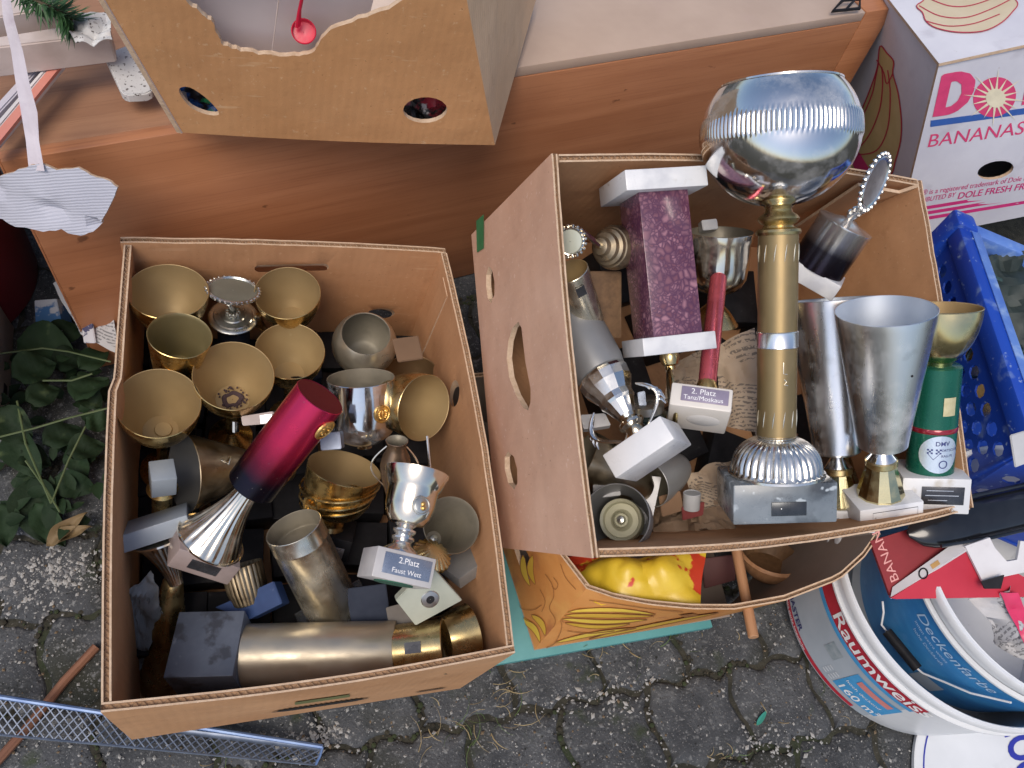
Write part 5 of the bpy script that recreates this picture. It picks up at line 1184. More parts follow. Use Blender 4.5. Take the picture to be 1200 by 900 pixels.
def ffront(u, v, n):
    a, b = u / w_, v / h_; return (b0 * (1 - a) + b1 * a) * (1 - b) + (T0 * (1 - a) + T1 * a) * b - hn * (n - .004 * sin(pi * a)) - b0
def jit(P, k, a, seed, closed=True):
    r_ = random.Random(seed); o = []
    for i, (x, y) in enumerate(P):
        x2, y2 = P[(i + 1) % len(P)]; l = math.hypot(x2 - x, y2 - y) + 1e-6
        for j in range(k):
            q = j / k; d = r_.uniform(-a, a); o.append((x + (x2 - x) * q - (y2 - y) / l * d, y + (y2 - y) * q + (x2 - x) / l * d))
    return o
def fpx(px, py):   # invert by search
    p = hitv(px, py); a, b = .5, .3
    for _ in range(30):
        q = ffront(a * w_, b * h_, 0) + b0; r_ = p - q; ex = ffront((a + .01) * w_, b * h_, 0) + b0 - q; ey = ffront(a * w_, (b + .01) * h_, 0) + b0 - q
        g11, g12, g22 = ex.dot(ex), ex.dot(ey), ey.dot(ey); d_ = g11 * g22 - g12 * g12; p1_, p2_ = r_.dot(ex), r_.dot(ey)
        a += .01 * (p1_ * g22 - p2_ * g12) / d_; b += .01 * (p2_ * g11 - p1_ * g12) / d_
    return (a * w_, b * h_)
torn = [(200, -30), (222, 2), (238, 14), (250, 24), (254, 38), (262, 50), (282, 57), (310, 61), (345, 62), (366, 59), (374, 45), (388, 32), (420, 20), (455, 8), (490, -12), (500, -40)]
ho = [[fpx(*p) for p in jit(torn, 4, 1.3, 5)], [fpx(*p) for p in smooth_([(210, 103), (222, 101), (240, 112), (254, 126), (256, 133), (243, 133), (225, 126), (213, 113)], 3, True)], [fpx(498 + 26 * cos(a), 127 + 15 * sin(a)) for a in [tau * i / 18 for i in range(18)]]]
mb = MB(); wall(mb, ffront, w_, h_, .006, ho, topf=rough_top(11)); part('front_wall', mb, gl_, tb, 30)
sr = -(back.cross(Vector((0, 0, 1)))).normalized(); sr = sr if sr.dot(U) > 0 else -sr
mb = MB(); wall(mb, lambda u, v, n: (b1 + back * (u / .36)) * 1 + (T1 - b1) * (v / h_) - sr * n - b0, .36, h_, .006, []); part('right_wall', mb, [cardmat('lit_kraft', (.64, .42, .25), (.70, .48, .30), (.52, .32, .18), (.75, .55, .38))] + gl_[1:], tb, 30)  # right side given a paler board colour, standing in for light on it
mb = MB(); wall(mb, lambda u, v, n: (b0 + back * (u / .36)) + (T0 - b0) * (v / h_) + sr * n - b0, .36, h_, .006, []); part('left_wall', mb, gl_, tb, 30)
mb = MB(); wall(mb, lambda u, v, n: (b0 + back + U * (u / w_)) + ((T0 + (T1 - T0) * u / w_) - (b0 + U * u / w_)) * (v / h_) - b0, w_, h_, .006, []); part('back_wall', mb, gl_, tb, 30)
mb = MB(); wall(mb, lambda u, v, n: U * (u / w_ * .98 + .01) + back * (v / .36 * .98 + .01) + Vector((0, 0, .001 + n)), w_, .36, .005, [], rim=False); part('bottom_panel', mb, gl_, tb, 30)
# pale inner box wall seen through the torn hole, with a seam
def inn(px, py, off): p = hitv(px, py); n_ = U.cross(upv).normalized(); n_ = n_ if n_.dot(hn) > 0 else -n_; r = ray(px, py); return CAMPOS + r * ((b0 - n_ * off - CAMPOS).dot(n_) / r.dot(n_))
o_ = inn(215, 70, .035); ux_ = inn(420, 70, .035) - o_; uy_ = inn(215, -60, .035) - o_
LIN = pmat('pale_pink_cardboard', (.60, .50, .47), (.68, .58, .55), 8, .8)
t = thing('inner_box', 'pale pinkish carton inside the golden box, seen through the torn hand hole', 'carton', Matrix.Translation(o_))
for a, b in ((0, .49), (.495, 1.0)):
    mb = MB(); wall(mb, lambda u, v, n: ux_ * (a + u) + uy_ * v - hn * (n * 1.0), b - a, .80 if a == 0 else .86, .004, [], step=.2, rim=False); part('panel', mb, [LIN, LIN, KRAFT_EDGE, FLUTE], t, 30)
# red plastic ladle
c = inn(356, 38, .012)
t = thing('ladle', 'small red plastic scoop in the torn hole of the golden box', 'scoop', axis_frame(c, c + (CAMPOS - c) * .1 + upv * .03, 0))
part('cup', vessel([(.003, -.011), (.009, -.008), (.0115, 0), (.0122, .006)], .0012, 30), [flat('red_plastic', (.62, .015, .05), .25), flat('red_plastic_inside', (.60, .02, .06), .3)], t)
mi_ = t.matrix_world.inverted(); part('handle', MB().tube([mi_ @ inn(349, 30, .010), mi_ @ inn(351, 12, .008), mi_ @ inn(356, -12, .012)], [.004, .0025, .0022], 8, flat=.6), bpy.data.materials['red_plastic'], t)
# coloured things behind the oval holes
for lab, nm, px, mats in (('bright blue and green plastic toy behind the left oval hole of the golden box', 'blue_toy', [(205, 98), (262, 98), (262, 140), (205, 140)], [(.02, .12, .42), (.02, .30, .10)]),
                          ('dark red and white printed wrapper behind the right oval hole of the golden box', 'wrapper', [(470, 108), (530, 108), (530, 146), (470, 146)], [(.28, .015, .03), (.62, .60, .58)])):
    m_ = pmat(nm + '_colours', mats[0], (.01, .01, .012), 34, .35, lo=.44, hi=.5, spots=[(mats[1], 40, .58, .61)])
    P = [inn(x, y, .03) for x, y in px]
    crumple(nm, lab, 'toy' if nm == 'blue_toy' else 'wrapper', px, [depth(p) for p in P], m_, .010, 14, 8, 60)

# ------------------------------------------------------------------ white banana box upper right
k_ = 1.42
_Rd = rodr((-.1582, -.3667, .0894)); od = CAMPOS + (Vector((.6317, .6689, .4278)) - CAMPOS) * k_
MD = _Rd.to_4x4(); MD.translation = od; dx, dy, dz = axes(MD); DW, DD, DH = .66, .52, .25 * k_
DWHITE = pmat('white_lavender_carton', (.56, .56, .62), (.66, .66, .71), 7, .72, bump=.12, bscale=120, spots=[((.46, .45, .50), 18, .60, .80), ((.40, .36, .36), 60, .70, .80)])
db = thing('banana_box', 'white printed banana carton with pink logo, standing in the far right corner', 'banana box', MD)
front_d = lambda px, py: uvp(px, py, od, dx, dz); left_d = lambda px, py: uvp(px, py, od, dy, dz); top_d = lambda px, py: uvp(px, py, od + dz * DH, dx, dy)
dm_ = [DWHITE, KRAFT_IN, KRAFT_EDGE, FLUTE]
hc = [front_d(1166 + 21 * cos(a) , 198.5 + 10.5 * sin(a) - 3.5 * cos(a)) for a in [tau * i / 20 for i in range(20)]]
mb = MB(); wall(mb, lambda u, v, n: Vector((u, n - .004 * sin(pi * min(1, u / DW)) * sin(pi * v / DH), v)), DW, DH, .006, [hc], rim=False, step=.05); part('front_wall', mb, dm_, db, 30)
mb = MB(); wall(mb, lambda u, v, n: Vector((n + .0, u + .006, v)), DD - .006, DH, .006, [], rim=False, step=.05); part('left_wall', mb, dm_, db, 30)
mb = MB(); wall(mb, lambda u, v, n: Vector((DW - n, u + .006, v)), DD - .006, DH, .006, [], rim=False, step=.05); part('right_wall', mb, dm_, db, 30)
mb = MB(); mb.box(.006, DW - .006, DD - .006, DD, 0, DH); part('back_wall', mb, dm_, db, 0)
mb = MB(); mb.box(.006, DW - .006, .006, DD - .006, .001, .006); part('bottom_panel', mb, dm_, db, 0)
mb = MB(); wall(mb, lambda u, v, n: Vector((u - .002, v - .003, DH + .006 - n)), DW + .004, DD + .003, .005, [], rim=False, step=.05); part('lid', mb, dm_, db, 30)
MAG = flat('magenta_print', (.55, .025, .17), .6); PINKP = flat('pink_red_print', (.62, .05, .16), .6); BLUEP = flat('blue_print', (.03, .10, .36), .6)
BAN_Y = pmat('pale_banana_yellow', (.46, .38, .17), (.54, .46, .23), 12, .7); BAN_T = pmat('faded_banana_tan', (.55, .46, .31), (.62, .53, .38), 12, .7); OUTL = flat('dark_red_outline', (.42, .03, .06), .6); CREAMP = flat('cream_print', (.72, .66, .48), .6)
def aff(uv, p0, p1, p2, on):
    a = Vector(uv(*p0)); b = Vector(uv(*p1)) - a; c = Vector(uv(*p2)) - a
    return lambda x, y: on(a.x + b.x * x + c.x * y, a.y + b.y * x + c.y * y)
def onF(off): return lambda u, v: Vector((u, -.0006 - off - .004 * sin(pi * min(1, max(0, u / DW))) * sin(pi * min(1, max(0, v / DH))), v))
def onL(off): return lambda u, v: Vector((-.0006 - off, u, v))
def onT(off): return lambda u, v: Vector((u, v, DH + .0072 + off))
def pl(uv, on): return lambda x, y: on(*uv(x, y))
pf = pl(front_d, onF(0)); pf1 = pl(front_d, onF(.0004)); pf2 = pl(front_d, onF(.0008))
mb = MB(); poly_to(mb, [(1090.5, 141), (1300, 111.5), (1300, 118.5), (1090, 148.5)], pf); part('print', mb, BLUEP, db, 0)
mb = MB()
sD = aff(front_d, (1092.5, 136.8), (1192.5, 122.8), (1103.5, 87), onF(.0002))
D_out = [(0, 0), (.0, 1.0), (.20, 1.02), (.33, .93), (.41, .75), (.42, .5), (.38, .25), (.28, .06), (.18, 0)]
D_in = [(.13, .20), (.13, .80), (.19, .80), (.255, .70), (.28, .5), (.255, .32), (.19, .21)]
ring = [(a, b) for a, b in D_out]
# D as strip between outer and inner contours
no, ni = len(D_out), len(D_in)
import bisect
def resample(P, n):
    P = P + P[:1]; L_ = [0]
    for a, b in zip(P, P[1:]): L_.append(L_[-1] + math.dist(a, b))
    o = []
    for i in range(n):
        s_ = L_[-1] * i / n; j = max(0, bisect.bisect_right(L_, s_) - 1); j = min(j, len(P) - 2); q = (s_ - L_[j]) / max(1e-9, L_[j + 1] - L_[j]); o.append((P[j][0] + (P[j + 1][0] - P[j][0]) * q, P[j][1] + (P[j + 1][1] - P[j][1]) * q))
    return o
ro, ri = resample(D_out, 40), resample(D_in, 40)
mb.add([tuple(sD(*p)) for p in ro] + [tuple(sD(*p)) for p in ri], [(i, (i + 1) % 40, 40 + (i + 1) % 40, 40 + i) for i in range(40)])
oc = [(1165 + 25 * cos(a), 113 + 23 * sin(a) - 3 * cos(a)) for a in [tau * i / 36 for i in range(36)]]; poly_to(mb, oc, pf)
sL = aff(front_d, (1196, 122), (1296, 108), (1206, 73), onF(.0002)); poly_to(mb, [(0, 0), (0.02, 1.06), (.14, 1.04), (.12, 0)], sL)
text_to(mb, 'e', 1.0, aff(front_d, (1214, 119), (1270, 111), (1222, 72), onF(.0002)), bold=.02)
part('print', mb, PINKP, db, 0)
mb = MB()
for k in range(16):
    a = tau * k / 16 + .1; l = 38 if k % 2 == 0 else 30; wd = 1.6
    c_, s_ = cos(a), sin(a); poly_to(mb, [(1166 + 8 * c_ - s_ * wd, 114 + 8 * s_ + c_ * wd), (1166 + l * c_, 114 + l * s_ * .9), (1166 + 8 * c_ + s_ * wd, 114 + 8 * s_ - c_ * wd)], pf1)
poly_to(mb, [(1166 + 11.5 * cos(a), 114 + 11 * sin(a)) for a in [tau * i / 24 for i in range(24)]], pf2); part('print', mb, CREAMP, db, 0)
mb = MB(); text_to(mb, 'BANANAS', 1.0, aff(front_d, (1085, 172.5), (1104.8, 169.5), (1087.6, 151), onF(0)), xs=1.24, shear=.12); part('print', mb, PINKP, db, 0)
mb = MB(); text_to(mb, '® is a registered trademark of Dole Fresh Fruit', 1.0, aff(front_d, (1080, 228.2), (1087.9, 227.0), (1080.9, 220), onF(0)), shear=.2)
text_to(mb, 'DISTRIBUTED BY', 1.0, aff(front_d, (1063, 239.6), (1070.4, 238.3), (1063.9, 232), onF(0)), shear=.2)
text_to(mb, 'DOLE FRESH FRUIT', 1.0, aff(front_d, (1121, 232.5), (1132.2, 230.8), (1122.2, 222), onF(0)), shear=.2, bold=.01)
part('print', mb, MAG, db, 0)
for k in range(3): mb = MB(); y = 241 + k * 6.2; poly_to(mb, [(1070, y + 2.8), (1330, y - 40), (1330, y - 36.4), (1070, y + 6.6)], pf); part('stripe', mb, MAG, db, 0)
# banana bunch on the left face
pL = pl(left_d, onL(0)); pL1 = pl(left_d, onL(.0005))
bun = [(1032, 54), (1040, 62), (1048, 72), (1047, 86), (1053, 108), (1057, 140), (1056, 165), (1050, 188), (1044, 205), (1020, 214), (996, 208), (985, 180), (1000, 150), (1012, 125), (1022, 100), (1029, 78)]; bun = smooth_(bun, 4, True)
mb = MB(); poly_to(mb, bun, pL); part('print', mb, BAN_Y, db, 0)
mb = MB(); ring_to(mb, bun, 1.6, pL1)
for ln in ([(1030, 75), (1027, 90), (1022, 112), (1008, 142), (992, 158)], [(1034, 78), (1035, 100), (1031, 130), (1018, 160), (1000, 180)], [(1041, 82), (1044, 110), (1041, 150), (1028, 176), (1006, 181), (1002, 178)], [(1047, 86), (1040, 98), (1036, 84), (1028, 70)]): ring_to(mb, smooth_(ln), 1.5, pL1, closed=False)
part('print', mb, OUTL, db, 0)
mb = MB()
for k in range(3): mb = MB(); poly_to(mb, [(990 + k * 6, 172 + k * 3), (994 + k * 6, 170 + k * 3), (1012 + k * 6, 205), (1006 + k * 6, 205)], pL1); part('stripe', mb, MAG, db, 0)
pT = pl(top_d, onT(0)); pT1 = pl(top_d, onT(.0005))
bt = [(1085, -30), (1083, 2), (1073, 12), (1080, 20), (1084, 30), (1096, 38), (1120, 43), (1150, 42), (1172, 32), (1186, 18), (1191, 10), (1186, 0), (1180, -30)]; bt = smooth_(bt, 4, True)
mb = MB(); poly_to(mb, bt, pT); part('print', mb, BAN_T, db, 0)
mb = MB(); ring_to(mb, bt, 1.3, pT1)
for ln in ([(1076, 12), (1100, 24), (1130, 26), (1160, 16), (1184, 4)], [(1084, 2), (1110, 12), (1135, 12), (1165, 2), (1180, -8)], [(1084, 30), (1110, 36), (1140, 33), (1170, 22)]): ring_to(mb, smooth_(ln), 1.2, pT1, closed=False)
part('print', mb, OUTL, db, 0)

# ------------------------------------------------------------------ blue plastic crate
zr = .38; c0 = pz(1124, 254, zr); ea = (pz(1200, 286, zr) - c0).normalized(); eb = (pz(1198, 470, zr) - c0).normalized()
BLUEC = pmat('blue_plastic_crate', (.008, .045, .34), (.012, .065, .42), 10, .42, bump=.06, bscale=120, stretch=(1, .3, 1), spots=[((.20, .30, .52), 34, .60, .78), ((.30, .40, .58), 120, .64, .74)])
BLUE_L = pmat('worn_blue_plastic', (.07, .16, .50), (.12, .24, .58), 20, .5, bump=.1, bscale=200, spots=[((.30, .42, .62), 40, .56, .75)])
crate = thing('plastic_crate', 'scuffed bright blue plastic crate right of the tilted trophy box', 'crate', Matrix.Translation(c0 - Vector((0, 0, .23))))
CRW, CRD, CRH = .38, .36, .23
def cpart(name, mb, mat, parent, smooth=38):
    mb.v = [tuple(ea * x + eb * y + Vector((0, 0, z))) for x, y, z in mb.v]; return part(name, mb, mat, parent, smooth)
# in this frame x runs right, y runs to the viewer
def lat(n_u, n_v, u0, u1, v0, v1):
    o = []
    for i in range(n_u):
        for j in range(n_v):
            u = u0 + (u1 - u0) * (i + .5 + (.5 if j % 2 else 0)) / (n_u + .5); v = v0 + (v1 - v0) * (j + .5) / n_v
            o.append(oval(u, v, (u1 - u0) / n_u * .36, (v1 - v0) / n_v * .40, .35, 8))
    return o
lo_h = lat(11, 6, .02, .35, .03, .18)
mb = MB(); wall(mb, lambda u, v, n: Vector((n + .012 * (1 - v / CRH), u, v)), CRD, CRH - .02, .003, lo_h, rim=False, step=.06); cpart('side_wall', mb, [BLUEC] * 4, crate, 30)
mb = MB(); wall(mb, lambda u, v, n: Vector((CRW - n - .012 * (1 - v / CRH), u, v)), CRD, CRH - .02, .003, lo_h, rim=False, step=.06); cpart('side_wall', mb, [BLUEC] * 4, crate, 30)
mb = MB(); wall(mb, lambda u, v, n: Vector((u, n + .012 * (1 - v / CRH), v)), CRW, CRH - .02, .003, [], rim=False, step=.06); cpart('end_wall', mb, [BLUEC] * 4, crate, 30)
mb = MB(); wall(mb, lambda u, v, n: Vector((u, CRD - n - .012 * (1 - v / CRH), v)), CRW, CRH - .02, .003, lo_h, rim=False, step=.06); cpart('end_wall', mb, [BLUEC] * 4, crate, 30)
mb = MB(); mb.box(.01, CRW - .01, .01, CRD - .01, 0, .004); cpart('bottom_panel', mb, BLUEC, crate, 0)
cpart('rim_bar', MB().box(-.006, .026, -.004, CRD + .004, CRH - .030, CRH, bev=.004), BLUEC, crate)
cpart('rim_bar', MB().box(CRW - .026, CRW + .006, -.004, CRD + .004, CRH - .030, CRH, bev=.004), BLUEC, crate)
cpart('rim_bar', MB().box(.0265, CRW - .0265, -.003, .020, CRH - .032, CRH - .002, bev=.004), BLUE_L, crate)
cpart('rim_bar', MB().box(.0265, CRW - .0265, CRD - .020, CRD + .003, CRH - .032, CRH - .002, bev=.004), BLUE_L, crate)
cpart('corner_post', MB().box(-.010, .022, -.008, .022, .0, CRH + .006, bev=.005), BLUEC, crate)
for q in (.30, .62): cpart('rim_rib', MB().box(.0265, .0305, CRD * q - .002, CRD * q + .002, CRH - .06, CRH - .012), BLUEC, crate)
mb = MB(); mb.box(.0, .0265, .0, CRD, CRH + .0001, CRH + .0016, bev=.0006)
cpart('worn_strip', MB().box(.012, .0255, .02, CRD - .01, CRH + .0002, CRH + .0022, bev=.0008), BLUE_L, crate)
# things in the crate
Mi = crate.matrix_world
c = pz(1164, 402, .30); Mr, R = rim_frame((1164, 402), 72, .80, 100, c)
t = thing('dull_gold_cup', 'wide dull gold cup lying in the blue crate', 'cup', Mr @ Matrix.Translation((0, 0, -.09)), 'cups in the blue crate'); part('bowl', vessel(curve_prof('tulip', R, .015, 0, .09), .0012, 48), [BRASS, pmat('brown_gold_inside', (.26, .20, .11), (.34, .27, .16), 12, .5, .6)], t)
c = pz(1160, 460, .27); Mr, R = rim_frame((1160, 460), 32, .8, 110, c)
t = thing('small_gold_cup', 'small shiny gold cup seen through the blue crate rim', 'cup', Mr @ Matrix.Translation((0, 0, -.05)), 'cups in the blue crate'); part('bowl', vessel(curve_prof('tulip', R, .008, 0, .05), .0012, 36), [GOLD, GOLD_IN], t)
c = pz(1192, 385, .31); Mr, R = rim_frame((1192, 385), 60, .75, 120, c)
t = thing('dark_bowl', 'dark metal bowl with a pale rim at the right side of the blue crate', 'bowl', Mr @ Matrix.Translation((0, 0, -.06)), 'cups in the blue crate'); part('bowl', vessel(curve_prof('tulip', R, .012, 0, .06), .0016, 40), [PEWTER, TARN_IN], t)
gm_ = pmat('dark_green_plastic', (.025, .05, .05), (.04, .075, .07), 20, .4)
g0 = c0 + ea * .045 + eb * .06 - Vector((0, 0, .045)); t = thing('dish_rack', 'dark green plastic grille standing in the blue crate', 'rack', mk(g0, ea, Vector((0, 0, 1)).cross(ea), Vector((0, 0, 1))))
for k in range(11): part('bar', MB().tube([(.010 + k * .016, 0, -.12), (.010 + k * .016, .002, .02)], .0026, 6), gm_, t)
for z in (-.04, .015): part('rail', MB().box(.0, .19, -.003, .003, z - .004, z + .004, bev=.001), gm_, t)
for k, (x, y) in enumerate(((.06, .06), (.10, .09), (.04, .11))):
    pts = [Vector((x + .03 * cos(a), y + .035 * sin(a), -.02 + .02 * sin(a * 2))) for a in [pi * i / 9 for i in range(10)]]; part('wire', MB().tube([(p.x, -p.y, p.z) for p in pts], .0022, 6), gm_, t)
DGC = pmat('dark_green_clutter', (.012, .022, .02), (.035, .05, .045), 30, .6)
crumple('dark_filler_sheet', 'crumpled dark green filler sheet added to darken the bottom of the blue crate', 'filler', [(1142, 300), (1260, 300), (1280, 480), (1200, 470)], [1.16, 1.16, 1.12, 1.10], DGC, .02, 20, 17, 30)  # dark sheet added to make the crate's inside look dark
block('small white tag on the lower blue crate wall', 'tag', [(1184, 510), (1204, 504), (1206, 542), (1190, 548)], .90, .003, GREYM, grp='small things at the crate')

# ------------------------------------------------------------------ black tray below the crate
BLK = pmat('black_glossy_plastic', (.008, .009, .012), (.016, .018, .022), 20, .16, coat=.4)
P0, P1 = pd(1064, 626, .985), pd(1230, 588, 1.02); Mb = axis_frame(P0, P1, 0); L = (P1 - P0).length
t = thing('black_tray', 'glossy black plastic tray with rounded end under the blue crate', 'tray', Mb)
mb = MB()
for i in range(15):
    q = i / 14
    r_ = .017 * min(1, sqrt(max(.02, 1 - (1 - min(1, q * 4)) ** 2)))
    for j in range(14):
        a = tau * j / 14; mb.v.append((r_ * 1.5 * cos(a), r_ * .8 * sin(a), L * q))
for i in range(14):
    for j in range(14): mb.f.append((i * 14 + j, i * 14 + (j + 1) % 14, (i + 1) * 14 + (j + 1) % 14, (i + 1) * 14 + j)); mb.m.append(0)
mb.f.append(tuple(range(14))); mb.m.append(0); part('body', mb, BLK, t, 50)
part('rim', MB().tube([(-.022, -.010, .03), (-.027, -.008, L * .5), (-.027, -.008, L)], .0030, 8), BLK, t)
part('rim', MB().tube([(.022, -.010, .03), (.026, -.009, L * .5), (.026, -.009, L)], .0022, 8), BLK, t)

# ------------------------------------------------------------------ buckets
BUCW = pmat('white_bucket_plastic', (.62, .64, .66), (.69, .71, .73), 9, .34, spots=[((.50, .51, .52), 16, .60, .82), ((.35, .33, .30), 70, .72, .80)])
LABG = pmat('grey_blue_label', (.36, .41, .46), (.42, .47, .52), 14, .45); LABB = pmat('blue_bucket_label', (.03, .19, .46), (.05, .26, .54), 14, .4, stretch=(1, 1, 3), spots=[((.10, .30, .58), 22, .60, .76)]); REDB = flat('red_label_band', (.45, .02, .04), .45); NAVYI = flat('navy_ink', (.03, .03, .13), .5); LIGHTB = flat('light_blue_label', (.06, .30, .58), .45); SALM = flat('salmon_label', (.60, .22, .20), .5)
CA = Vector((.805, .310, 0)); RA0, RA1, ZA0, ZA1 = .180, .192, .012, .200
def cyl_hit(px, py, c, r0, r1, z0, z1):
    best = None; pz_ = None
    for i in range(401):
        z = z1 + .02 - (z1 + .04 - z0) * i / 400; p = pz(px, py, z); r = r0 + (r1 - r0) * (z - z0) / (z1 - z0); d = Vector((p.x - c.x, p.y - c.y)).length - r
        if pz_ is not None and pz_ > 0 >= d: return (atan2(p.y - c.y, p.x - c.x), z)
        pz_ = d
    return (atan2(p.y - c.y, p.x - c.x), z0)
def bucket(name, label, c, r0, r1, z0, z1, grp, lip=True):
    t = thing(name, label, 'bucket', Matrix.Translation((c.x, c.y, z0)), grp); h = z1 - z0
    pr = [(r0 - .012, 0), (r0 - .002, .001), (r0, .006)] + [(r0 + (r1 - r0) * q, h * q) for q in (.2, .4, .6, .8, .93)]
    part('body', vessel(pr + [(r1, h)], .0028, 96), [BUCW, BUCW], t)
    if lip: part('lip', MB().lathe([(r1 - .001, h - .011), (r1 + .004, h - .010), (r1 + .0045, h - .002), (r1 + .003, h + .0008), (r1 - .002, h + .001), (r1 - .0032, h - .002)], 96), BUCW, t); part('ridge', MB().lathe([(r1 - .002, h - .030), (r1 + .004, h - .030), (r1 + .004, h - .027), (r1 - .002, h - .026)], 96), BUCW, t)
    def on(a, z, off=.0008): r = r0 + (r1 - r0) * (z - z0) / (z1 - z0) + off; return Vector((r * cos(a), r * sin(a), z - z0))
    return t, on
def band(mb, on, a0, a1, z0, z1, off=.0008, n=24):
    vs = []
    for i in range(n + 1):
        a = a0 + (a1 - a0) * i / n; vs += [on(a, z0, off), on(a, z1, off)]
    mb.add([tuple(v) for v in vs], [(2 * i, 2 * i + 2, 2 * i + 3, 2 * i + 1) for i in range(n)])
ta, onA = bucket('paint_bucket', 'white paint bucket with grey, red and blue printed label, standing on the paving', CA, RA0, RA1, ZA0, ZA1, 'paint buckets')
hA = lambda px, py: cyl_hit(px, py, CA, RA0, RA1, ZA0, ZA1)
def tA(px): return hA(*px)
a_s = hA(920, 705)[0]; a_e = hA(1052, 832)[0]
if a_s < 0: a_s += tau
if a_e < 0: a_e += tau
a_top = a_s - .5
mb = MB(); band(mb, onA, a_s - .5, a_e, ZA0 + .008, ZA0 + .112, .0008, 40); part('label', mb, LABG, ta)
mb = MB(); band(mb, onA, a_s - .5, a_e + .06, ZA0 + .122, ZA0 + .154, .0009, 40); part('label', mb, REDB, ta); mb = MB(); band(mb, onA, a_s - .5, a_e - .12, ZA0 + .010, ZA0 + .019, .0014, 40); part('label', mb, REDB, ta)
mb = MB(); band(mb, onA, a_s - .5, a_e + .03, ZA0 + .1125, ZA0 + .1215, .0009, 40); part('label', mb, LIGHTB, ta); mb = MB(); band(mb, onA, a_e - .36, a_e + .02, ZA0 + .030, ZA0 + .100, .0014, 16); part('label', mb, LIGHTB, ta)
ru = .188
def txA(a, z, size, off=.0018): return lambda x, y: onA(a + x / ru, z + y, off)
mb = MB(); aR = hA(978, 718)[0]; aR += tau if aR < 0 else 0
text_to(mb, 'Raumweiss', .034, txA(aR, ZA0 + .1265, 1), bold=.012, xs=1.12); text_to(mb, '160 m²', .024, txA(a_e - .34, ZA0 + .034, 1), bold=.01)
text_to(mb, 'Die extra starke Innenfarbe', .0085, txA(a_s - .1, ZA0 + .0115, 1, .002)); text_to(mb, 'hoch deckend', .010, txA(a_e - .34, ZA0 + .062, 1, .002)); part('print', mb, WHITEINK, ta, 0)
mb = MB(); text_to(mb, 'MASTER', .016, txA(a_s - .04, ZA0 + .024, 1, .0018), bold=.02); part('print', mb, NAVYI, ta, 0)
mb = MB(); band(mb, onA, a_e - .62, a_e - .50, ZA0 + .068, ZA0 + .098, .0014, 6); part('picture', mb, pmat('grey_room_picture', (.22, .28, .31), (.38, .42, .45), 60, .5), ta)
mb = MB(); band(mb, onA, a_e - .30, a_e - .03, ZA0 + .080, ZA0 + .094, .0021, 8); part('label', mb, SALM, ta)
mb = MB()
for k in range(2):
    for j in range(4): band(mb, onA, a_e - .48 + k * .06, a_e - .44 + k * .06, ZA0 + .032 + j * .007, ZA0 + .035 + j * .007, .0018, 3)
part('print', mb, flat('pale_small_print', (.58, .61, .64), .5), ta, 0)
# nested bucket above it
zb1 = .27; CBK = Vector((.853, .301, 0)); RB0, RB1, ZB0 = .142, .168, .05
tb_, onB = bucket('paint_bucket', 'blue labelled paint bucket nested in the white one, with wire handle and black grip', CBK, RB0, RB1, ZB0, zb1, 'paint buckets')
hB = lambda px, py: cyl_hit(px, py, CBK, RB0, RB1, ZB0, zb1)
mb = MB(); hb_ = zb1 - ZB0; band(mb, onB, pi * .55, pi * 1.55, ZB0 + hb_ * .16, ZB0 + hb_ * .84, .0008, 60); part('label', mb, LABB, tb_)
def fix(a): return a + tau if a < 0 else a
mb = MB(); aD, zD = hB(1089, 712); aD = fix(aD)
text_to(mb, 'Deckenfarbe', .024, lambda x, y: onB(aD + x / .160, zD - .030 + y, .0016), shear=.2); text_to(mb, 'innen extra weiss', .0085, lambda x, y: onB(aD + .05 + x / .160, zD - .042 + y, .0016)); text_to(mb, 'hohe Deckkraft', .0085, lambda x, y: onB(aD + .10 + x / .160, zD - .054 + y, .0016)); part('print', mb, flat('pale_blue_ink', (.45, .60, .75), .5), tb_, 0)
mb = MB(); aE, zE = hB(1078, 790); aE = fix(aE); band(mb, onB, aE - .03, aE + .20, zE - .02, zE + .012, .0014, 8); part('label', mb, LABG, tb_)
hp = [(1042, 704), (1043, 716), (1040, 730), (1046, 737), (1080, 778), (1086, 783), (1110, 792), (1140, 804), (1186, 814)]
pp = []
for px, py in hp: a, z = hB(px, py); pp.append(onB(a, z, .010))
part('wire_handle', MB().tube(pp, .0014, 6), WHITEPL, tb_); part('grip', MB().tube([pp[3], pp[3] * .5 + pp[4] * .5, pp[4]], .0068, 10), BLACKP, tb_)
crumple('newspaper', 'grey newspaper stuffed in the mouth of the nested paint bucket', 'newspaper', [(1130, 690), (1230, 680), (1240, 790), (1180, 760)], [1.0, 1.0, 1.0, 1.02], NEWSG, .018, 18, 9, 26, group='newspaper at the right edge')
crumple('red_wrapper', 'bright pink red plastic strip on the newspaper at the right edge', 'wrapper', [(1172, 694), (1192, 694), (1225, 750), (1202, 758)], [.985, .985, .99, .99], flat('pink_red_film', (.55, .03, .10), .3), .006, 12, 10, 30)
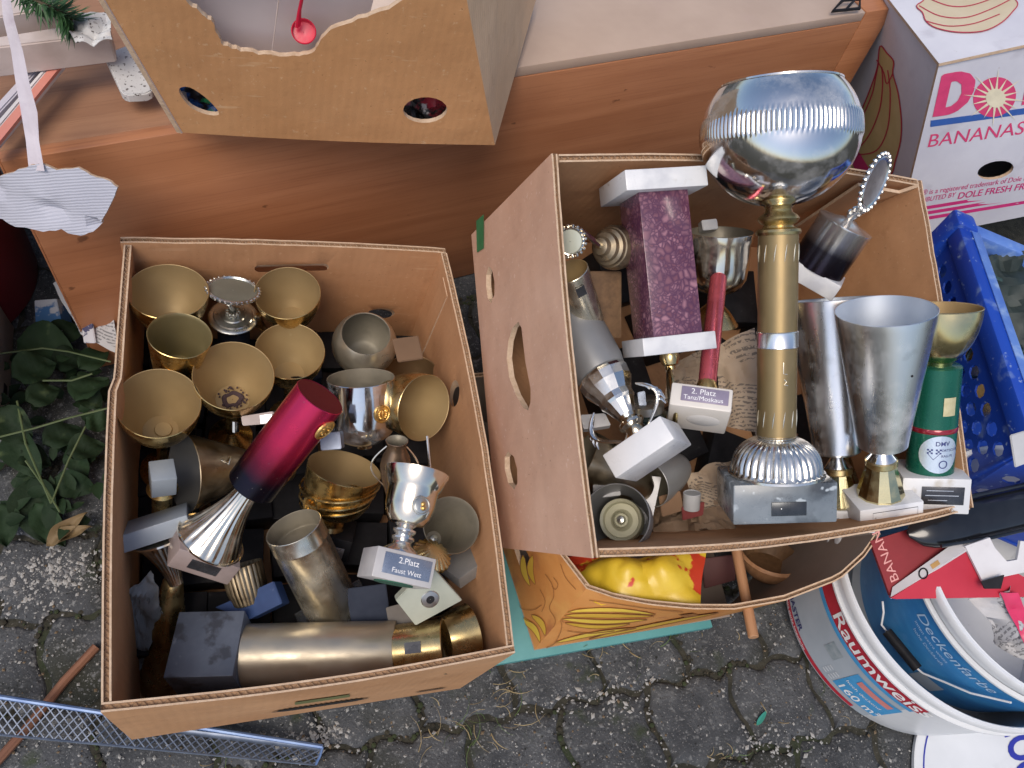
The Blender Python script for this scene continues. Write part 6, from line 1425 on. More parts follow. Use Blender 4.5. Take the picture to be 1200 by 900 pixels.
# flat lid on the paving
LC = Vector((.935, .055, 0)); RL = .157
t = thing('bucket_lid', 'white round lid with blue capital letters on the paving in the near right corner', 'lid', Matrix.Translation(LC))
part('disc', MB().lathe([(.0004, .001), (RL - .004, .001), (RL, .003), (RL, .009), (RL - .003, .0105), (RL - .010, .0095), (.0004, .0085)], 90), BUCW, t)
lid_uv = lambda px, py: ((lambda p: (p.x - LC.x, p.y - LC.y))(pz(px, py, .0095)))
mb = MB(); ring_to(mb, [((RL - .014) * cos(a), (RL - .014) * sin(a)) for a in [tau * i / 72 for i in range(72)]], .0022, lambda x, y: Vector((x, y, .0100)))
al = aff(lid_uv, (1172, 838), (1183, 880), (1214, 826), lambda u, v: Vector((u, v, .0098))); text_to(mb, 'NOC', 1.0, al, bold=.03, xs=.85); part('print', mb, flat('royal_blue_ink', (.02, .03, .30), .5), t, 0)

# ------------------------------------------------------------------ red and white banana box lid at the right
def panel(name, pts, ds, th, mat, parent, inv):
    """flat board: polygon through three measured corners (the first three depths), cut to the pixel outline"""
    P = [pd(x, y, d) for (x, y), d in zip(pts, ds)]; n_ = (P[1] - P[0]).cross(P[2] - P[0]).normalized()
    if n_.dot(CAMPOS - P[0]) < 0: n_ = -n_
    Q = []
    for x, y in pts: r = ray(x, y); Q.append(CAMPOS + r * ((P[0] - CAMPOS).dot(n_) / r.dot(n_)))
    ux = (Q[1] - Q[0]).normalized(); uy = n_.cross(ux); q2 = [((q - Q[0]).dot(ux), (q - Q[0]).dot(uy)) for q in Q]
    tri = geometry.tessellate_polygon([[Vector((a, b, 0)) for a, b in q2]]); k = len(Q); mb = MB()
    mb.add([tuple(inv @ q) for q in Q] + [tuple(inv @ (q - n_ * th)) for q in Q], [tuple(t_) for t_ in tri] + [tuple(k + i for i in t_) for t_ in tri] + [(i, (i + 1) % k, k + (i + 1) % k, k + i) for i in range(k)])
    o = part(name, mb, mat, parent, 0)
    def place(off): return lambda x, y: inv @ (lambda r: CAMPOS + r * ((Q[0] + n_ * off - CAMPOS).dot(n_) / r.dot(n_)))(ray(x, y))
    return o, place
org = pd(1100, 670, 1.0); inv = Matrix.Translation(-org)
t = thing('banana_box', 'crushed red, magenta and white banana box below the black tray', 'banana box', Matrix.Translation(org))
DRED = pmat('dark_red_carton', (.18, .007, .012), (.24, .012, .018), 10, .6, bump=.08, bscale=150, spots=[((.25, .02, .03), 10, .6, .8)])
MAGC = pmat('magenta_carton', (.42, .014, .035), (.50, .025, .05), 10, .55, bump=.08, bscale=150)
WCAR = pmat('white_grey_carton', (.55, .53, .54), (.66, .65, .66), 9, .7, bump=.1, bscale=150, spots=[((.42, .40, .40), 20, .6, .8)])
o, pla = panel('dark_red_side', [(1043, 698), (1020, 634), (1130, 600), (1150, 630)], [.985, 1.0, 1.01, 1.0], .005, DRED, t, inv)
mb = MB(); text_to(mb, 'BANANAS', 1.0, aff(lambda x, y: (x, y), (1054, 680), (1048, 665), (1041, 686), pla(.0006)), xs=1.15); part('print', mb, flat('salmon_letters', (.62, .28, .26), .6), t, 0)
o, pla = panel('white_edge', [(1043.5, 700), (1046, 688), (1132, 626), (1139, 640)], [.978, .985, .990, .985], .004, WCAR, t, inv)
mb = MB(); ring_to(mb, [(1082 + 5 * cos(a), 672 + 6 * sin(a)) for a in [tau * i / 20 for i in range(20)]], 1.8, pla(.0006)); part('print', mb, BLACKP, t, 0)
mb = MB(); poly_to(mb, [(1090, 662), (1099, 656), (1102, 661), (1093, 667)], pla(.0006)); part('print', mb, flat('ochre_print', (.55, .33, .12), .6), t, 0)
o, pla = panel('magenta_side', [(1044, 701), (1139, 641), (1240, 699), (1050, 702)], [.976, .983, 1.0, .98], .005, MAGC, t, inv)
o, pla = panel('white_side', [(1131, 640), (1160, 630), (1166, 642), (1180, 658), (1192, 656), (1196, 634), (1250, 640), (1250, 660), (1176, 676), (1168, 690), (1152, 682)], [.977, .980, .981, 1, 1], .004, WCAR, t, inv)
panel('dark_notch', [(1150, 682), (1177, 674), (1173, 690), (1154, 690)], [.972, .974, .974, .97], .002, BLACKP, t, inv)

# ------------------------------------------------------------------ orange banana box under the tilted one
ORANGE = pmat('orange_printed_carton', (.52, .21, .05), (.62, .29, .085), 9, .72, bump=.1, bscale=140, spots=[((.40, .15, .05), 24, .56, .74), ((.62, .36, .10), 14, .6, .8)])
OIN = pmat('grey_brown_carton_inside', (.24, .20, .17), (.31, .26, .22), 7, .85)
zr_ = .16
rimp = [pz(x, y, z) for x, y, z in ((687, 690, .16), (720, 701, .16), (760, 709, .165), (810, 714, .175), (860, 714.5, .19), (920, 704, .215), (985, 679, .25), (1014, 652, .262), (1032, 626, .27))]
botp = [pz(x, y, .014) for x, y in ((626, 762), (665, 755), (712, 747), (765, 738), (815, 729), (848, 722), (872, 700), (890, 672), (905, 640))]
bo0 = pz(626, 762, .014); bo1 = pz(860, 722, .014); bdir = (bo1 - bo0).normalized()
cl = [0]
for a, b in zip(rimp, rimp[1:]): cl.append(cl[-1] + (b - a).length)
WL = cl[-1]
def rimat(u):
    u = min(max(u, 0), WL)
    for i in range(len(cl) - 1):
        if u <= cl[i + 1] + 1e-9: q = (u - cl[i]) / (cl[i + 1] - cl[i]); return rimp[i] * (1 - q) + rimp[i + 1] * q
MO = Matrix.Translation(bo0); ob = thing('banana_box', 'orange banana box with yellow banana print under the tilted trophy box', 'banana box', MO)
nb = Vector((-bdir.y, bdir.x, 0)); nb = nb if nb.y > 0 else -nb
oc_ = [ORANGE, OIN, KRAFT_EDGE, FLUTE]; HO = .15
def botat(u):
    u = min(max(u, 0), WL)
    for i in range(len(cl) - 1):
        if u <= cl[i + 1] + 1e-9: q = (u - cl[i]) / (cl[i + 1] - cl[i]); return botp[i] * (1 - q) + botp[i + 1] * q
def fO(u, v, n): return botat(u) * (1 - v / HO) + rimat(u) * (v / HO) + nb * n - bo0
mb = MB(); wall(mb, fO, WL, HO, .007, [], step=.025, topf=rough_top(21, .001)); part('front_wall', mb, oc_, ob, 30)
lb = (pz(660, 655, zr_) - rimp[0]).normalized(); lbb = nb * .9 + bdir * -.1; lbb.normalize()
nl = Vector((lb.y, -lb.x, 0)); nl = nl if nl.x > 0 else -nl
def fOl(u, v, n): return (bo0 + lbb * u) * (1 - v / HO) + (rimp[0] + lb * u) * (v / HO) + nl * n - bo0
c_h = oval(.10, .065, .030, .020)
mb = MB(); wall(mb, fOl, .36, HO, .007, [c_h], step=.03, topf=rough_top(22, .001)); part('left_wall', mb, oc_, ob, 30)
mb = MB(); wall(mb, lambda u, v, n: (bo0 + lbb * .36 + bdir * u) * (1 - v / HO) + (rimp[0] + lb * .36 + bdir * u) * (v / HO) - nb * n - bo0, .34, HO, .007, [], step=.05); part('back_wall', mb, oc_, ob, 30)
mb = MB(); wall(mb, lambda u, v, n: (botp[-1] + lbb * u) * (1 - v / HO) + (rimp[-1] + lbb * u) * (v / HO) - nl * n - bo0, .12, HO, .007, [], step=.05); part('right_wall', mb, oc_, ob, 30)
mb = MB(); mb.add([tuple(v) for v in (Vector((0, 0, .002)), bdir * .30 + Vector((0, 0, .002)), bdir * .36 + lbb * .36 + Vector((0, 0, .002)), lbb * .36 + Vector((0, 0, .002)))], [(0, 1, 2, 3)]); part('bottom_panel', mb, [OIN], ob, 0)
YEL = pmat('yellow_banana_print', (.62, .42, .04), (.70, .50, .07), 10, .7); BRL = flat('brown_outline', (.30, .12, .03), .7)
def solveO(f, px, py, w_, h_):
    a, b = .1, .5 * h_
    for _ in range(25):
        def pr(a, b): return Vector(proj(f(a, b, 0) + bo0))
        q = pr(a, b); e = 1e-4; ja = (pr(a + e, b) - q) / e; jb = (pr(a, b + e) - q) / e; d_ = ja.x * jb.y - ja.y * jb.x
        r = Vector((px, py)) - q; a += (r.x * jb.y - r.y * jb.x) / d_ * .8; b += (ja.x * r.y - ja.y * r.x) / d_ * .8
        a = min(max(a, .0), w_); b = min(max(b, 0), h_)
    return a, b
def pO(off): return lambda x, y: (lambda ab: fO(ab[0], ab[1], -off))(solveO(fO, x, y, WL, HO))
def pOl(off): return lambda x, y: (lambda ab: fOl(ab[0], ab[1], -off))(solveO(fOl, x, y, .36, HO))
YELS = [YEL, pmat('deep_yellow_print', (.56, .34, .03), (.62, .40, .05), 14, .7)]
def banana(mbs, ml, a, b, w_, sag, place, pl2, alt):
    """one printed banana from a to b (pixels), width w_, bending by sag"""
    dx_, dy_ = b[0] - a[0], b[1] - a[1]; l = math.hypot(dx_, dy_); nx, ny = -dy_ / l, dx_ / l; up_ = []; dn_ = []
    for k in range(9):
        q = k / 8; hw = w_ * (sin(pi * q) ** .55) * (.6 + .4 * (1 - q)) + .3; sx_ = sag * sin(pi * q)
        cx, cy = a[0] + dx_ * q + nx * sx_, a[1] + dy_ * q + ny * sx_; up_.append((cx - nx * hw, cy - ny * hw)); dn_.append((cx + nx * hw, cy + ny * hw))
    mb = MB(); poly_to(mb, up_ + dn_[::-1], place); part('banana_print', mb, YELS[alt], ob, 0); ring_to(ml, up_ + dn_[::-1], .7, pl2)
m0, m1, ml = MB(), MB(), MB()
for k, (a, b, w_, sg) in enumerate((((662, 716), (768, 719), 2.6, -4), ((658, 720), (766, 721), 2.6, 0), ((657, 724), (758, 725), 2.6, 3), ((662, 729), (738, 730), 2.4, 4), ((650, 752), (745, 735), 2.4, -2), ((690, 748), (842, 717), 2.0, -1))): banana([m0, m1], ml, a, b, w_, sg, pO(.0012), pO(.0016), k % 2)
for ln in ([(650, 700), (644, 712), (654, 722), (658, 734), (650, 752), (640, 758)], [(656, 706), (652, 716), (660, 728)], [(690, 702), (720, 706), (760, 712), (800, 716)], [(664, 738), (690, 741), (720, 738)]): ring_to(ml, smooth_(ln), .7, pO(.0018), closed=False)
poly_to(ml, [(795, 719.5), (812, 717.5), (818, 719.5), (802, 722)], pO(.0018))
tag(part('print', ml, BRL, ob, 0), kind='stuff')
m0, m1, ml = MB(), MB(), MB()
for k, (a, b, w_, sg) in enumerate((((614, 650), (622, 686), 4, 3), ((625, 650), (628, 684), 4, 4), ((612, 726), (634, 752), 4, -5), ((624, 720), (640, 744), 4, -4))): banana([m0, m1], ml, a, b, w_, sg, pOl(.0012), pOl(.0016), k % 2)
for ln in ([(640, 672), (648, 684), (650, 698), (645, 712), (652, 728), (640, 750)], [(634, 690), (640, 704), (636, 716)], [(604, 700), (612, 712), (626, 714), (636, 708)], [(650, 676), (655, 684), (652, 690), (648, 686)], [(658, 660), (664, 676), (676, 690)]): ring_to(ml, smooth_(ln), .7, pOl(.0018), closed=False)
tag(part('print', ml, BRL, ob, 0), kind='stuff')
# teal board below
t = thing('teal_board', 'thin teal board lying on the paving under the orange banana box', 'board', mk(bo0 - Vector((0, 0, .014)), bdir, nb, Vector((0, 0, 1))))
part('board', MB().box(-.06, .27, -.010, .33, .0005, .0125, bev=.001), pmat('teal_paint', (.07, .25, .25), (.10, .31, .31), 14, .55, spots=[((.05, .17, .17), 20, .6, .8)]), t)
# contents
BAGY = pmat('yellow_plastic_bag', (.62, .42, .02), (.72, .52, .05), 14, .35, bump=.2, bscale=90, spots=[((.55, .05, .02), 12, .585, .60)])
crumple('plastic_bag', 'crumpled yellow plastic bag with red print in the orange banana box', 'bag', [(660, 650), (826, 648), (818, 712), (692, 700)], [1.10, 1.07, 1.03, 1.03], BAGY, .014, 44, 12, 16, bulge=.025)
c = pz(903, 652, .10); Mr, R = rim_frame((903, 654), 74, .55, 110, c)
t = thing('wooden_bowl', 'round brown wooden bowl rim in the orange banana box', 'bowl', Mr @ Matrix.Translation((0, 0, -.03)))
part('bowl', vessel([(R * .55, 0), (R * .85, .012), (R * .96, .024), (R, .03)], .007, 48), [STICKW, WOOD], t)
P0, P1 = pd(862, 640, 1.09), pd(883, 747, 1.02); Ms = axis_frame(P0, P1, 0); L = (P1 - P0).length
t = thing('wooden_stick', 'round pale brown wooden stick poking out over the rim of the orange banana box', 'stick', Ms); part('stick', MB().lathe([(.0004, -.05), (.0068, -.05), (.0068, L - .0008), (.006, L), (.0004, L)], 18), STICKW, t)
block('dark red box bottom piece behind the yellow bag in the orange banana box', 'red_carton', [(822, 655), (862, 650), (862, 680), (826, 690)], 1.12, .004, pmat('very_dark_red', (.05, .006, .006), (.08, .010, .010), 10, .6), grp='things in the orange banana box')

# ------------------------------------------------------------------ left edge: plank, striped boards, twig, tape, flap
PLANKM = pmat('pale_painted_plank', (.52, .43, .39), (.60, .51, .47), 7, .6, stretch=(1, 6, 6), spots=[((.42, .34, .30), 14, .6, .8)])
SPECK = pmat('speckled_plaster', (.55, .55, .55), (.64, .64, .63), 12, .7, bump=.25, bscale=120, spots=[((.07, .055, .05), 240, .60, .66), ((.10, .08, .07), 60, .66, .72)])
zl = .445
def slab(name, label, cat, quad, z, th, mat, grp=None, prt='board'):
    P = [pz(x, y, z) for x, y in quad]; c = sum(P, Vector()) / len(P); t = thing(name, label, cat, Matrix.Translation(c - Vector((0, 0, th))), grp)
    bm = bmesh.new(); bv = [bm.verts.new(p - c + Vector((0, 0, th))) for p in P] + [bm.verts.new(p - c) for p in P]; k = len(P)
    bm.faces.new(bv[:k]); bm.faces.new(bv[k:]); [bm.faces.new([bv[i], bv[(i + 1) % k], bv[k + (i + 1) % k], bv[k + i]]) for i in range(k)]
    bmesh.ops.recalc_face_normals(bm, faces=bm.faces); bmesh.ops.bevel(bm, geom=bm.edges[:], offset=.0016, segments=2, affect='EDGES'); bm.verts.index_update()
    mb = MB(); mb.add([tuple(v.co) for v in bm.verts], [tuple(v.index for v in f.verts) for f in bm.faces]); bm.free(); part(prt, mb, mat, t); return t
slab('plank', 'pale painted wooden plank lying on the cabinet at the top left', 'plank', [(-60, 52), (126, 22), (128, 40), (-60, 62)], .475, .038, PLANKM)
slab('plank', 'second pale plank behind the fir twig at the top left edge', 'plank', [(-60, 8), (60, -14), (66, 8), (-60, 30)], .475, .03, PLANKM)
crumple('plaster_lump', 'speckled white plaster lump on the plank beside the golden box', 'lump', [(76, 22), (124, 6), (134, 44), (88, 50)], [depth(pz(x, y, .49)) for x, y in ((76, 22), (124, 6), (134, 44), (88, 50))], SPECK, .014, 16, 14, 30)
slab('speckled_tray', 'white speckled tray with rounded end leaning under the golden box', 'tray', [(121, 63), (150, 52), (174, 92), (178, 106), (170, 110), (148, 111), (142, 108)], .43, .012, SPECK)
t = slab('striped_board', 'lavender white board leaning over the cabinet edge, left of the striped one', 'board', [(-20, 138), (44, 68), (60, 65), (-20, 152)], .432, .018, pmat('lavender_white', (.50, .48, .54), (.58, .56, .62), 8, .5))
t = slab('striped_board', 'white board with a salmon red stripe along its edge, across the cabinet corner', 'board', [(-20, 160), (62, 66), (71, 63), (-20, 172)], .436, .022, pmat('white_board', (.62, .60, .60), (.70, .68, .68), 8, .5))
P = [pz(x, y, .4365) for x, y in ((-20, 173), (72, 63), (84, 61.5), (-20, 190))]
mb = MB(); ci = t.matrix_world.inverted(); mb.add([tuple(ci @ p) for p in P] + [tuple(ci @ (p - Vector((0, 0, .004)))) for p in P], [(0, 1, 2, 3), (4, 7, 6, 5), (0, 4, 5, 1), (1, 5, 6, 2), (2, 6, 7, 3), (3, 7, 4, 0)]); part('salmon_strip', mb, pmat('salmon_paint', (.60, .21, .16), (.66, .27, .21), 8, .5), t, 0)
# fir twig
FIR = pmat('fir_needles', (.030, .085, .028), (.055, .13, .045), 60, .55, rand=.2)
tc_ = pz(50, 8, .50); t = thing('fir_twig', 'green artificial fir twig on the pale planks at the top left', 'twig', Matrix.Translation(tc_))
rf = random.Random(2); nm = MB()
stem = [pz(22, -8, .50) - tc_, pz(50, 4, .505) - tc_, pz(72, 14, .50) - tc_, pz(84, 24, .495) - tc_]
part('stem', MB().tube(stem, .0018, 6), flat('brown_twig', (.06, .04, .02), .8), t)
for k in range(330):
    q = rf.random() * 2.99; i = int(q); p = stem[i] * (1 - q + i) + stem[i + 1] * (q - i); dirv = (stem[i + 1] - stem[i]).normalized()
    rv = Vector((rf.gauss(0, 1), rf.gauss(0, 1), rf.gauss(0, .8))); rv = (rv - dirv * rv.dot(dirv)).normalized() + dirv * .5; l = rf.uniform(.014, .030)
    sd_ = rv.cross(Vector((0, 0, 1))).normalized() * .0009
    if sd_.length < 1e-5: continue
    nm.add([tuple(p + sd_), tuple(p - sd_), tuple(p + rv * l * .6 - sd_ + Vector((0, 0, -.001))), tuple(p + rv * l), tuple(p + rv * l * .6 + sd_ + Vector((0, 0, -.001)))], [(0, 1, 2, 4), (4, 2, 3)])
tag(part('needles', nm, FIR, t), kind='stuff')
# tape strip and hanging white flap
TAPEW = pmat('cloudy_packing_tape', (.52, .47, .51), (.60, .55, .59), 30, .25, bump=.3, bscale=120, spots=[((.44, .36, .42), 34, .58, .75)])
tp = [(6, -10, .770), (10, 22, .78), (20, 60, .80), (26, 95, .81), (34, 130, .822), (38, 165, .832), (43, 200, .838)]; wd_ = [5, 6, 8, 9, 9, 8, 11]
pts = [pd(*p) for p in tp]; c = pts[3]; mb = MB(); vs = []
for i, p in enumerate(pts):
    wv = (CAMROT @ Vector((1, .12, .25 * sin(i * 1.9)))).normalized() * (wd_[i] * tp[i][2] / F)
    for s in (-1, -.3, .3, 1): vs.append(p - c + wv * s + (CAMPOS - p).normalized() * (.002 * sin(i * 2 + s * 3)))
vs2 = [v - (CAMPOS - c).normalized() * .0006 for v in vs]; m = len(vs); fs = []
for i in range(6):
    for j in range(3): fs += [(i * 4 + j, i * 4 + j + 1, i * 4 + j + 5, i * 4 + j + 4), (m + i * 4 + j, m + i * 4 + j + 4, m + i * 4 + j + 5, m + i * 4 + j + 1)]
mb.add(vs + vs2, fs); o = mb.build('packing_tape', [TAPEW], None, 60); o.location = c; tag(o, 'twisted strip of cloudy packing tape hanging down to the white cardboard flap', 'tape')
WCARD = None
def ridgemat():
    m = pmat('white_corrugated_card', (.40, .41, .48), (.47, .48, .55), 8, .7, spots=[((.42, .42, .50), 12, .6, .8)]); t = m.node_tree; b = t.nodes['Principled BSDF']
    tc = N(t, 'ShaderNodeTexCoord'); wv = N(t, 'ShaderNodeTexWave', bands_direction='Y'); wv.inputs['Scale'].default_value = 95; wv.inputs['Distortion'].default_value = 1.2; wv.inputs['Detail'].default_value = 2
    mp = N(t, 'ShaderNodeMapping'); mp.inputs['Rotation'].default_value = (0, 0, radians(-14)); t.links.new(tc.outputs['Object'], mp.inputs[0]); t.links.new(mp.outputs[0], wv.inputs[0])
    bp = N(t, 'ShaderNodeBump'); bp.inputs['Strength'].default_value = .28; bp.inputs['Distance'].default_value = .002; t.links.new(wv.outputs[1], bp.inputs['Height']); t.links.new(bp.outputs[0], b.inputs['Normal']); return m
WCARD = ridgemat()
fl_px = [(-15, 212), (18, 200), (32, 195), (46, 191), (66, 199), (90, 198), (104, 206), (126, 212), (136, 220), (134, 230), (118, 258), (112, 270), (98, 277), (84, 275), (72, 269), (52, 270), (20, 264), (4, 256), (-15, 250)]
a_ = pd(20, 200, .842); b_ = pd(135, 222, .85); c_2 = pd(10, 258, .875); n_ = (b_ - a_).cross(c_2 - a_).normalized(); n_ = n_ if n_.dot(CAMPOS - a_) > 0 else -n_
ux_ = (b_ - a_).normalized(); uy_ = n_.cross(ux_); Mf = mk(a_, ux_, uy_, n_)
q2 = []
for x, y in jit(fl_px, 3, 1.0, 9): r = ray(x, y); q = CAMPOS + r * ((a_ - CAMPOS).dot(n_) / r.dot(n_)) - a_; q2.append((q.dot(ux_), q.dot(uy_)))
mnx, mny = min(a for a, b in q2), min(b for a, b in q2); q3 = [(a - mnx, b - mny) for a, b in q2]; W3, H3 = max(a for a, b in q3), max(b for a, b in q3)
if sum(q3[i][0] * q3[(i + 1) % len(q3)][1] - q3[(i + 1) % len(q3)][0] * q3[i][1] for i in range(len(q3))) < 0: q3 = q3[::-1]
def crease(v): return .010 * math.exp(-((v - H3 * .52) / .004) ** 2) * -1
mb = MB(); wall(mb, lambda u, v, n: Vector((u + mnx, v + mny, -n + crease(v + u * .22) + .003 * sin(u * 40))), W3, H3, .0035, [], step=.012, rim=False, outline=q3)
t = thing('cardboard_flap', 'torn white corrugated cardboard flap hanging from packing tape in front of the cabinet', 'cardboard', Mf); part('sheet', mb, [WCARD, WCARD, KRAFT_EDGE, FLUTE], t, 30)

# dark red tub, carton, papers at the left
c = pz(8, 300, .30); t = thing('red_tub', 'dark red plastic tub in the shade at the left edge', 'tub', Matrix.Translation(pz(-70, 330, 0.0)))
part('body', vessel([(.13, 0), (.135, .004), (.15, .26), (.155, .27)], .004, 56), [pmat('dark_red_plastic', (.13, .012, .018), (.17, .018, .026), 8, .4), pmat('dark_red_plastic_inside', (.11, .010, .015), None, 8, .5)], t)
GWC = pmat('grey_white_carton', (.40, .395, .38), (.47, .46, .45), 8, .6, spots=[((.32, .30, .28), 12, .6, .8)])
ca, cb = pz(9, 520, .0), pz(17, 384, .0); cv = (cb - ca); cl_ = cv.length; cv.normalize(); cw_ = Vector((-cv.y, cv.x, 0)); cw_ = cw_ if cw_.x < 0 else -cw_
t = thing('carton', 'tall grey white carton with black print at the left edge, heightened to shade the weed', 'carton', mk(ca, cw_, cv, Vector((0, 0, 1))) if cw_.cross(cv).z > 0 else mk(ca, cv, cw_, Vector((0, 0, 1))), 'papers at the left edge')
sw = cw_.cross(cv).z > 0
mb = MB(); (mb.box(0, .34, 0, cl_, .001, .52, bev=.002) if sw else mb.box(0, cl_, 0, .34, .001, .52, bev=.002)); part('body', mb, GWC, t)  # upper part is out of view, its height added to shade the weeds
mb = MB(); (mb.box(.004, .336, .004, cl_ * .5 - .001, .52, .523, bev=.001) if sw else mb.box(.004, cl_ * .5 - .001, .004, .336, .52, .523, bev=.001)); part('flap', mb, GWC, t)
mb = MB(); (mb.box(.004, .336, cl_ * .5 + .001, cl_ - .004, .52, .523, bev=.001) if sw else mb.box(cl_ * .5 + .001, cl_ - .004, .004, .336, .52, .523, bev=.001)); part('flap', mb, GWC, t)
lp = t.matrix_world.inverted() @ onM(6, 458, mk(ca, cv, Vector((0, 0, 1)), cw_)); 
mb = MB(); (mb.box(-.0006, 0, lp.y - .010, lp.y + .010, lp.z - .006, lp.z + .006) if sw else mb.box(lp.x - .010, lp.x + .010, -.0006, 0, lp.z - .006, lp.z + .006)); part('label', mb, BLACKP, t)
crumple('newspaper', 'grey newspaper sheet lying in the shade behind the weeds, left of the left box', 'newspaper', [(62, 332), (128, 312), (134, 412), (96, 392)], [1.16, 1.16, 1.13, 1.14], NEWSG, .012, 16, 15, 20, group='papers at the left edge')
block('small blue and white printed carton between the red tub and the newspaper', 'blue_carton', [(40, 352), (66, 350), (74, 388), (42, 388)], 1.18, .03, pmat('blue_white_print', (.05, .16, .36), (.50, .52, .55), 30, .5, lo=.46, hi=.52), grp='papers at the left edge')
block('white carton scrap with dark print beside the left box', 'white_carton', [(94, 374), (108, 378), (112, 402), (98, 402)], 1.13, .004, pmat('white_print_scrap', (.55, .55, .58), (.05, .05, .12), 60, .6, lo=.52, hi=.56), grp='papers at the left edge')

# weeds
LEAFM = pmat('weed_leaf', (.010, .024, .010), (.017, .036, .015), 22, .7, spec=.2, bump=.4, bscale=120, rand=.3, spots=[((.07, .10, .04), 40, .62, .8)])  # leaf colour kept extra dark, with the shade put into it
DRYL = pmat('dry_brown_leaf', (.13, .085, .035), (.19, .13, .06), 26, .7, bump=.2, bscale=150)
wp = pz(60, 520, .0); weed = thing('weed', 'dark green weed with broad leaves growing between the left box and the paving edge', 'weed', Matrix.Translation(wp))
rl = random.Random(11)
LV = [((20, 400), (88, 415), .06, .032), ((14, 442), (66, 424), .075, .026), ((60, 430), (108, 414), .05, .022), ((92, 432), (128, 408), .05, .018), ((10, 505), (45, 560), .05, .022), ((88, 470), (126, 440), .06, .026), ((50, 520), (96, 500), .05, .022), ((78, 532), (124, 520), .05, .024), ((84, 520), (100, 562), .035, .018), ((36, 560), (50, 636), .025, .028), ((40, 590), (75, 640), .02, .018), ((-6, 480), (36, 520), .07, .026), ((-4, 590), (8, 640), .03, .02), ((30, 470), (70, 455), .065, .02), ((64, 560), (112, 575), .03, .018), ((100, 490), (128, 500), .05, .018), ((20, 530), (60, 545), .04, .02), ((96, 455), (118, 480), .05, .016), ((50, 395), (100, 385), .05, .022)]
for (a, b, z, wd) in LV:
    p = pz(a[0], a[1], z) - wp; q = pz(b[0], b[1], z - .012) - wp; x = (q - p).normalized(); z_ = (Vector((rl.uniform(-.35, .35), rl.uniform(-.5, .1), 1))); z_ = (z_ - x * z_.dot(x)).normalized()
    mb = MB(); leaf_mesh(mb, (q - p).length, wd * rl.uniform(.85, 1.1), .22, .12, 9, 3, .003, M=mk(p, x, z_.cross(x), z_)); part('leaf', mb, LEAFM, weed, 60)
for pts, r in (([(0, 512), (40, 502), (80, 490), (128, 478)], .0014), ([(-5, 415), (50, 408), (80, 412), (130, 424)], .0013), ([(50, 446), (84, 446), (108, 438)], .0014), ([(30, 540), (55, 575), (70, 600)], .0012), ([(60, 590), (30, 520), (20, 470)], .0014), ([(60, 590), (80, 540), (100, 500)], .0013)):
    mb = MB().tube([pz(x, y, .075 - .0 * i) - wp for i, (x, y) in enumerate(pts)], r, 6); part('stalk', mb, pmat('pale_stalk', (.06, .09, .03), (.09, .12, .05), 20, .6) if 'pale_stalk' not in bpy.data.materials else bpy.data.materials['pale_stalk'], weed)
for k, (a, b, wd) in enumerate((((56, 640), (112, 606), .014), ((60, 636), (116, 622), .013))):
    p = pz(*a, .012); q = pz(*b, .016); x = (q - p).normalized(); mb = MB(); leaf_mesh(mb, (q - p).length, wd, .4, .05, 9, 2, .003); o = mb.build('dry_leaf', [DRYL], None, 60); z_ = Vector((0, 0, 1)); z_ = (z_ - x * z_.z).normalized(); o.matrix_world = mk(p, x, z_.cross(x), z_)
    tag(o, ('longer curled dry brown leaf under the weed, farther from the viewer' if k == 0 else 'curled dry brown leaf at the foot of the weed, nearer the bare paving'), 'leaf', 'dry leaves by the weed')
sm = MB()
for k in range(70):
    c = pz(rl.uniform(0, 125), rl.uniform(420, 615), rl.uniform(.004, .03)); x = Vector((rl.gauss(0, 1), rl.gauss(0, 1), rl.uniform(-.1, .5))).normalized(); z_ = Vector((0, 0, 1)); z_ = (z_ - x * z_.dot(x)).normalized()
    leaf_mesh(sm, rl.uniform(.012, .035), rl.uniform(.004, .010), .2, .1, 4, 1, 0, 0, mk(c, x, z_.cross(x), z_))
tag(sm.build('ground_cover', [LEAFM], None, 60), kind='stuff')

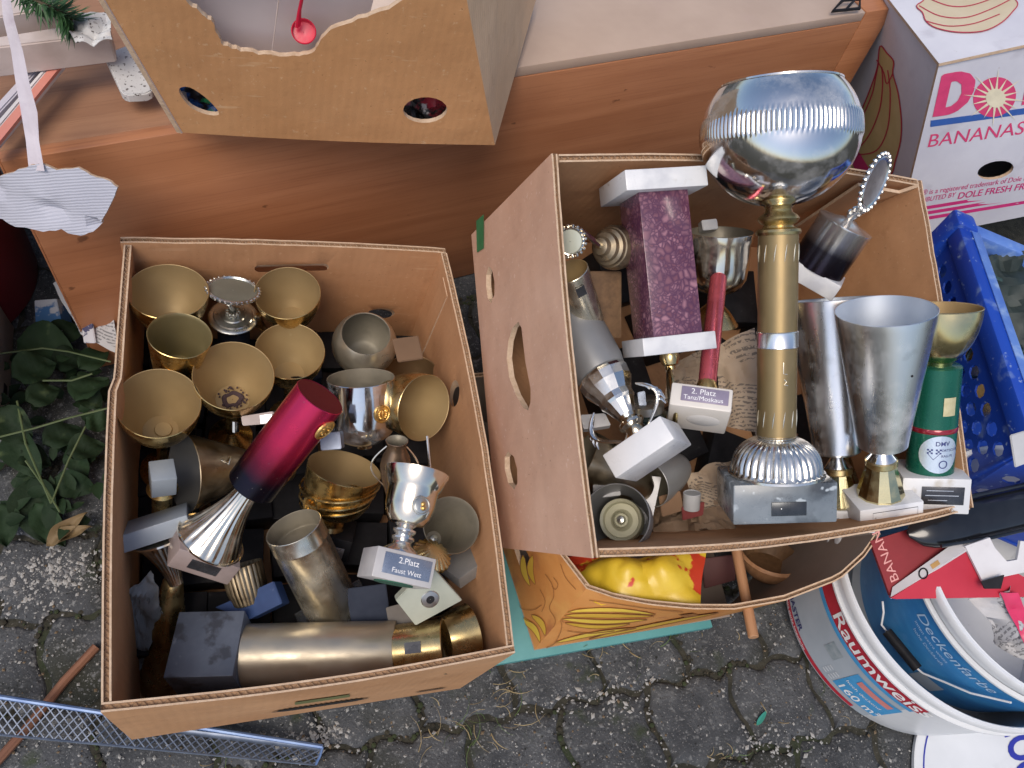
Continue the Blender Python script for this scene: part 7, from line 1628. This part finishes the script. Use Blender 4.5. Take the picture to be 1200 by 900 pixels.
# rusty stick and wire mesh tray
P0, P1 = pz(113, 758, .006), pz(-12, 902, .008); t = thing('wooden_stick', 'thin reddish brown stick lying on the paving at the near left corner', 'stick', axis_frame(P0, P1, 0)); L = (P1 - P0).length
part('stick', MB().tube([(0, 0, 0), (.002, 0, L * .3), (-.001, 0, L * .7), (0, 0, L)], .0058, 8), RUSTW, t)
q = [pz(-30, 813, .040), pz(378, 875, .026), pz(370, 896, .016), pz(-30, 858, .020)]
org = q[0]; t = thing('wire_mesh_tray', 'blue grey expanded wire mesh tray sticking out under the left box', 'mesh tray', Matrix.Translation(org))
MESHM = pmat('blue_grey_wire', (.08, .10, .14), (.15, .18, .24), 40, .4, .6); RODM = pmat('blue_white_rod', (.08, .14, .30), (.16, .24, .40), 30, .35, .3)
def qp(u, v): return (q[0] * (1 - u) * (1 - v) + q[1] * u * (1 - v) + q[2] * u * v + q[3] * (1 - u) * v) - org
mb = MB(); nU, nV = 38, 3
for i in range(nU):
    for j in range(nV):
        u0, u1, um = i / nU, (i + 1) / nU, (i + .5) / nU; v0, v1, vm = j / nV, (j + 1) / nV, (j + .5) / nV
        for a, b in (((u0, vm), (um, v0)), ((um, v0), (u1, vm)), ((u0, vm), (um, v1)), ((um, v1), (u1, vm))): mb.tube([qp(*a), qp(*b)], .0009, 4, caps=False)
tag(part('wire_grid', mb, MESHM, t), kind='stuff')
part('rim_rod', MB().tube([qp(0, -.02), qp(.5, -.02), qp(1, 0)], .0030, 8), RODM, t); part('rim_rod', MB().tube([qp(1, 0), qp(1.003, .5), qp(1, 1)], .0018, 6), RODM, t); part('rim_rod', MB().tube([qp(0, 1), qp(.5, 1), qp(1, 1)], .0016, 6), MESHM, t)
part('support_strip', MB().tube([qp(.55, .25), qp(1, .12)], .004, 6, flat=.4), MESHM, t)

# small pieces belong to the part they sit on
HOST = {'relief': 'medal', 'beaded_rim': 'medallion', 'print': ('plaque', 'label'), 'glint_dot': 'plaque', 'plaque_lines': 'plaque', 'crust': 'bowl', 'dirt_spot': 'bowl', 'cup_stud': 'bowl', 'stud': 'bowl', 'washer': 'block', 'screw_hole': 'block',
        'hub': 'cream_disc', 'ridge': 'body', 'lip': 'body', 'grip': 'wire_handle', 'worn_strip': 'rim_bar', 'felt_pad': 'plinth', 'recess': 'plinth', 'tape': ('left_wall', 'front_wall'), 'engraving': 'column', 'cut_marks': 'column'}
for o in list(COL.objects):
    if o.parent is None or o.type != 'MESH' or o.parent.parent is not None: continue
    h = HOST.get(o.name.split('.')[0])
    for hn_ in ((h,) if isinstance(h, str) else (h or ())):
        sib = [q for q in o.parent.children if q is not o and q.name.split('.')[0] == hn_]
        if hn_ == 'left_wall' and o.parent is box: continue
        if sib: o.parent = sib[0]; break
